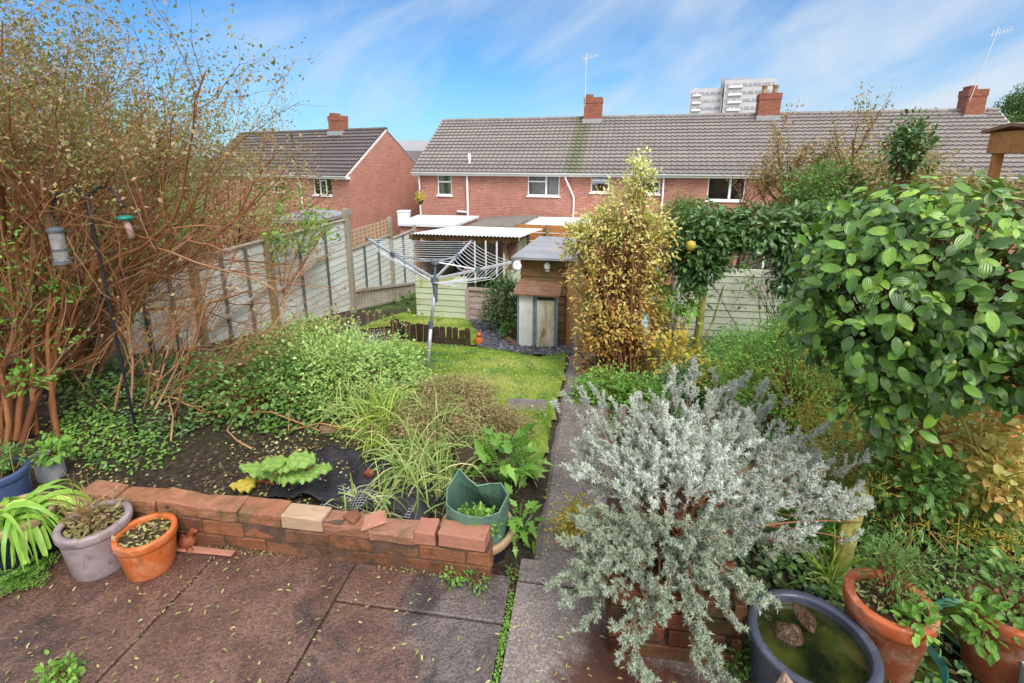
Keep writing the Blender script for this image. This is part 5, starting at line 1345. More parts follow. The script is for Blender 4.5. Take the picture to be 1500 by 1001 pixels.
q = at_z(1156, 925, h - .03)
rock('stone', 'mossy brown stone breaking the water of the purple tub', q - [0, 0, .05], (.065, .06, .055), M['stone_brown'], 25, sub=.4)
q = at_z(1180, 905, h - .03)
rock('stone', 'long brown stone leaning in the far side of the purple tub', q - [0, 0, .045], (.04, .08, .05), M['stone_brown'], 28, sub=.4)
rock('stone', 'rough tan stone block beside the front of the purple tub', (lambda q: np.array([q[0], q[1], .0]))(at_z(1153, 985, .46)), (.066, .055, .255), M['stone_tan'], 31, sub=.9)
def saucer(label, px, py, a, z, rng):
    p = at_z(px, py, z + .03); r = a / px_half(p, 1); t = thing('pot_saucer', label, 'saucer', (p[0], p[1], z))
    mb = MB(); mb.lathe([(0, .004), (r * .78, .004), (r * .82, .0), (r * .97, .035), (r, .04), (r * 1.0, .045), (r * .96, .043), (r * .80, .01), (r * .6, .009), (r * .59, .013), (r * .56, .009), (r * .3, .009), (r * .29, .013), (r * .26, .009), (0, .009)], 40); mb.build('dish', M['green_plastic'], t, smooth=True)
    mb = MB(); rs = np.linspace(.001, r * .88, 3); mb.grid(np.array([[(q * math.cos(b), q * math.sin(b), .022) for b in np.linspace(2 * PI, 0, 33)] for q in rs])); mb.build('water', M['water'], t)
saucer('dark green plastic saucer with rainwater under the nearer terracotta pot', 1318, 960, 68, .01, rng)
saucer('wide dark green saucer in the corner under the leafy terracotta pot', 1440, 930, 80, .01, rng)
pt, r, h = pot('plant_pot', 'terracotta pot with a feathery green plant between the purple tub and the corner', 1304, 876, 71, .31, 'terra_dark', taper=.68, rim=.026, rimh=.05, rng=rng, z0=.035, rimmat='terra_rim')
pos, out, cv, cc = clumpy((0, .0, h + .14), (.11, .11, .15), 34, 30, .03, rng, shell=.05)
mb = MB(); foliage_at(mb, L_NEED, pos, out, .028, .006, rng, vv=cv); mb.build('foliage', M['lf_mid'], pt, uv='leaf')
st = MB()
for q in cc: st.tube(bez((0, 0, h - .03), q, (0, 0, .05), 5), .0022, 3, rng.random(), cap=False)
st.build('stems', M['stem_brown'], pt); small_plant(pt, M['lf_bright'], 8, (.02, -.10, h + .01), (.05, .04, .03), .035, .02, rng, name='seedling')
pt, r, h = pot('plant_pot', 'terracotta pot with trailing green leaves cut off by the right corner', 1478, 892, 66, .29, 'terra_dark', taper=.7, rim=.024, rimh=.045, rng=rng, z0=.035, rimmat='terra_rim')
small_plant(pt, M['lf_mid'], 40, (0.02, 0.02, h + .04), (.14, .14, .10), .034, .02, rng)
small_plant(pt, M['lf_bright'], 10, (-.13, -.04, h - .03), (.05, .05, .06), .04, .026, rng, name='trailing_shoot')
q = at_z(1490, 992, .12); mb = MB(); mb.lathe([(0, 0), (.09, 0), (.115, .2), (.12, .21), (.108, .21), (.09, .02), (0, .02)], 24); o = mb.build('bucket', m_plain('pale_blue_plastic', (.33, .46, .60), .4, .08, 5, 0), smooth=True); o.location = (q[0] + .09, q[1] - .05, 0)
tag(o, 'pale blue plastic bucket just entering the bottom right corner', 'bucket')

# brick planter under the silver bush
PL = dict(t0=.135, t1=.635, s0=1.60, s1=2.14)
o = gf((PL['s0'] + PL['s1']) / 2, (PL['t0'] + PL['t1']) / 2)
pln = thing('brick_planter', 'square dark red brick planter carrying the silver grey bush', 'planter', o)
mb = MB()
for rrow in range(4):
    z0 = rrow * .077
    for (sa, ta, sb_, tb_) in ((PL['s0'], PL['t0'], PL['s0'], PL['t1']), (PL['s1'] - .1, PL['t0'], PL['s1'] - .1, PL['t1'])):
        t = ta - (0 if rrow % 2 else .11)
        while t < tb_ - .02:
            a, b_ = max(t, ta), min(t + .215, tb_); stbox(mb, sa, sa + .1, a + .002, b_ - .004, z0, z0 + .068, RNG.random(), .002); t += .225
    for tt_ in (PL['t0'], PL['t1'] - .1):
        s = PL['s0'] + .105 - (.11 if rrow % 2 else 0)
        while s < PL['s1'] - .12:
            a, b_ = max(s, PL['s0'] + .105), min(s + .215, PL['s1'] - .105)
            if b_ > a + .02: stbox(mb, a, b_, tt_, tt_ + .1, z0, z0 + .068, RNG.random(), .002)
            s += .225
under(mb.build('bricks', M['brick_dark'], bevel=.005), pln)
mb = MB(); stbox(mb, PL['s0'] + .012, PL['s1'] - .012, PL['t0'] + .012, PL['t1'] - .012, 0, .29); under(mb.build('soil', M['soil']), pln)
stone = on_g(772, 601)
mb = MB(); P = np.array([on_g(*q)[:2] for q in ((745, 593), (800, 596), (803, 606), (770, 610), (742, 603))]); mb.prism(P, tz(*stone[:2]) - .05, tz(*stone[:2]) + .045)
tag(mb.build('stepping_stone', M['path'], bevel=.006), 'grey stone slab let into the lawn edge beside the path', 'stone slab')

# ---------------------------------------------------------------- litter, moss and weeds on the paving
rng = np.random.default_rng(33); n = 900
px = rng.uniform(0, 1060, n); py = 800 + 210 * rng.random(n); pos = np.array([at_z(a, b, .004) for a, b in zip(px, py)])
s_, t_ = to_st(pos[:, 0], pos[:, 1]); w = np.exp(-np.abs(s_ - 1.62) * 2.2) * .7 + np.exp(-((t_ + 2.0) / .35) ** 2) * .9 + .07; k = (s_ < 1.84) & (rng.random(n) < w) & (t_ < .7); pos = pos[k][:250]; n = len(pos)
mb = MB(); ax = rnd_unit(n, rng); ax[:, 2] *= .15; mb.leaves(L_LEAF, pos + [0, 0, .004], norm(ax), norm(np.c_[rng.normal(0, .22, (n, 2)), np.ones(n)]), rng.uniform(.010, .030, n), .009, rng.random(n)); o = mb.build('fallen_leaves', M['litter'], uv='leaf', kind='stuff'); o['label'] = 'small yellow green leaves fallen on the paving'
n = 700; tt_ = rng.uniform(-.2, .28, n); ss_ = rng.uniform(1.9, 8, n); P = A[None] * ss_[:, None] + T[None] * tt_[:, None]
mb = MB(); ax = rnd_unit(n, rng); ax[:, 2] *= .15; mb.leaves(L_LEAF, np.c_[P, terr(P[:, 0], P[:, 1]) + .026], norm(ax), norm(np.c_[rng.normal(0, .22, (n, 2)), np.ones(n)]), rng.uniform(.012, .028, n), .011, rng.random(n)); o = mb.build('fallen_leaves', M['litter'], uv='leaf', kind='stuff'); o['label'] = 'pale leaf scraps along the garden path'
mb = MB(); n = 2600; ss_ = rng.uniform(-.5, 1.83, n); tt_ = -.279 + rng.normal(0, .007, n); P = A[None] * ss_[:, None] + T[None] * tt_[:, None]; keep = (np.sin(ss_ * 9) + rng.normal(0, .6, n)) > -.6; P = P[keep]; n = len(P)
mb.leaves(L_DIAM, np.c_[P, rng.uniform(-.012, .006, n)], rnd_unit(n, rng), norm(np.c_[rng.normal(0, .5, (n, 2)), np.ones(n)]), .011, .008, rng.random(n)); mb.build('joint_moss', M['lf_bright'], kind='stuff', uv='leaf')
g_ = np.random.default_rng(35); mb = MB()
for t0_, k_, s0_, s1_ in ((-1.048, 260, -.4, 1.88), (-1.75, 420, -.4, 1.88), (-2.5, 300, -.4, 1.88)):
    ss_ = g_.uniform(s0_, s1_, k_); ss_ = ss_[np.sin(ss_ * 6 + t0_ * 5) + g_.normal(0, .4, k_) > .2]; n = len(ss_); P = A[None] * ss_[:, None] + T[None] * (t0_ + g_.normal(0, .006, n))[:, None]
    mb.leaves(L_DIAM, np.c_[P, g_.uniform(-.004, .006, n)], rnd_unit(n, g_), norm(np.c_[g_.normal(0, .5, (n, 2)), np.ones(n)]), .010, .007, g_.random(n))
tt_ = g_.uniform(-2.4, -.38, 500); P = A[None] * (W0 - np.abs(g_.normal(0, .012, 500)))[:, None] + T[None] * tt_[:, None]; k = np.sin(tt_ * 7) + g_.normal(0, .5, 500) > .1; P = P[k]; n = len(P)
mb.leaves(L_DIAM, np.c_[P, g_.uniform(0, .012, n)], rnd_unit(n, g_), norm(np.c_[g_.normal(0, .5, (n, 2)), np.ones(n)]), .013, .009, g_.random(n))
mb.build('joint_moss', M['heath'], kind='stuff', uv='leaf')['label'] = 'moss and debris in the slab joints and along the wall foot'
def weed(label, px, py, R, n, L, mat, seed, tp=L_LEAF, z=None, H=None, cat='weed', name='weed', group=None):
    g = np.random.default_rng(seed); b = on_g(px, py) if z is None else at_z(px, py, z); t = thing(name, label, cat, b, group=group)
    small_plant(t, M[mat], n, (0, 0, (H or R * .5)), (R, R, H or R * .5), L, L * .55, g, tp=tp, flat=.9, cr=max(.012, R * .12)); return t
weed('little green weed at the foot of the wall below the loose bricks', 665, 848, .05, 14, .018, 'lf_bright', 41, z=.0)
weed('spreading green weed in the paving at the right end of the wall', 697, 856, .06, 16, .018, 'lf_mid', 42, z=.0)
weed('low green weed at the bottom edge of the patio', 95, 994, .07, 30, .022, 'lf_bright', 43, z=.0)
weed('tiny green weed where the path slab meets the wall end', 752, 846, .03, 8, .014, 'lf_mid', 44, z=.0)
# ---------------------------------------------------------------- plants
def tree_plant(name, label, cat, base, stems, leafmat, barkmat, seed, depth=3, nch=4, spread=.6, ratio=.7, up=.15, wob=.12, L=.04, W=.022, per=3, tp=L_DIAM, seg=5, group=None,
               n=(3, 3, 4, 5, 7), leafp=1.0, zmin=None, jit=.03, vlo=0, vhi=1, droop=.15, first=.3, crown='crown', keep=None):
    """stems: list of (offset, direction, length, radius)"""
    g = np.random.default_rng(seed); t = thing(name, label, cat, base, group=group); tr = Tree(g)
    for off, d, l, r in stems: tr.grow(off, d, l, r, depth, nch, spread, ratio, up, wob, seg, first=first)
    if keep is not None: tr.br = [b for b in tr.br if keep(b[0][-1] + base)]; tr.sites = [s for s in tr.sites if keep(s[0] + base)]
    tr.mesh(n).build('branches' if crown == 'crown' else 'stems', M[barkmat], t, smooth=True)
    P = np.array([s[0] for s in tr.sites]); D = np.array([s[1] for s in tr.sites])
    k = g.random(len(P)) < leafp
    if zmin is not None: k &= (P[:, 2] + g.normal(0, .16, len(P)) * min(1, zmin)) > zmin + (.25 * np.sin(P[:, 0] * 6) * np.sin(P[:, 1] * 5) if zmin > .5 else 0)
    P, D = P[k], D[k]; P = np.repeat(P, per, 0) + g.normal(0, jit, (len(P) * per, 3)); D = np.repeat(D, per, 0)
    if len(P):
        mb = MB(); foliage_at(mb, tp, P, norm(D + rnd_unit(len(D), g) * .8), L, W, g, droop=droop, vlo=vlo, vhi=vhi)
        mb.build('foliage', M[leafmat], t, uv='leaf')
    return t
def mound(name, label, cat, base, center, R, nclump, nleaf, cr, leafmat, L, W, seed, tp=L_DIAM, stem='stem_brown', stems=40, sr=.006, shell=.5, flat=.6, droop=.2, up=.6, group=None, spread=.8, extra=None, sleaf=None):
    g = np.random.default_rng(seed); t = thing(name, label, cat, base, group=group)
    c = np.asarray(center) - np.asarray(base)
    pos, out, cv, cc = clumpy(c, R, nclump, nleaf, cr, g, shell=shell, flat=flat)
    k = pos[:, 2] > .0; pos, out, cv = pos[k], out[k], cv[k]
    mb = MB(); foliage_at(mb, tp, pos, out, L, W, g, droop=droop, up=up, vv=cv, spread=spread); mb.build('foliage', M[leafmat], t, uv='leaf')
    mb = MB(); idx = g.permutation(len(cc))[:stems]
    for i in idx:
        q = np.maximum(cc[i], [-99, -99, .02]); mb.tube(bez(g.normal(0, .04, 3) * [1, 1, 0], q, (0, 0, .15 * np.linalg.norm(q)), 6), np.linspace(sr * 1.6, sr * .5, 6), 4, g.random(), cap=False)
    if stems: mb.build('stems', M[stem], t, smooth=True)
    if extra: extra(t, g, c)
    return t
def depth_at(p): return (p[1]) * CP - (p[2] - 1.9) * SP

# ---- big brown stemmed shrub filling the upper left
g = np.random.default_rng(101)
b = np.array([-4.15, 3.75, tz(-4.15, 3.75)])
stems = []
for i in range(25):
    az = g.uniform(-.9, 1.9); el = g.uniform(.6, 1.45)     # leaning mostly towards +x and away
    stems.append(((g.normal(0, .22), g.normal(0, .2), 0), (math.cos(az) * math.cos(el), math.sin(az) * math.cos(el), math.sin(el)), g.uniform(1.3, 1.95), g.uniform(.014, .042)))
for i in range(8):
    az = g.uniform(2.2, 5); el = g.uniform(.9, 1.4); stems.append(((g.normal(-.1, .2), g.normal(0, .2), 0), (math.cos(az) * math.cos(el), math.sin(az) * math.cos(el), math.sin(el)), g.uniform(1.0, 1.5), g.uniform(.02, .04)))
tree_plant('shrub', 'tall tangled shrub with peeling red brown stems filling the upper left corner', 'shrub', b, stems, 'lf_olive', 'bark_red', 102, depth=4, nch=4, spread=.66, ratio=.64, up=.20, wob=.13, L=.030, W=.017, per=3, leafp=.62, zmin=1.7, jit=.035, n=(3, 3, 4, 5, 7), tp=L_DIAM)
# thick trunks of it lower down, with shreds of bark
# ---- second one, further back along the fence
b = on_g(120, 555); stems = []
for i in range(12):
    az = g.uniform(-.3, 2.2); el = g.uniform(.75, 1.4); stems.append(((g.normal(0, .15), g.normal(0, .15), 0), (math.cos(az) * math.cos(el), math.sin(az) * math.cos(el), math.sin(el)), g.uniform(1.0, 1.6), g.uniform(.010, .022)))
tree_plant('shrub', 'leaning brown stemmed shrub with pale sparse leaves in front of the near fence panels', 'shrub', b, stems, 'lf_olive', 'bark_red', 103, depth=4, nch=4, spread=.5, ratio=.62, up=.22, wob=.11, L=.031, W=.018, per=2, leafp=.6, zmin=1.6, jit=.03)
b = on_g(28, 650); stems = []
for i in range(15):
    az = g.uniform(-1.0, 2.4); el = g.uniform(.95, 1.5); stems.append(((g.normal(-.05, .12), g.normal(0, .1), 0), (math.cos(az) * math.cos(el), math.sin(az) * math.cos(el), math.sin(el)), g.uniform(.8, 1.35), g.uniform(.010, .028)))
tree_plant('shrub', 'upright shaggy red brown stems rising behind the blue pot and grey tub', 'shrub', b, stems, 'lf_bright', 'bark_red', 106, depth=3, nch=4, spread=.55, ratio=.6, up=.25, wob=.12, L=.032, W=.018, per=2, leafp=.16, zmin=.5, jit=.03)
# ---- thicket of bare red twigs at the fence foot
b = on_g(225, 590); stems = []
for i in range(22):
    az = g.uniform(-.7, 1.7); el = g.uniform(.35, 1.3); stems.append(((g.normal(0, .15), g.normal(0, .12), 0), (math.cos(az) * math.cos(el), math.sin(az) * math.cos(el), math.sin(el)), g.uniform(.55, .95), g.uniform(.005, .011)))
tree_plant('shrub', 'fan of thin bare red twigs at the foot of the fence behind the garden hook', 'shrub', b, stems, 'lf_olive', 'twig_red', 104, depth=3, nch=4, spread=.42, ratio=.62, up=.08, wob=.10, L=.03, W=.018, per=1, leafp=.10, jit=.02, seg=4)
b = np.array([-4.3, 3.9, tz(-4.3, 3.9)]); stems = []
for i in range(22):
    az = g.uniform(-1.2, 1.2); el = g.uniform(.3, 1.3); stems.append(((g.normal(0, .3), g.normal(0, .2), 0), (math.cos(az) * math.cos(el), math.sin(az) * math.cos(el), math.sin(el)), g.uniform(.6, 1.0), g.uniform(.008, .02)))
tree_plant('shrub', 'dense brown twiggy undergrowth behind the big left shrub', 'shrub', b, stems, 'lf_mid', 'twig_red', 105, depth=3, nch=4, spread=.6, ratio=.65, up=.12, L=.035, W=.02, per=1, leafp=.22, seg=4)
# bright leafy shoots on the left stems
for i, (px, py, c, r, lab) in enumerate([(18, 470, 3.2, .17, 'bright green leafy shoot low on the big left shrub at the picture edge'), (45, 560, 3.0, .09, 'small bright leaf tuft on the lowest stem of the big left shrub'), (95, 430, 3.3, .1, 'bright leaf tuft just right of the pale grey feeder'),]):
    p = at_c(px, py, c); mound('climber', lab, 'plant', p - [0, 0, .05], p, (r, r, r * 1.2), 16, 9, r * .25, 'lf_bright', .045, .022, 110 + i, tp=L_LEAF, stems=8, sr=.004, flat=2)
# ---- hedge and trees beyond the left fence
for i, (px, py, c, R, mat, lab) in enumerate([
    (215, 335, 9.5, (.9, .8, .9), 'lf_bright', 'light green bush seen through the twigs beyond the near fence'),
    (330, 285, 13, (2.2, 1.3, 1.2), 'lf_olive', 'olive brown hedge rising behind the fence left of the brick house'),
    (120, 250, 12, (2.4, 1.3, 1.8), 'lf_mid', 'green tree mass behind the big left shrub')]):
    p = at_c(px, py, c); gb = np.array([p[0], p[1], tz(p[0], p[1])])
    mound('bush', lab, 'bush', gb, p, R, 330, 22, .14, mat, .09, .05, 120 + i, stems=80, sr=.012, shell=.35, flat=2)
# sprig leaning over the fence post
p = at_c(405, 300, 8.3); gb = np.array([-4.15, 8.7, tz(-4.15, 8.7)])
g = np.random.default_rng(131)
stems = [((0, 0, .6), (.25 * (i % 4) - .1, -.1 * (i % 3), 1), 1.25 + .1 * (i % 3), .012) for i in range(9)]
tree_plant('climber', 'thin climber with pale green leaves over the mossy fence post', 'climber', gb, stems, 'lf_bright', 'twig_red', 132, depth=2, nch=4, spread=.7, ratio=.5, L=.075, W=.045, per=2, leafp=.55, zmin=1.2, jit=.05, tp=L_LEAF)

# ---- green leafy mound in front of the fence
b = on_g(470, 598); c = b + [0, .35, .08]
mound('shrub', 'pale green leafy shrub mound between the fence and the clothes line', 'shrub', b, c, (.68, .50, .30), 480, 46, .05, 'lf_pale', .028, .016, 201, stems=120, sr=.004, shell=.5, tp=L_LEAF)
b = on_g(430, 560); c = b + [0, .3, .10]
mound('shrub', 'brighter green shrub against the second fence panel', 'shrub', b, c, (.50, .42, .36), 260, 36, .05, 'lf_pale', .032, .018, 202, stems=80, sr=.004, shell=.45, tp=L_LEAF)
b = on_g(365, 600); c = b + [0, .2, .10]
mound('shrub', 'low green and brown straggly bush right of the bare red twigs', 'shrub', b, c, (.5, .40, .26), 190, 22, .06, 'lf_mid', .038, .022, 203, stems=90, sr=.004, shell=.35, tp=L_LEAF)
b = on_g(530, 552); c = b + [-.1, .2, .05]
mound('shrub', 'grey green feathery shrub just left of the clothes line pole', 'shrub', b, c, (.42, .40, .26), 220, 32, .05, 'lf_silver_g', .035, .014, 204, stems=120, sr=.004, shell=.5)
# dried seed heads on it
g = np.random.default_rng(207); b = on_g(560, 500); t = thing('seed_heads', 'dry beige seed heads on thin stalks before the grey slatted base of the fence', 'plant', b); mb = MB(); ml = MB()
for i in range(34):
    q = np.array([g.normal(0, .55), g.normal(0, .15), 0]); h = g.uniform(.3, .55); e = q + [g.normal(0, .05), 0, h]; mb.tube(bez(q, e, (0, 0, .05), 4), .004, 3, cap=False); pos = e + g.normal(0, .012, (7, 3)); ml.leaves(L_DIAM, pos, rnd_unit(7, g), rnd_unit(7, g), .045, .03, g.random(7) * .6)
mb.build('stalks', M['dead'], t); ml.build('heads', M['litter'], t, uv='leaf')
# long grass tufts
def tuft(label, px, py, n, L, spread, seed, mat='grass_long', w=.009, name='grass_tuft', cat='grass', base=None, H=1.0):
    g = np.random.default_rng(seed); b = on_g(px, py) if base is None else base; mb = MB()
    for i in range(n):
        az = g.uniform(0, 2 * PI); rr = spread * math.sqrt(g.random()); p = np.array([rr * math.cos(az), rr * math.sin(az), 0]); p[2] = tz(b[0] + p[0], b[1] + p[1]) - b[2]
        a2 = g.uniform(0, 2 * PI); el = g.uniform(.6, 1.5); d = np.array([math.cos(a2) * math.cos(el), math.sin(a2) * math.cos(el), math.sin(el) * H]); l = L * g.uniform(.5, 1.2); k = 6; pts = [p]; dd = d
        for j in range(k): dd = norm(dd + np.array([0, 0, -.16 - .06 * j])); pts.append(pts[-1] + dd * l / k)
        pts = np.array(pts); s = norm(np.cross(np.gradient(pts, axis=0), g.normal(size=3))); ww = w * .5 * np.array([.7, 1, 1, .9, .7, .45, .05])
        mb.grid(np.stack([pts - s * ww[:, None], pts + s * ww[:, None]], 1), g.random())
    o = mb.build(name, M[mat]); o.location = tuple(b); return tag(o, label, cat, None)
tuft('bright green arching grass tuft above the weathered edging board', 560, 632, 260, .34, .13, 301, mat='grass')
tuft('pale long grass spilling over the bed beside the wooden peg', 632, 690, 330, .36, .22, 302)
tuft('long green and straw grass clump between the heath and the bed', 665, 640, 300, .34, .25, 303)
tuft('straggly grass with dry stalks left of the bright tuft', 535, 612, 200, .38, .2, 304)
tuft('few grass blades growing through the black netting', 600, 735, 60, .30, .16, 305)
tuft('thin grass by the wall behind the broken tile', 540, 742, 40, .22, .14, 306)
for i, (px, py, rx, lab) in enumerate([(620, 640, .45, 'brownish heath mound left of the lawn strip'), (705, 640, .40, 'reddish brown heath mound beside the narrow lawn strip'), (665, 600, .38, 'olive heath mound in front of the main lawn'), (735, 655, .25, 'small low heath clump nearest the path')]):
    b = on_g(px, py); mound('heather', lab, 'heather', b, b + [0, .1, .08], (rx * .8, .24, .08), 150, 40, .035, 'heath', .026, .009, 310 + i, stems=60, sr=.003, shell=.3, flat=.4, group='heath mounds at the edge of the lawn')
# toothed weed right of the grow bag
for i, (px, py, c, n, L, lab) in enumerate([(738, 712, .16, 34, .13, 'large leaved green weed growing right behind the grow bag'), (768, 700, .10, 14, .10, 'smaller jagged leaved weed nearer the path'), (760, 790, .10, 20, .085, 'low green weed between the dark pot and the path')]):
    b = on_g(px, py) + [0, 0, 0]; g = np.random.default_rng(330 + i); t = thing('weed', lab, 'weed', b)
    pos, out, cv, cc = clumpy((0, 0, c), (c, c, c), n, 2, .03, g, shell=.3, flat=.7); mb = MB(); foliage_at(mb, L_LOBE, pos, out, L, L * .75, g, droop=.25, vv=cv); mb.build('leaves', M['lf_bright'] if i != 1 else M['lf_pale'], t, uv='leaf')
    mb = MB(); 
    for q in cc: mb.tube(bez((0, 0, 0), q, (0, 0, .03), 4), .003, 3, cap=False)
    mb.build('stems', M['lf_mid'], t)
# rhubarb
b = at_z(415, 715, .075); g = np.random.default_rng(340); t = thing('rhubarb', 'rhubarb plant with crinkled yellow green leaves on red stalks behind the wall', 'rhubarb', b)
mb = MB(); ms = MB()
for i, (px, py, L, z) in enumerate([(378, 684, .15, .17), (402, 672, .16, .24), (436, 668, .16, .25), (466, 684, .12, .17), (396, 694, .14, .13), (424, 692, .15, .16), (364, 706, .13, .08), (446, 694, .12, .16), (418, 680, .12, .22)]):
    q = at_z(px, py, .075 + z) - b; d = norm(np.array([q[0] * 1.2, q[1] * .3 - .03, .035 + g.uniform(-.03, .05)])); s0 = bez((g.normal(0, .02), g.normal(0, .02), 0), q - d * L * .3, (0, 0, .03), 6); ms.tube(s0, np.linspace(.008, .005, 6), 6, g.random())
    nu, nv = 14, 14; U, V = np.meshgrid(np.linspace(0, 1, nu), np.linspace(-1, 1, nv), indexing='ij')
    wid = np.sqrt(np.clip(np.sin(np.clip(U * .93 + .07, 0, 1) * PI), 0, 1)) * (1 - .35 * U); s = norm(np.cross(d, [0, 0, 1.])); 
    Z_ = .05 * np.sin(V * 9 + U * 5) * np.abs(V) * L * 2 + .012 * np.sin(U * 22) * np.abs(V) - .10 * L * V ** 2 - .2 * L * U ** 2 + g.normal(0, .002, U.shape)
    wid = wid * (1 + .07 * np.sin(U * 19 + i)); P = s0[-1] + d * (U * L)[..., None] + s * (V * wid * L * .5)[..., None] + np.array([0, 0, 1.]) * Z_[..., None]; mb.grid(P, .9 if i != 6 else .2)
    if i == 6: yl = P
lf = mb.build('leaves', M['lf_rhub'], t, smooth=True); ms.build('stalks', m_var('rhubarb_stalk', [(.36, .07, .04), (.42, .16, .05)], bump=0), t, smooth=True)
mb = MB(); mb.grid(yl + [0, -.01, .012]); mb.build('yellow_leaf', M['lf_yellow'], t, smooth=True)
# black netting over the bed
g = np.random.default_rng(350); cen = at_z(530, 705, .08)
U, V = np.meshgrid(np.linspace(-1, 1, 46), np.linspace(-1, 1, 22), indexing='ij'); xx = cen[0] + U * .46 + .04 * V; yy = cen[1] + V * .23 - .08 * U
P = np.stack([xx, yy, terr(xx, yy) + .03 + .035 * np.clip(np.sin(xx * 11 + 1) * np.sin(yy * 14), -.3, 1) + .012 * np.sin(xx * 40 + yy * 17) + g.normal(0, .004, xx.shape)], -1)
mb = MB(); mb.grid(P); o = mb.build('ground_sheet', M['net'], smooth=True); so_ = o.modifiers.new('t', 'SOLIDIFY'); so_.thickness = .004; tag(o, 'rumpled black fabric sheet on the soil behind the wall', 'sheet')
g0 = at_z(540, 735, .10); mb = MB(); ax_ = np.array([.98, -.17, 0]); ay_ = np.array([.2, .95, .15])
for i in range(27): mb.tube(np.array([g0 + ax_ * (-.25 + .5 * i / 26) + ay_ * v + [0, 0, .012 * math.sin(i * .7 + v * 20)] for v in (-.06, 0, .07)]), .0011, 3, cap=False)
for j in range(8): mb.tube(np.array([g0 + ax_ * u + ay_ * (-.06 + .13 * j / 7) + [0, 0, .012 * math.sin((u + .25) * 36)] for u in np.linspace(-.25, .25, 12)]), .0011, 3, cap=False)
tag(mb.build('wire_mesh', M['alu']), 'small piece of grey wire mesh on the black sheet', 'wire mesh')
rock('stone', 'orange brown stone lying on the black fabric sheet', at_z(542, 698, .11), (.035, .028, .022), M['terra_dark'], 17)
# ground cover: ivy, seedlings, litter
def cover(name, label, pts, dens, L, mat, seed, hmax=.10, tp=L_LEAF, st=None, patch=0., W=None):
    g = np.random.default_rng(seed); poly = poly_px(pts) if st is None else np.array([gf(*q)[:2] for q in st]); p = scatter_poly(poly, dens, g)
    f = np.sin(p[:, 0] * 3.1 + 2 * np.sin(p[:, 1] * 2.3 + seed)) * np.sin(p[:, 1] * 3.7 + seed) + g.normal(0, .35, len(p)); p = p[f > patch]; n = len(p); f = f[f > patch]
    z = terr(p[:, 0], p[:, 1]) + .012 + hmax * g.random(n) ** 1.6 * np.clip(.4 + f - patch, .2, 1.6); ax = rnd_unit(n, g); ax[:, 2] = ax[:, 2] * .4 + .1; mb = MB()
    mb.leaves(tp, np.c_[p, z], norm(ax), norm(np.c_[g.normal(0, .45, (n, 2)), np.ones(n)]), L * g.uniform(.5, 1.25, n), (W or L * .6) * g.uniform(.7, 1.2, n), np.clip(g.random(n) * .7 + .25 * f, 0, 1))
    o = mb.build(name, M[mat], uv='leaf', kind='stuff'); o['label'] = label; return o
LB = [(60, 655), (100, 590), (240, 575), (290, 610), (285, 650), (240, 690), (160, 700)]
cover('ivy_cover', 'dark blue green ivy spreading over the left bed', LB, 1500, .042, 'lf_ivy', 401, .08, tp=L_LOBE, patch=.3)
cover('seedling_cover', 'bright green seedlings among the ivy', LB, 1900, .03, 'lf_bright', 402, .07, patch=.1)
cover('leaf_litter', 'brown and straw leaf litter on the left bed', [(20, 690), (60, 560), (420, 560), (640, 650), (640, 760), (330, 760), (150, 715)], 800, .026, 'litter', 403, .012, patch=-.2)
cover('low_weeds', 'low green weeds over the ground under the fence', [(80, 560), (300, 520), (640, 520), (640, 640), (560, 650), (330, 640), (100, 640)], 1300, .045, 'lf_mid', 404, .12, patch=-.2)
cover('bare_soil_litter', 'sparse leaf scraps over the soil behind the wall', [(300, 720), (330, 650), (640, 660), (640, 760)], 260, .02, 'litter', 405, .01, patch=-1)
cover('bed_greens', 'fresh green weeds behind the edging boards', [(300, 590), (560, 585), (600, 640), (480, 640), (330, 625)], 2600, .04, 'lf_bright', 407, .13, patch=-.1)
g = np.random.default_rng(409); p = scatter_poly(poly_px([(230, 700), (330, 640), (640, 655), (640, 760), (330, 760)]), 700, g); mb = MB()
for q in p[:1100]:
    r = g.uniform(.005, .016); c = np.array([q[0], q[1], tz(*q) + .006 + .022 * lump(q[0], q[1])]); o = np.array([(1, 0, 0), (-1, 0, 0), (0, 1, 0), (0, -1, 0), (0, 0, .7), (0, 0, -.7)]) * r * g.uniform(.6, 1.3, (6, 1)) + c
    mb.add(o, [(0, 2, 4), (2, 1, 4), (1, 3, 4), (3, 0, 4), (2, 0, 5), (1, 2, 5), (3, 1, 5), (0, 3, 5)], g.random())
mb.build('soil_clods', m_var('clods', [(.02, .014, .01), (.07, .045, .03), (.16, .11, .07), (.03, .02, .015)], bump=.4), kind='stuff')['label'] = 'dark soil clods and small stones in the bed'
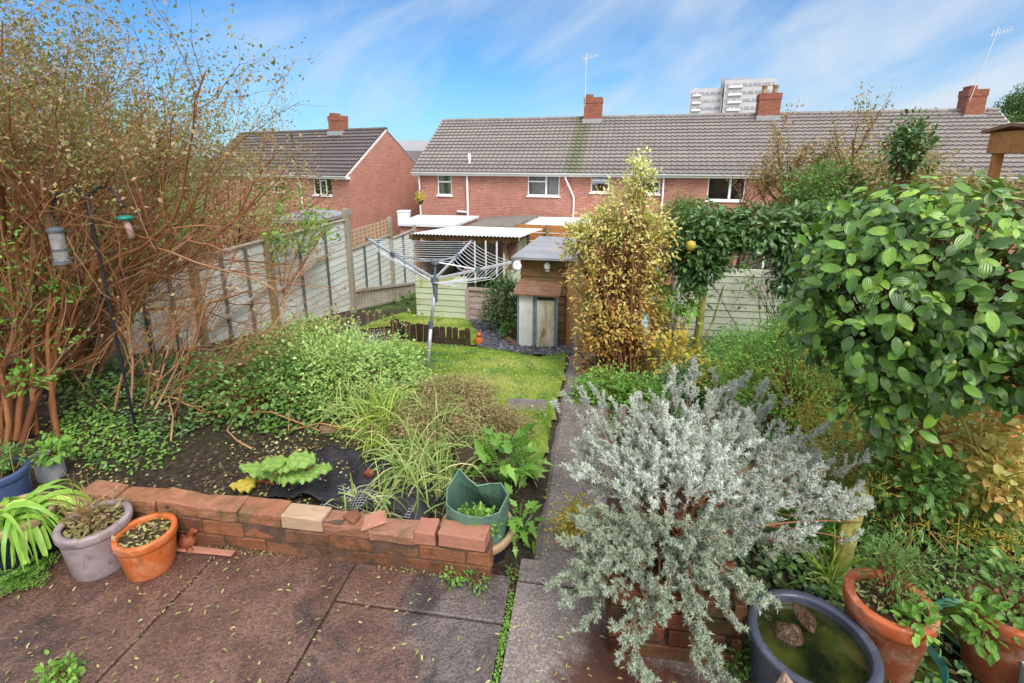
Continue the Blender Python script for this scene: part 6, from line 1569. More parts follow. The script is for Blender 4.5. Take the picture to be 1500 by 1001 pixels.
# red brown trailing stems of the bed
g = np.random.default_rng(410)
for i, (pts, lab) in enumerate([(((238, 592), (262, 602), (300, 612), (345, 619), (400, 622), (470, 640)), 'long orange brown bramble stem lying across the left bed'), (((250, 600), (256, 625), (252, 655)), 'short drooping reddish stem left of the dark edging board'), (((352, 620), (334, 640), (350, 660), (372, 678)), 'bent orange twig behind the rhubarb'), (((425, 615), (424, 640), (470, 638), (520, 645), (560, 648)), 'pale brown stem along the top of the edging board'),
                                (((95, 530), (125, 570), (165, 610)), 'straight pale stick leaning across the ivy left of the garden hook'), (((20, 720), (8, 640), (6, 600)), 'thin upright brown cane in the blue pot')]):
    P = np.array([on_g(a, b) + [0, 0, .07 + .03 * math.sin(k * 2.1 + i)] for k, (a, b) in enumerate(pts)])
    if i == 4: P = np.array([at_c(95, 530, 3.9), at_c(125, 570, 3.8), on_g(165, 610) + [0, 0, .02]])
    if i == 5: continue
    mb = MB(); mb.tube(P, .0065, 5, g.random()); tag(mb.build('stem', M['twig_red'] if i not in (4,) else M['dead'], smooth=True), lab, 'stem')
# ferny plant at the patio's left edge
b = at_z(20, 850, 0); g = np.random.default_rng(420); t = thing('fern', 'feathery bright green plant on the paving at the left edge', 'fern', b); mb = MB(); ms = MB()
for i in range(34):
    az = g.uniform(-1.2, 1.2) if i % 3 else g.uniform(-PI, PI); l = g.uniform(.10, .21); el = g.uniform(.1, .9); d = np.array([math.cos(az) * math.cos(el), math.sin(az) * math.cos(el), math.sin(el)]); P = bez(g.normal(0, .02, 3) * [1, 1, 0], d * l, (0, 0, .03), 12); ms.tube(P, .0016, 3, cap=False)
    tg_ = np.gradient(P, axis=0); sd = norm(np.cross(tg_, [0, 0, 1.]))
    for k in range(2, 12):
        for sg in (-1, 1):
            n = 5; q = P[k] + sg * sd[k] * np.linspace(0, .024 * math.sin(k / 12 * PI) + .006, n)[:, None]; mb.leaves(L_DIAM, q + g.normal(0, .002, (n, 3)), norm(sg * sd[k] + tg_[k] * 20 + g.normal(0, .3, (n, 3))), np.tile([0, 0, 1.], (n, 1)), .013, .005, g.random(n))
mb.build('fronds', M['lf_bright'], t, uv='leaf'); ms.build('stalks', M['lf_mid'], t)

# ---- autumn shrub
b = on_g(905, 556); c0 = np.array([1.42, 5.9, .55]); g = np.random.default_rng(500)
t = thing('shrub', 'tall shrub in yellow and orange autumn leaf right of the path', 'shrub', b)
lobes = [((905, 425, 6.1), (.54, .42, .42)), ((900, 375, 6.1), (.56, .45, .5)), ((918, 320, 6.0), (.44, .35, .38)), ((938, 262, 5.9), (.15, .15, .30)), ((962, 350, 6.0), (.25, .3, .3)), ((878, 330, 6.0), (.26, .25, .2)), ((868, 480, 6.1), (.22, .2, .3)), ((948, 470, 6.2), (.22, .2, .26)), ((875, 522, 6.0), (.30, .25, .26)), ((925, 535, 6.2), (.26, .22, .16)), ((895, 480, 5.75), (.34, .14, .26)), ((925, 500, 5.8), (.2, .12, .2)), ((850, 345, 6.0), (.16, .2, .25))]
mb = MB(); ms = MB(); 
for (px, py, c), R in lobes:
    ctr = at_c(px, py, c) - b; n = int(420 * R[0] * R[2] / .3) + 22
    n = int(n * .72); pos, out, cv, cc = clumpy(ctr, np.array(R) * 1.05, n, 11, .042, g, shell=.25); hf = np.clip((pos[:, 2] + b[2] - (-.6)) / 2.6, 0, 1)
    foliage_at(mb, L_LEAF, pos, out, .056, .027, g, droop=.35, vv=np.clip(hf * .85 + g.normal(.1, .2, len(pos)), 0, 1))
    for q in cc[::4]: ms.tube(bez(g.normal(0, .12, 3) * [1, 1, 0], q, ((q[0]) * -.25, 0, .12 * q[2]), 7), np.linspace(.011, .003, 7), 4, g.random(), cap=False)
mb.build('foliage', M['lf_autumn'], t, uv='leaf'); ms.build('stems', M['stem_brown'], t, smooth=True)
# ---- green shrubs and plants right of the path
tuft('dry brown hanging leaves at the foot of the autumn shrub', 880, 548, 120, .3, .2, 511, mat='heath')
def leafy(lab, px, py, zc, R, n, nl, mat, L, W, seed, tp=L_LEAF, name='bush', cat='bush', stem='stem_brown', stems=50, sr=.004, base=None, **k):
    b = on_g(px, py) if base is None else base; return mound(name, lab, cat, b, b + [0, .1, zc], R, n, nl, .05 + .06 * min(R), mat, L, W, seed, tp=tp, stem=stem, stems=stems, sr=sr, **k)
leafy('low bright green clump by the path below the autumn shrub', 888, 592, .12, (.28, .22, .16), 120, 22, 'lf_bright', .035, .022, 520)
leafy('bright green clump behind the silver bush beside a pink marker', 945, 600, .10, (.2, .2, .14), 80, 20, 'lf_bright', .03, .02, 521)
leafy('lime green leafed plant between water butt and arch', 985, 565, .32, (.26, .22, .32), 60, 9, 'lf_yellow', .06, .038, 522, stem='stem_yel', stems=30, sr=.008, shell=.3)
leafy('light green leafed fig like shoot above the stone basin', 978, 470, 1.0, (.34, .25, .34), 40, 8, 'lf_bright', .11, .075, 523, tp=L_LOBE, stem='stem_yel', stems=14, sr=.007, base=on_g(985, 545))
leafy('dark green bush beside the summerhouse and white cabinet', 738, 488, .5, (.38, .35, .5), 150, 20, 'lf_dark', .06, .03, 524)
leafy('small fresh green plant at the foot of the white cabinet', 748, 500, .12, (.14, .12, .14), 30, 10, 'lf_mid', .06, .035, 525)
mk = at_c(911, 590, 3.6); mb = MB(); a = on_g(911, 628); mb.bar(a, a + [0, 0, .22], .05, .02, up=(0, 1, 0)); tag(mb.build('garden_stake', M['shedpink'], bevel=.003), 'short pinkish wooden stake behind the left side of the silver bush', 'stake')
# mid green fluffy shrub
b = on_g(1165, 640); mound('shrub', 'fluffy fresh green shrub behind the right side of the silver bush', 'shrub', b, b + [.0, .2, .45], (.62, .5, .5), 420, 34, .06, 'lf_bright', .030, .015, 530, stems=100, shell=.5)
b = on_g(1120, 560); mound('shrub', 'mid green shrub below the leafy arch in front of the green fence', 'shrub', b, b + [.0, .1, .2], (.7, .5, .35), 260, 26, .07, 'lf_mid', .045, .026, 531, tp=L_LEAF, stems=80, shell=.4)
b = on_g(1030, 592); mound('shrub', 'dark leaved low shrub behind the top of the silver bush', 'shrub', b, b + [.0, .1, .1], (.38, .3, .2), 160, 22, .06, 'lf_ivy', .05, .03, 532, tp=L_LEAF, stems=60, shell=.4)
b = on_g(1075, 600); mound('shrub', 'yellowing leafy plant between the dark shrub and the fluffy green one', 'shrub', b, b + [.0, .1, .2], (.4, .3, .26), 80, 10, .05, 'lf_fern', .06, .04, 533, tp=L_LEAF, stems=30, shell=.4)
b = on_g(1225, 640); mound('shrub', 'grey green bush with dry stems beside the mossy trunk', 'shrub', b, b + [.0, .1, .35], (.4, .35, .42), 170, 18, .06, 'lf_pale', .04, .022, 534, stems=90, shell=.3)

# ---- leafy arch
b = on_g(1019, 545); g = np.random.default_rng(540); Ya = b[1]
ar = thing('climber_arch', 'dark leaved climber trained over an arch on a mossy yellow green trunk', 'climber', b)
P = np.array([b - [0, 0, .05], at_y(1022, 500, Ya), at_y(1029, 430, Ya), at_y(1036, 380, Ya), at_y(1060, 340, Ya)]) - b
mb = MB(); mb.tube(P, [.055, .05, .045, .04, .03], 9, .8); 
P2 = np.array([at_y(1020, 520, Ya), at_y(1045, 470, Ya + .1), at_y(1060, 420, Ya + .2)]) - b; mb.tube(P2, .012, 5, .6); rough(mb.build('trunk', M['bark_green'], ar, smooth=True), .03, .1, 2)
mb = MB(); pts = [(1030, 330), (1080, 322), (1140, 330), (1200, 345)]
mb.tube(np.array([at_y(a, c, Ya + .1) for a, c in pts]) - b, .02, 6); mb.tube(np.array([at_y(1168, c, Ya + .3) for c in (340, 420, 480, 540)]) - b, .018, 6); mb.build('arch_frame', M['bark_grey'], ar)
mb = MB(); ms = MB()
for px, py, c, R, n in ((1022, 372, 6.1, (.34, .3, .40), 170), (1040, 340, 6.1, (.42, .3, .28), 130), (1105, 335, 6.1, (.5, .3, .22), 150), (1165, 345, 6.2, (.42, .35, .30), 130), (1152, 395, 6.3, (.16, .2, .38), 40), (1205, 335, 6.2, (.3, .3, .25), 70)):
    pos, out, cv, cc = clumpy(at_c(px, py, c) - b, R, n, 12, .055, g, shell=.4); foliage_at(mb, L_LEAF, pos, out, .085, .045, g, droop=.5, vv=cv)
    for q in cc[::5]: ms.tube(bez(at_c(px, py, c) - b, q, (0, 0, 0), 4), .005, 3, cap=False)
mb.build('foliage', M['lf_dark'], ar, uv='leaf'); ms.build('shoots', M['stem_brown'], ar)
q = at_c(1012, 360, 5.75); mb = MB(); mb.lathe([(0, -.06), (.04, -.05), (.06, 0), (.045, .045), (0, .06)], 14, q - b); mb.build('fruit', M['lf_yellow'], ar, smooth=True)
tree_plant('climber', 'sparse dangling climber shoots in front of the pale green board fence', 'climber', on_g(1145, 520), [((g.normal(0, .3), .2, .3), (g.normal(-.3, .3), 0, 1), 1.0, .008) for _ in range(8)], 'lf_mid', 'stem_brown', 541, depth=2, nch=3, spread=.8, L=.07, W=.04, per=1, leafp=.4, tp=L_LEAF)

# ---- big veined-leaf shrub on a mossy post
b = on_g(1220, 862); g = np.random.default_rng(550); SX = .08
vb = thing('shrub', 'large glossy green shrub with big ribbed oval leaves and small green fruit at the right', 'shrub', b)
P = np.array([b - [0, 0, .03]] + [at_y(x, y, b[1] + .25 * k) for k, (x, y) in enumerate(((1240, 790), (1265, 710), (1290, 630), (1312, 560), (1340, 470)))]) - b
mb = MB(); mb.tube(P, [.042, .04, .038, .036, .03, .02], 10, .85); P2 = P[3:].copy(); P2[:, 0] += np.array([.0, .12, .3]); mb.tube(P2, [.03, .025, .015], 8, .5); rough(mb.build('trunk', M['bark_green'], vb, smooth=True), .022, .07, 3)
mb = MB(); ms = MB(); mf = MB(); allc = []
for (x, y, z), R, n in [((1.80, 2.15, 1.38), (.56, .55, .40), 600), ((1.56, 2.1, 1.18), (.36, .42, .30), 290), ((2.15, 2.0, 1.22), (.5, .5, .40), 290), ((1.85, 1.95, 1.08), (.42, .35, .18), 140), ((1.54, 2.0, 1.0), (.16, .25, .2), 60), ((1.50, 1.98, .80), (.10, .12, .14), 26), ((1.62, 1.95, .72), (.09, .1, .12), 20), ((2.2, 2.1, .98), (.30, .3, .14), 60), ((2.0, 2.2, 1.58), (.6, .5, .20), 150), ((1.62, 2.15, 1.52), (.25, .3, .2), 60)]:
    c_ = np.array([x + SX, y, z + .02]) - b; d = rnd_unit(n, g); rr = .62 + .42 * g.random(n) ** .7; cc = c_ + d * rr[:, None] * np.array(R); allc.append((cc, c_))
    out = norm(cc - c_)
    for k in range(4):
        th = g.uniform(0, 2 * PI, n); s = norm(np.cross(out, [0.1, .05, 1.])); u = np.cross(s, out)
        ax = norm(out * .55 + (np.cos(th)[:, None] * s + np.sin(th)[:, None] * u) * .9 + np.array([0, -.1, -.55])); nr = norm(out * .8 + np.array([0, -.25, .75]) + g.normal(0, .35, (n, 3)))
        m = g.random(n) < .88; sc_ = g.uniform(.45, 1.25, n); mb.leaves(L_OVAL, (cc + g.normal(0, .022, (n, 3)))[m], ax[m], nr[m], (.066 * sc_)[m], (.037 * sc_)[m], np.clip(g.random(n) ** 1.2 * .8 + .3 * np.clip(out[:, 2], 0, 1), 0, 1)[m])
    for q in cc[::4]: ms.tube(bez(P[-2], q, (0, 0, .1), 5), np.linspace(.007, .002, 5), 4, g.random(), cap=False)
    for q in cc[::11]: mf.lathe([(0, -.011), (.009, -.006), (.011, 0), (.008, .008), (0, .011)], 8, q + norm(q - c_) * .03 + [0, -.01, -.02])
mb.build('foliage', M['lf_big'], vb, uv='leaf', smooth=True); ms.build('branches', M['stem_brown'], vb, smooth=True); f_ = mf.build('fruit', m_plain('green_fruit', (.22, .30, .07), .5, .1, 20, 0), vb, smooth=True); f_['kind'] = 'stuff'

# ---- yellow and orange ferny growth low right
b = on_g(1370, 760); b = np.array([2.15, 2.45, tz(2.15, 2.45)]); g = np.random.default_rng(560); t = thing('asparagus_fern', 'yellowing feathery asparagus growth below the big leaved shrub', 'plant', b); mb = MB(); ms = MB()
for i in range(70):
    az = g.uniform(0, 2 * PI); el = g.uniform(.5, 1.4); l = g.uniform(.5, 1.15); d = np.array([math.cos(az) * math.cos(el), math.sin(az) * math.cos(el), math.sin(el)]); P = bez(g.normal(0, .2, 3) * [1.6, 1, 0], d * l + g.normal(0, .1, 3) * [1, 1, 0], (0, 0, .12), 14); ms.tube(P, np.linspace(.004, .0012, 14), 4, g.random(), cap=False)
    for k in range(4, 14):
        n = 18; dd = rnd_unit(n, g); q = P[k] + dd * g.uniform(.01, .085, n)[:, None]; mb.leaves(L_NEED, q, norm(dd + g.normal(0, .4, (n, 3))), rnd_unit(n, g), .034, .005, np.clip(g.normal(.45, .25, n) + .3 * (k / 14 - .5), 0, 1))
mb.build('foliage', M['lf_fern'], t, uv='leaf'); ms.build('stems', M['stem_yel'], t, smooth=True)
for i, (px, py, c, R, mat, L, lab) in enumerate([(1462, 602, 2.6, (.13, .12, .10), 'lf_orange', .11, 'bright orange broad leaves below the big leaved shrub at the right'), (1335, 585, 2.4, (.08, .08, .05), 'lf_yellow', .09, 'yellow heart shaped leaves hanging by the mossy trunk'), (1350, 650, 2.6, (.2, .15, .12), 'lf_red', .05, 'reddish leaved sprigs among the yellow feathery growth'), (1400, 640, 2.5, (.28, .2, .16), 'lf_autumn', .05, 'yellow and orange small leaved sprigs right of the reddish ones'), (1330, 700, 2.4, (.2, .15, .14), 'lf_mid', .04, 'green leafy sprigs at the foot of the yellow feathery growth'), (1460, 690, 2.4, (.22, .18, .16), 'lf_autumn', .04, 'orange yellow leafy sprigs nearest the right edge')]):
    p = at_c(px, py, c); gb = np.array([p[0], p[1], tz(p[0], p[1])]); mound('plant', lab, 'plant', gb, p, R, 9 if L > .06 else (26 if R[0] < .21 and L > .045 else 90), 3 if L > .045 else 9, .03, mat, L, L * .8, 565 + i, tp=L_LOBE if i == 0 else L_LEAF, stems=6, sr=.003, flat=3)
g = np.random.default_rng(570); 
for i, (pts, lab) in enumerate([(((1393, 580), (1420, 640), (1435, 690)), 'yellow leafless stalk under the big leaved shrub'), (((1327, 650), (1365, 670), (1395, 710)), 'arching straw coloured stalk below the ribbed leaves'), (((1362, 780), (1390, 812), (1415, 842)), 'dry orange stalk leaning toward the corner pot'), (((1427, 640), (1440, 680), (1448, 705)), 'short yellow stalk beside the arching one')]):
    P = np.array([at_c(a, c, 2.25 + .1 * k) for k, (a, c) in enumerate(pts)]); mb = MB(); mb.tube(bez(P[0], P[2], (P[1] - (P[0] + P[2]) / 2) * 2, 9), .0045, 5, g.random()); tag(mb.build('stalk', M['stem_yel'] if i != 2 else M['twig_red'], smooth=True), lab, 'stalk')
# undergrowth right
for i, (px, py, R, zc, mat, L, lab) in enumerate([(1180, 800, (.20, .16, .13), .10, 'lf_bright', .026, 'bright green clump between the silver bush and the purple tub'), (1390, 790, (.35, .25, .2), .15, 'lf_mid', .03, 'green clump behind the feathery terracotta pot'), (1470, 760, (.4, .3, .3), .2, 'lf_mid', .04, 'leafy green growth behind the corner pot'), (1290, 745, (.22, .2, .22), .18, 'lf_ivy', .035, 'dark green growth right of the mossy trunk foot'), (1250, 800, (.16, .14, .12), .1, 'lf_mid', .028, 'small green clump at the trunk foot beside the purple tub'), (850, 790, (.10, .10, .07), .05, 'lf_fern', .022, 'yellow green mossy clump at the left foot of the silver bush'), (1085, 985, (.08, .12, .07), .04, 'lf_mid', .02, 'green weeds between brick planter and purple tub')]):
    b = on_g(px, py); mound('plant', lab, 'plant', b, b + [0, .05, zc], R, int(700 * R[0]) + 20, 22, .04, mat, L, L * .55, 580 + i, stems=30, sr=.003, shell=.3)
tuft('yellow green iris blades behind the purple tub', 1212, 872, 26, .30, .03, 590, mat='grass', w=.016, H=2)
cover('ground_ivy', 'dark green ground cover over the right hand border', None, 1500, .040, 'lf_ivy', 601, .10, st=[(1.2, .75), (9.5, .42), (9.5, 5.2), (1.2, 3.2)], patch=-.3)
cover('ground_weeds', 'mid green weeds over the right hand border', None, 1300, .036, 'lf_mid', 602, .16, st=[(1.3, .9), (9.5, .42), (9.5, 5.2), (1.3, 3.2)], patch=-.1)
cover('leaf_litter', 'fallen brown and yellow leaves on the right hand border', None, 700, .035, 'litter', 603, .02, st=[(1.0, .72), (9.5, .4), (9.5, 5), (1.0, 3)], patch=-1.2)
cover('path_edge_weeds', 'small green weeds along the right edge of the path', None, 2500, .028, 'lf_bright', 604, .07, st=[(2.6, .24), (8.5, .24), (8.5, .46), (2.6, .46)], patch=-.2)

# ---- silver bush
b = gf(1.90, .40, .29); g = np.random.default_rng(700)
sbush = thing('shrub', 'sprawling silver grey bush with spiky plumes growing from the brick planter', 'shrub', b)
mb = MB(); mg = MB(); ms = MB()
def plume(p, d, L, mbx, bright):
    """a shoot densely set with short needles, with side shoots"""
    k = 9; P = [p]; dd = d
    for i in range(k): dd = norm(dd + g.normal(0, .07, 3) + np.array([0, 0, .05])); P.append(P[-1] + dd * L / k)
    P = np.array(P); ms.tube(P, np.linspace(.0032, .001, k + 1), 3, g.random(), cap=False)
    shoots = [(P, L, .1, None)]
    for j in range(int(10 * L / .2)):
        f = g.uniform(.15, .95); i = int(f * k); q = P[i] + (P[min(i + 1, k)] - P[i]) * (f * k - i); v = norm(norm(P[min(i + 1, k)] - P[i]) * .9 + rnd_unit(1, g)[0] * .75); l = g.uniform(.025, .06) * (1.15 - .5 * f); sf = f
        shoots.append((np.array([q, q + v * l * .5, q + v * l + [0, 0, .004]]), l, 0, f))
    for S, l, f0, sf in shoots:
        n = int(l * 1000); u = f0 + (1 - f0) * g.random(n) ** .8; ii = np.minimum((u * (len(S) - 1)).astype(int), len(S) - 2); fr = u * (len(S) - 1) - ii
        q = S[ii] + (S[ii + 1] - S[ii]) * fr[:, None]; tg_ = norm(S[ii + 1] - S[ii]); ax = norm(tg_ * .75 + rnd_unit(n, g) * .9)
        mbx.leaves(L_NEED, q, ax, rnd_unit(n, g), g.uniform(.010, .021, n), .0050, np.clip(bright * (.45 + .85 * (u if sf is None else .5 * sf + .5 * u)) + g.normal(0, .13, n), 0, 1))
cnt = 0
def arm(px, py, c, n, L, bright, mbx, spread=.045, bend=(0, 0, .12), core=.35):
    """a bough from the planter to a place in the bush's outline, carrying plumes along its outer part"""
    e = at_c(px, py, c) - b; s = g.normal(0, .06, 3) * [1, 1, .2]; B_ = bez(s, e, bend, 10); ms.tube(B_, np.linspace(.009, .003, 10), 4, g.random(), cap=False)
    n = int(n * 1.35)
    for j in range(n):
        f = core + (1 - core) * (j + g.random()) / n; i = min(8, int(f * 9)); q = B_[i] + (B_[i + 1] - B_[i]) * (f * 9 - i) + g.normal(0, spread, 3) * [1, 1, .6]
        if q[2] < -.25: q[2] = -.25
        d = norm(norm(B_[i + 1] - B_[i]) + g.normal(0, .26, 3) + np.array([0, 0, .14])); plume(q, d, L * g.uniform(.75, 1.5), mbx, bright)
for px, py, c, n, L, br in [(850, 605, 2.6, 9, .14, .5), (868, 660, 2.4, 9, .13, .5), (855, 700, 2.3, 9, .13, .65), (920, 610, 2.6, 9, .15, .55), (935, 650, 2.4, 10, .14, .6), (900, 700, 2.25, 10, .13, .7), (985, 590, 2.65, 9, .15, .6), (1008, 565, 2.7, 8, .13, .6), (1040, 600, 2.6, 10, .16, .6), (1075, 575, 2.8, 9, .15, .55), (1100, 610, 2.7, 10, .17, .55), (1125, 600, 2.8, 8, .15, .55),
                            (985, 650, 2.35, 10, .14, .8), (1000, 700, 2.15, 11, .13, .85), (1040, 680, 2.2, 11, .14, .8), (950, 720, 2.15, 9, .12, .85), (1050, 720, 2.1, 11, .13, .85), (1065, 650, 2.4, 10, .15, .65), (1140, 665, 2.5, 11, .17, .55), (1180, 660, 2.55, 9, .16, .55), (1160, 700, 2.4, 11, .17, .6), (1215, 690, 2.45, 10, .17, .6), (1190, 735, 2.3, 11, .17, .6), (1240, 730, 2.3, 11, .16, .65), (1262, 765, 2.25, 7, .15, .7), (1130, 735, 2.3, 9, .15, .5), (1240, 790, 2.2, 5, .15, .6), (885, 640, 2.5, 7, .13, .45), (965, 610, 2.6, 8, .14, .5), (1020, 640, 2.4, 9, .14, .7)]:
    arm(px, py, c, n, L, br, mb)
for px, py, c, n, L, br in [(860, 800, 2.1, 9, .12, .4), (850, 850, 2.0, 8, .11, .4), (870, 870, 1.95, 8, .11, .45), (900, 830, 2.0, 9, .12, .4), (930, 840, 1.95, 9, .11, .4), (965, 850, 1.9, 8, .10, .35), (1000, 820, 1.95, 9, .12, .4), (1060, 790, 2.1, 8, .13, .35), (1110, 780, 2.2, 7, .14, .3), (1140, 800, 2.2, 4, .13, .4), (1050, 840, 1.95, 9, .12, .55), (1075, 870, 1.9, 6, .10, .6), (885, 790, 2.1, 8, .12, .35), (940, 800, 2.05, 8, .12, .35)]:
    arm(px, py, c, int(n * 1.5), L * 1.1, br + .1, mg, spread=.055, bend=(0, 0, .10))
for pts, n in ((((985, 830), (970, 890), (930, 940), (935, 985)), 13), (((1010, 830), (1018, 880), (1032, 930), (1045, 972)), 15), (((1000, 850), (1008, 900), (1016, 940)), 8), (((960, 850), (935, 890), (925, 930), (928, 970)), 7)):
    P = np.array([at_c(a, c, 1.86 - .03 * k) for k, (a, c) in enumerate(pts)]) - b; ms.tube(P, .003, 4, cap=False)
    for j in range(n):
        f = (j + g.random()) / n * (len(P) - 1); i = min(int(f), len(P) - 2); q = P[i] + (P[i + 1] - P[i]) * (f - i) + g.normal(0, .008, 3); plume(q, norm(norm(P[i + 1] - P[i]) + g.normal(0, .3, 3)), .075, mg, .55)
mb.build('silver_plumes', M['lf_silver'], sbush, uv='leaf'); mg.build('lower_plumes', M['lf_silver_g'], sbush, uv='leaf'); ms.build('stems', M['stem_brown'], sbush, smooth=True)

# ---- trees and bushes beyond the garden
def far_tree(lab, px, py_top, c, hw, seed, leaf, bark='bark_grey', leafp=.6, L=.14, depth=3, nst=5, per=2, name='tree', zb=None, up=.3, nch=4, ratio=.62, el=(.9, 1.4)):
    p = at_c(px, py_top, c); gz0 = tz(p[0], p[1]); H_ = p[2] - gz0; g = np.random.default_rng(seed); st = []
    for i in range(nst): az = g.uniform(0, 2 * PI); e_ = g.uniform(*el); st.append(((g.normal(0, .1), g.normal(0, .1), 0), (math.cos(az) * math.cos(e_), math.sin(az) * math.cos(e_), math.sin(e_)), H_ * .52, .012 * H_))
    return tree_plant(name, lab, 'tree', (p[0], p[1], gz0), st, leaf, bark, seed, depth=depth, nch=nch, spread=.6, ratio=ratio, up=up, L=L, W=L * .5, per=per, leafp=leafp, zmin=H_ * .3, jit=.08, keep=lambda q: q[2] < p[2] + .05 * H_)
far_tree('thin tree with sparse brown leaves rising over the terrace roof', 1225, 118, 11.5, 1, 801, 'lf_brown', leafp=.95, L=.085, nst=13, per=5, bark='stem_brown', el=(1.05, 1.5), ratio=.5, up=.5)
far_tree('slender bare branched tree in front of the right part of the terrace roof', 1320, 250, 9.5, 1, 802, 'lf_red', leafp=.3, L=.09, nst=6)
far_tree('small twiggy tree with green leaves against the pantiles at the right', 1395, 250, 8, 1, 803, 'lf_mid', leafp=.3, L=.10, nst=4, per=1)
far_tree('leafless brown twiggy bush before the wide terrace window', 1010, 270, 11, 1, 804, 'lf_mid', bark='stem_brown', leafp=.25, L=.09, nst=9, el=(.6, 1.4), per=1)
far_tree('bare twiggy sapling between the arch and the terrace wall', 1105, 225, 12, 1, 805, 'lf_olive', bark='stem_brown', leafp=.12, L=.08, nst=4, per=1)
for i, (px, py, c, R, mat, L, lab) in enumerate([(1210, 285, 9.5, (.70, .7, .6), 'lf_mid', .08, 'dense green bush in front of the terrace above the arch'), (1300, 270, 9, (.75, .7, .45), 'lf_olive', .07, 'olive green bush left of the big leaved shrub'), (1330, 215, 7.5, (.17, .17, .34), 'lf_dark', .08, 'upright dark green leafy shoot against the roof'), (1225, 330, 8, (.6, .5, .4), 'lf_mid', .06, 'mid green bush behind the right end of the arch'), (1005, 318, 12, (.5, .5, .35), 'lf_mid', .09, 'green bush at the foot of the terrace between the autumn shrub and the arch'), (1400, 300, 9, (1.2, .8, .5), 'lf_olive', .08, 'brown green hedge top behind the big leaved shrub'), (1178, 455, 7.4, (.28, .3, .5), 'lf_mid', .06, 'green climber mass hanging at the right foot of the arch'), (1205, 500, 6, (.5, .5, .5), 'lf_mid', .05, 'mixed green bush left of the big leaved shrub')]):
    p = at_c(px, py, c); gb = np.array([p[0], p[1], tz(p[0], p[1])]); mound('bush', lab, 'bush', gb, p, R, int(330 * R[0] * R[2] / .5) + 40, 15, .10, mat, L, L * .55, 820 + i, stems=70, sr=.008, shell=.35, flat=2, tp=L_LEAF if c < 9.2 else L_DIAM)
p = at_c(1494, 150, 55); gb = np.array([p[0], p[1], tz(p[0], p[1])]); mound('conifer', 'dark distant conifer at the right edge above the bird table', 'tree', gb, p - [0, 0, 2.0], (1.8, 1.8, 3.4), 500, 20, .25, 'lf_dark', .3, .12, 840, stems=40, sr=.05, shell=.2, flat=2)
p = at_c(1470, 172, 52); gb = np.array([p[0], p[1], tz(p[0], p[1])]); mound('conifer', 'low dark distant tree left of the conifer beyond the roof end', 'tree', gb, p - [0, 0, 1.6], (1.7, 1.5, 1.7), 200, 20, .25, 'lf_dark', .3, .14, 841, stems=20, sr=.05, shell=.2, flat=2)
# neighbouring ground behind the fences
for lab, pts_st, mat, sd in (('grass of the neighbouring plots behind the sheds', [(12.5, -12), (24, -14), (24, 16), (10, 8), (9.2, 3.2), (12, 1)], 'lf_mid', 850),):
    cover('far_grass', lab, None, 55, .16, mat, sd, .2, st=pts_st, patch=-2)
# ---------------------------------------------------------------- light, sky, camera
w = bpy.data.worlds.new('World'); scene.world = w; w.use_nodes = True
t = w.node_tree; bg = t.nodes['Background']; out = t.nodes['World Output']
sky = t.nodes.new('ShaderNodeTexSky'); sky.sky_type = 'NISHITA'; sky.sun_disc = False
SUN_EL, SUN_AZ = math.radians(48), math.radians(152)     # azimuth clockwise from +Y: behind the camera
sky.sun_elevation = SUN_EL; sky.sun_rotation = SUN_AZ; sky.air_density = 1.0; sky.dust_density = .4; sky.ozone_density = 2.5; sky.altitude = 100
def N(k, **kw):
    x = t.nodes.new(k)
    for a, b in kw.items(): setattr(x, a, b)
    return x
hs_ = N('ShaderNodeHueSaturation'); hs_.inputs['Saturation'].default_value = .98; hs_.inputs['Value'].default_value = .64; tn = N('ShaderNodeMix', data_type='RGBA', blend_type='MULTIPLY'); tn.inputs[0].default_value = 1; tn.inputs[7].default_value = (.21, .56, .82, 1); t.links.new(sky.outputs[0], tn.inputs[6]); t.links.new(tn.outputs[2], hs_.inputs['Color'])
tc = N('ShaderNodeTexCoord'); sep = N('ShaderNodeSeparateXYZ'); t.links.new(tc.outputs['Generated'], sep.inputs[0])
def mt(op, a, b=0.):
    x = N('ShaderNodeMath', operation=op)
    for s, v in zip(x.inputs, (a, b)):
        if hasattr(v, 'links'): t.links.new(v, s)
        else: s.default_value = v
    return x.outputs[0]
# clouds on a flat layer overhead: direction / height
m1 = N('ShaderNodeMapping'); m1.inputs['Rotation'].default_value = (0, math.radians(33), 0); t.links.new(tc.outputs['Generated'], m1.inputs[0]); cb_ = m1
mp = N('ShaderNodeMapping'); mp.inputs['Scale'].default_value = (1.6, 1.6, 5.0); mp.inputs['Location'].default_value = (.7, 0, .4); t.links.new(m1.outputs[0], mp.inputs[0])
nz = N('ShaderNodeTexNoise'); nz.inputs['Scale'].default_value = 1.6; nz.inputs['Detail'].default_value = 6; nz.inputs['Roughness'].default_value = .55; nz.inputs['Distortion'].default_value = .35; t.links.new(mp.outputs[0], nz.inputs['Vector'])
nb = N('ShaderNodeTexNoise'); nb.inputs['Scale'].default_value = 2.2; nb.inputs['Detail'].default_value = 3; t.links.new(cb_.outputs[0], nb.inputs['Vector'])
den = mt('ADD', mt('ADD', nz.outputs['Fac'], mt('MULTIPLY', mt('SUBTRACT', nb.outputs['Fac'], .5), .5)), mt('MULTIPLY', sep.outputs[0], .24))
rp = N('ShaderNodeValToRGB'); e = rp.color_ramp.elements; e[0].position = .38; e[0].color = (0, 0, 0, 1); e[1].position = .74; e[1].color = (1, 1, 1, 1); t.links.new(den, rp.inputs[0])
hz = mt('POWER', mt('SUBTRACT', 1.0, mt('MINIMUM', mt('MAXIMUM', mt('MULTIPLY', sep.outputs[2], 2.2), 0.), 1.)), 3.0)
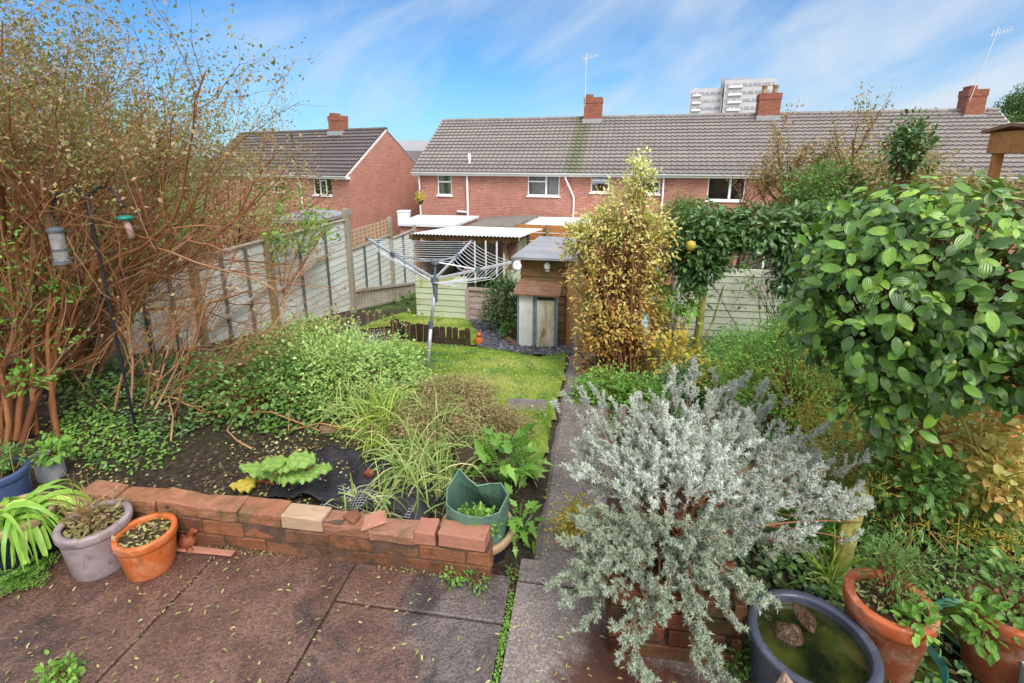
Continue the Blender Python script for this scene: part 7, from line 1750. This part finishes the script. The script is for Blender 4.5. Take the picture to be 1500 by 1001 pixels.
rear = mt('MINIMUM', mt('MAXIMUM', mt('MULTIPLY', mt('SUBTRACT', .25, sep.outputs[1]), 1.6), 0.), 1.)  # unseen bright cloud behind the camera and overhead, added to whiten the light
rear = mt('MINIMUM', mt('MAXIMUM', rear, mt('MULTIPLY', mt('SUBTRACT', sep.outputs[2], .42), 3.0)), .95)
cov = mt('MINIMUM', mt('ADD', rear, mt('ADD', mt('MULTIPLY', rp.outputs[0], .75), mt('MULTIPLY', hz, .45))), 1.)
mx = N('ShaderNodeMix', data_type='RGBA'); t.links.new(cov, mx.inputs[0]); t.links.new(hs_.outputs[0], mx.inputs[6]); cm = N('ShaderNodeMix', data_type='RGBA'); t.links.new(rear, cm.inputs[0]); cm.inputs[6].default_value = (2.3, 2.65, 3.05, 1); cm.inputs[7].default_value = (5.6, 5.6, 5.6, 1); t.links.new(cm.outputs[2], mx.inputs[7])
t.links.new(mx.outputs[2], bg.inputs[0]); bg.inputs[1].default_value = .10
sl = bpy.data.lights.new('sun', 'SUN'); sl.energy = 1.3; sl.angle = math.radians(24); sl.color = (1, .95, .88)
so_ = bpy.data.objects.new('sun', sl); COL.objects.link(so_)
d = Vector((math.sin(SUN_AZ) * math.cos(SUN_EL), math.cos(SUN_AZ) * math.cos(SUN_EL), math.sin(SUN_EL)))
so_.rotation_euler = d.to_track_quat('Z', 'Y').to_euler()
cam = bpy.data.cameras.new('camera'); co_ = bpy.data.objects.new('camera', cam); COL.objects.link(co_)
cam.sensor_width = 36; cam.lens = F; cam.shift_y = -(500.5 - Y0) / 1500; cam.clip_end = 3000; cam.clip_start = .05
co_.location = CAM; co_.rotation_euler = (math.pi / 2 - PITCH, 0, 0)
scene.camera = co_
scene.view_settings.view_transform = 'Standard'; scene.view_settings.look = 'None'; scene.view_settings.exposure = 1.6; scene.view_settings.gamma = 1
scene.cycles.max_bounces = 6; scene.cycles.diffuse_bounces = 3; scene.cycles.glossy_bounces = 3; scene.cycles.transparent_max_bounces = 8
scene.cycles.use_denoising = True
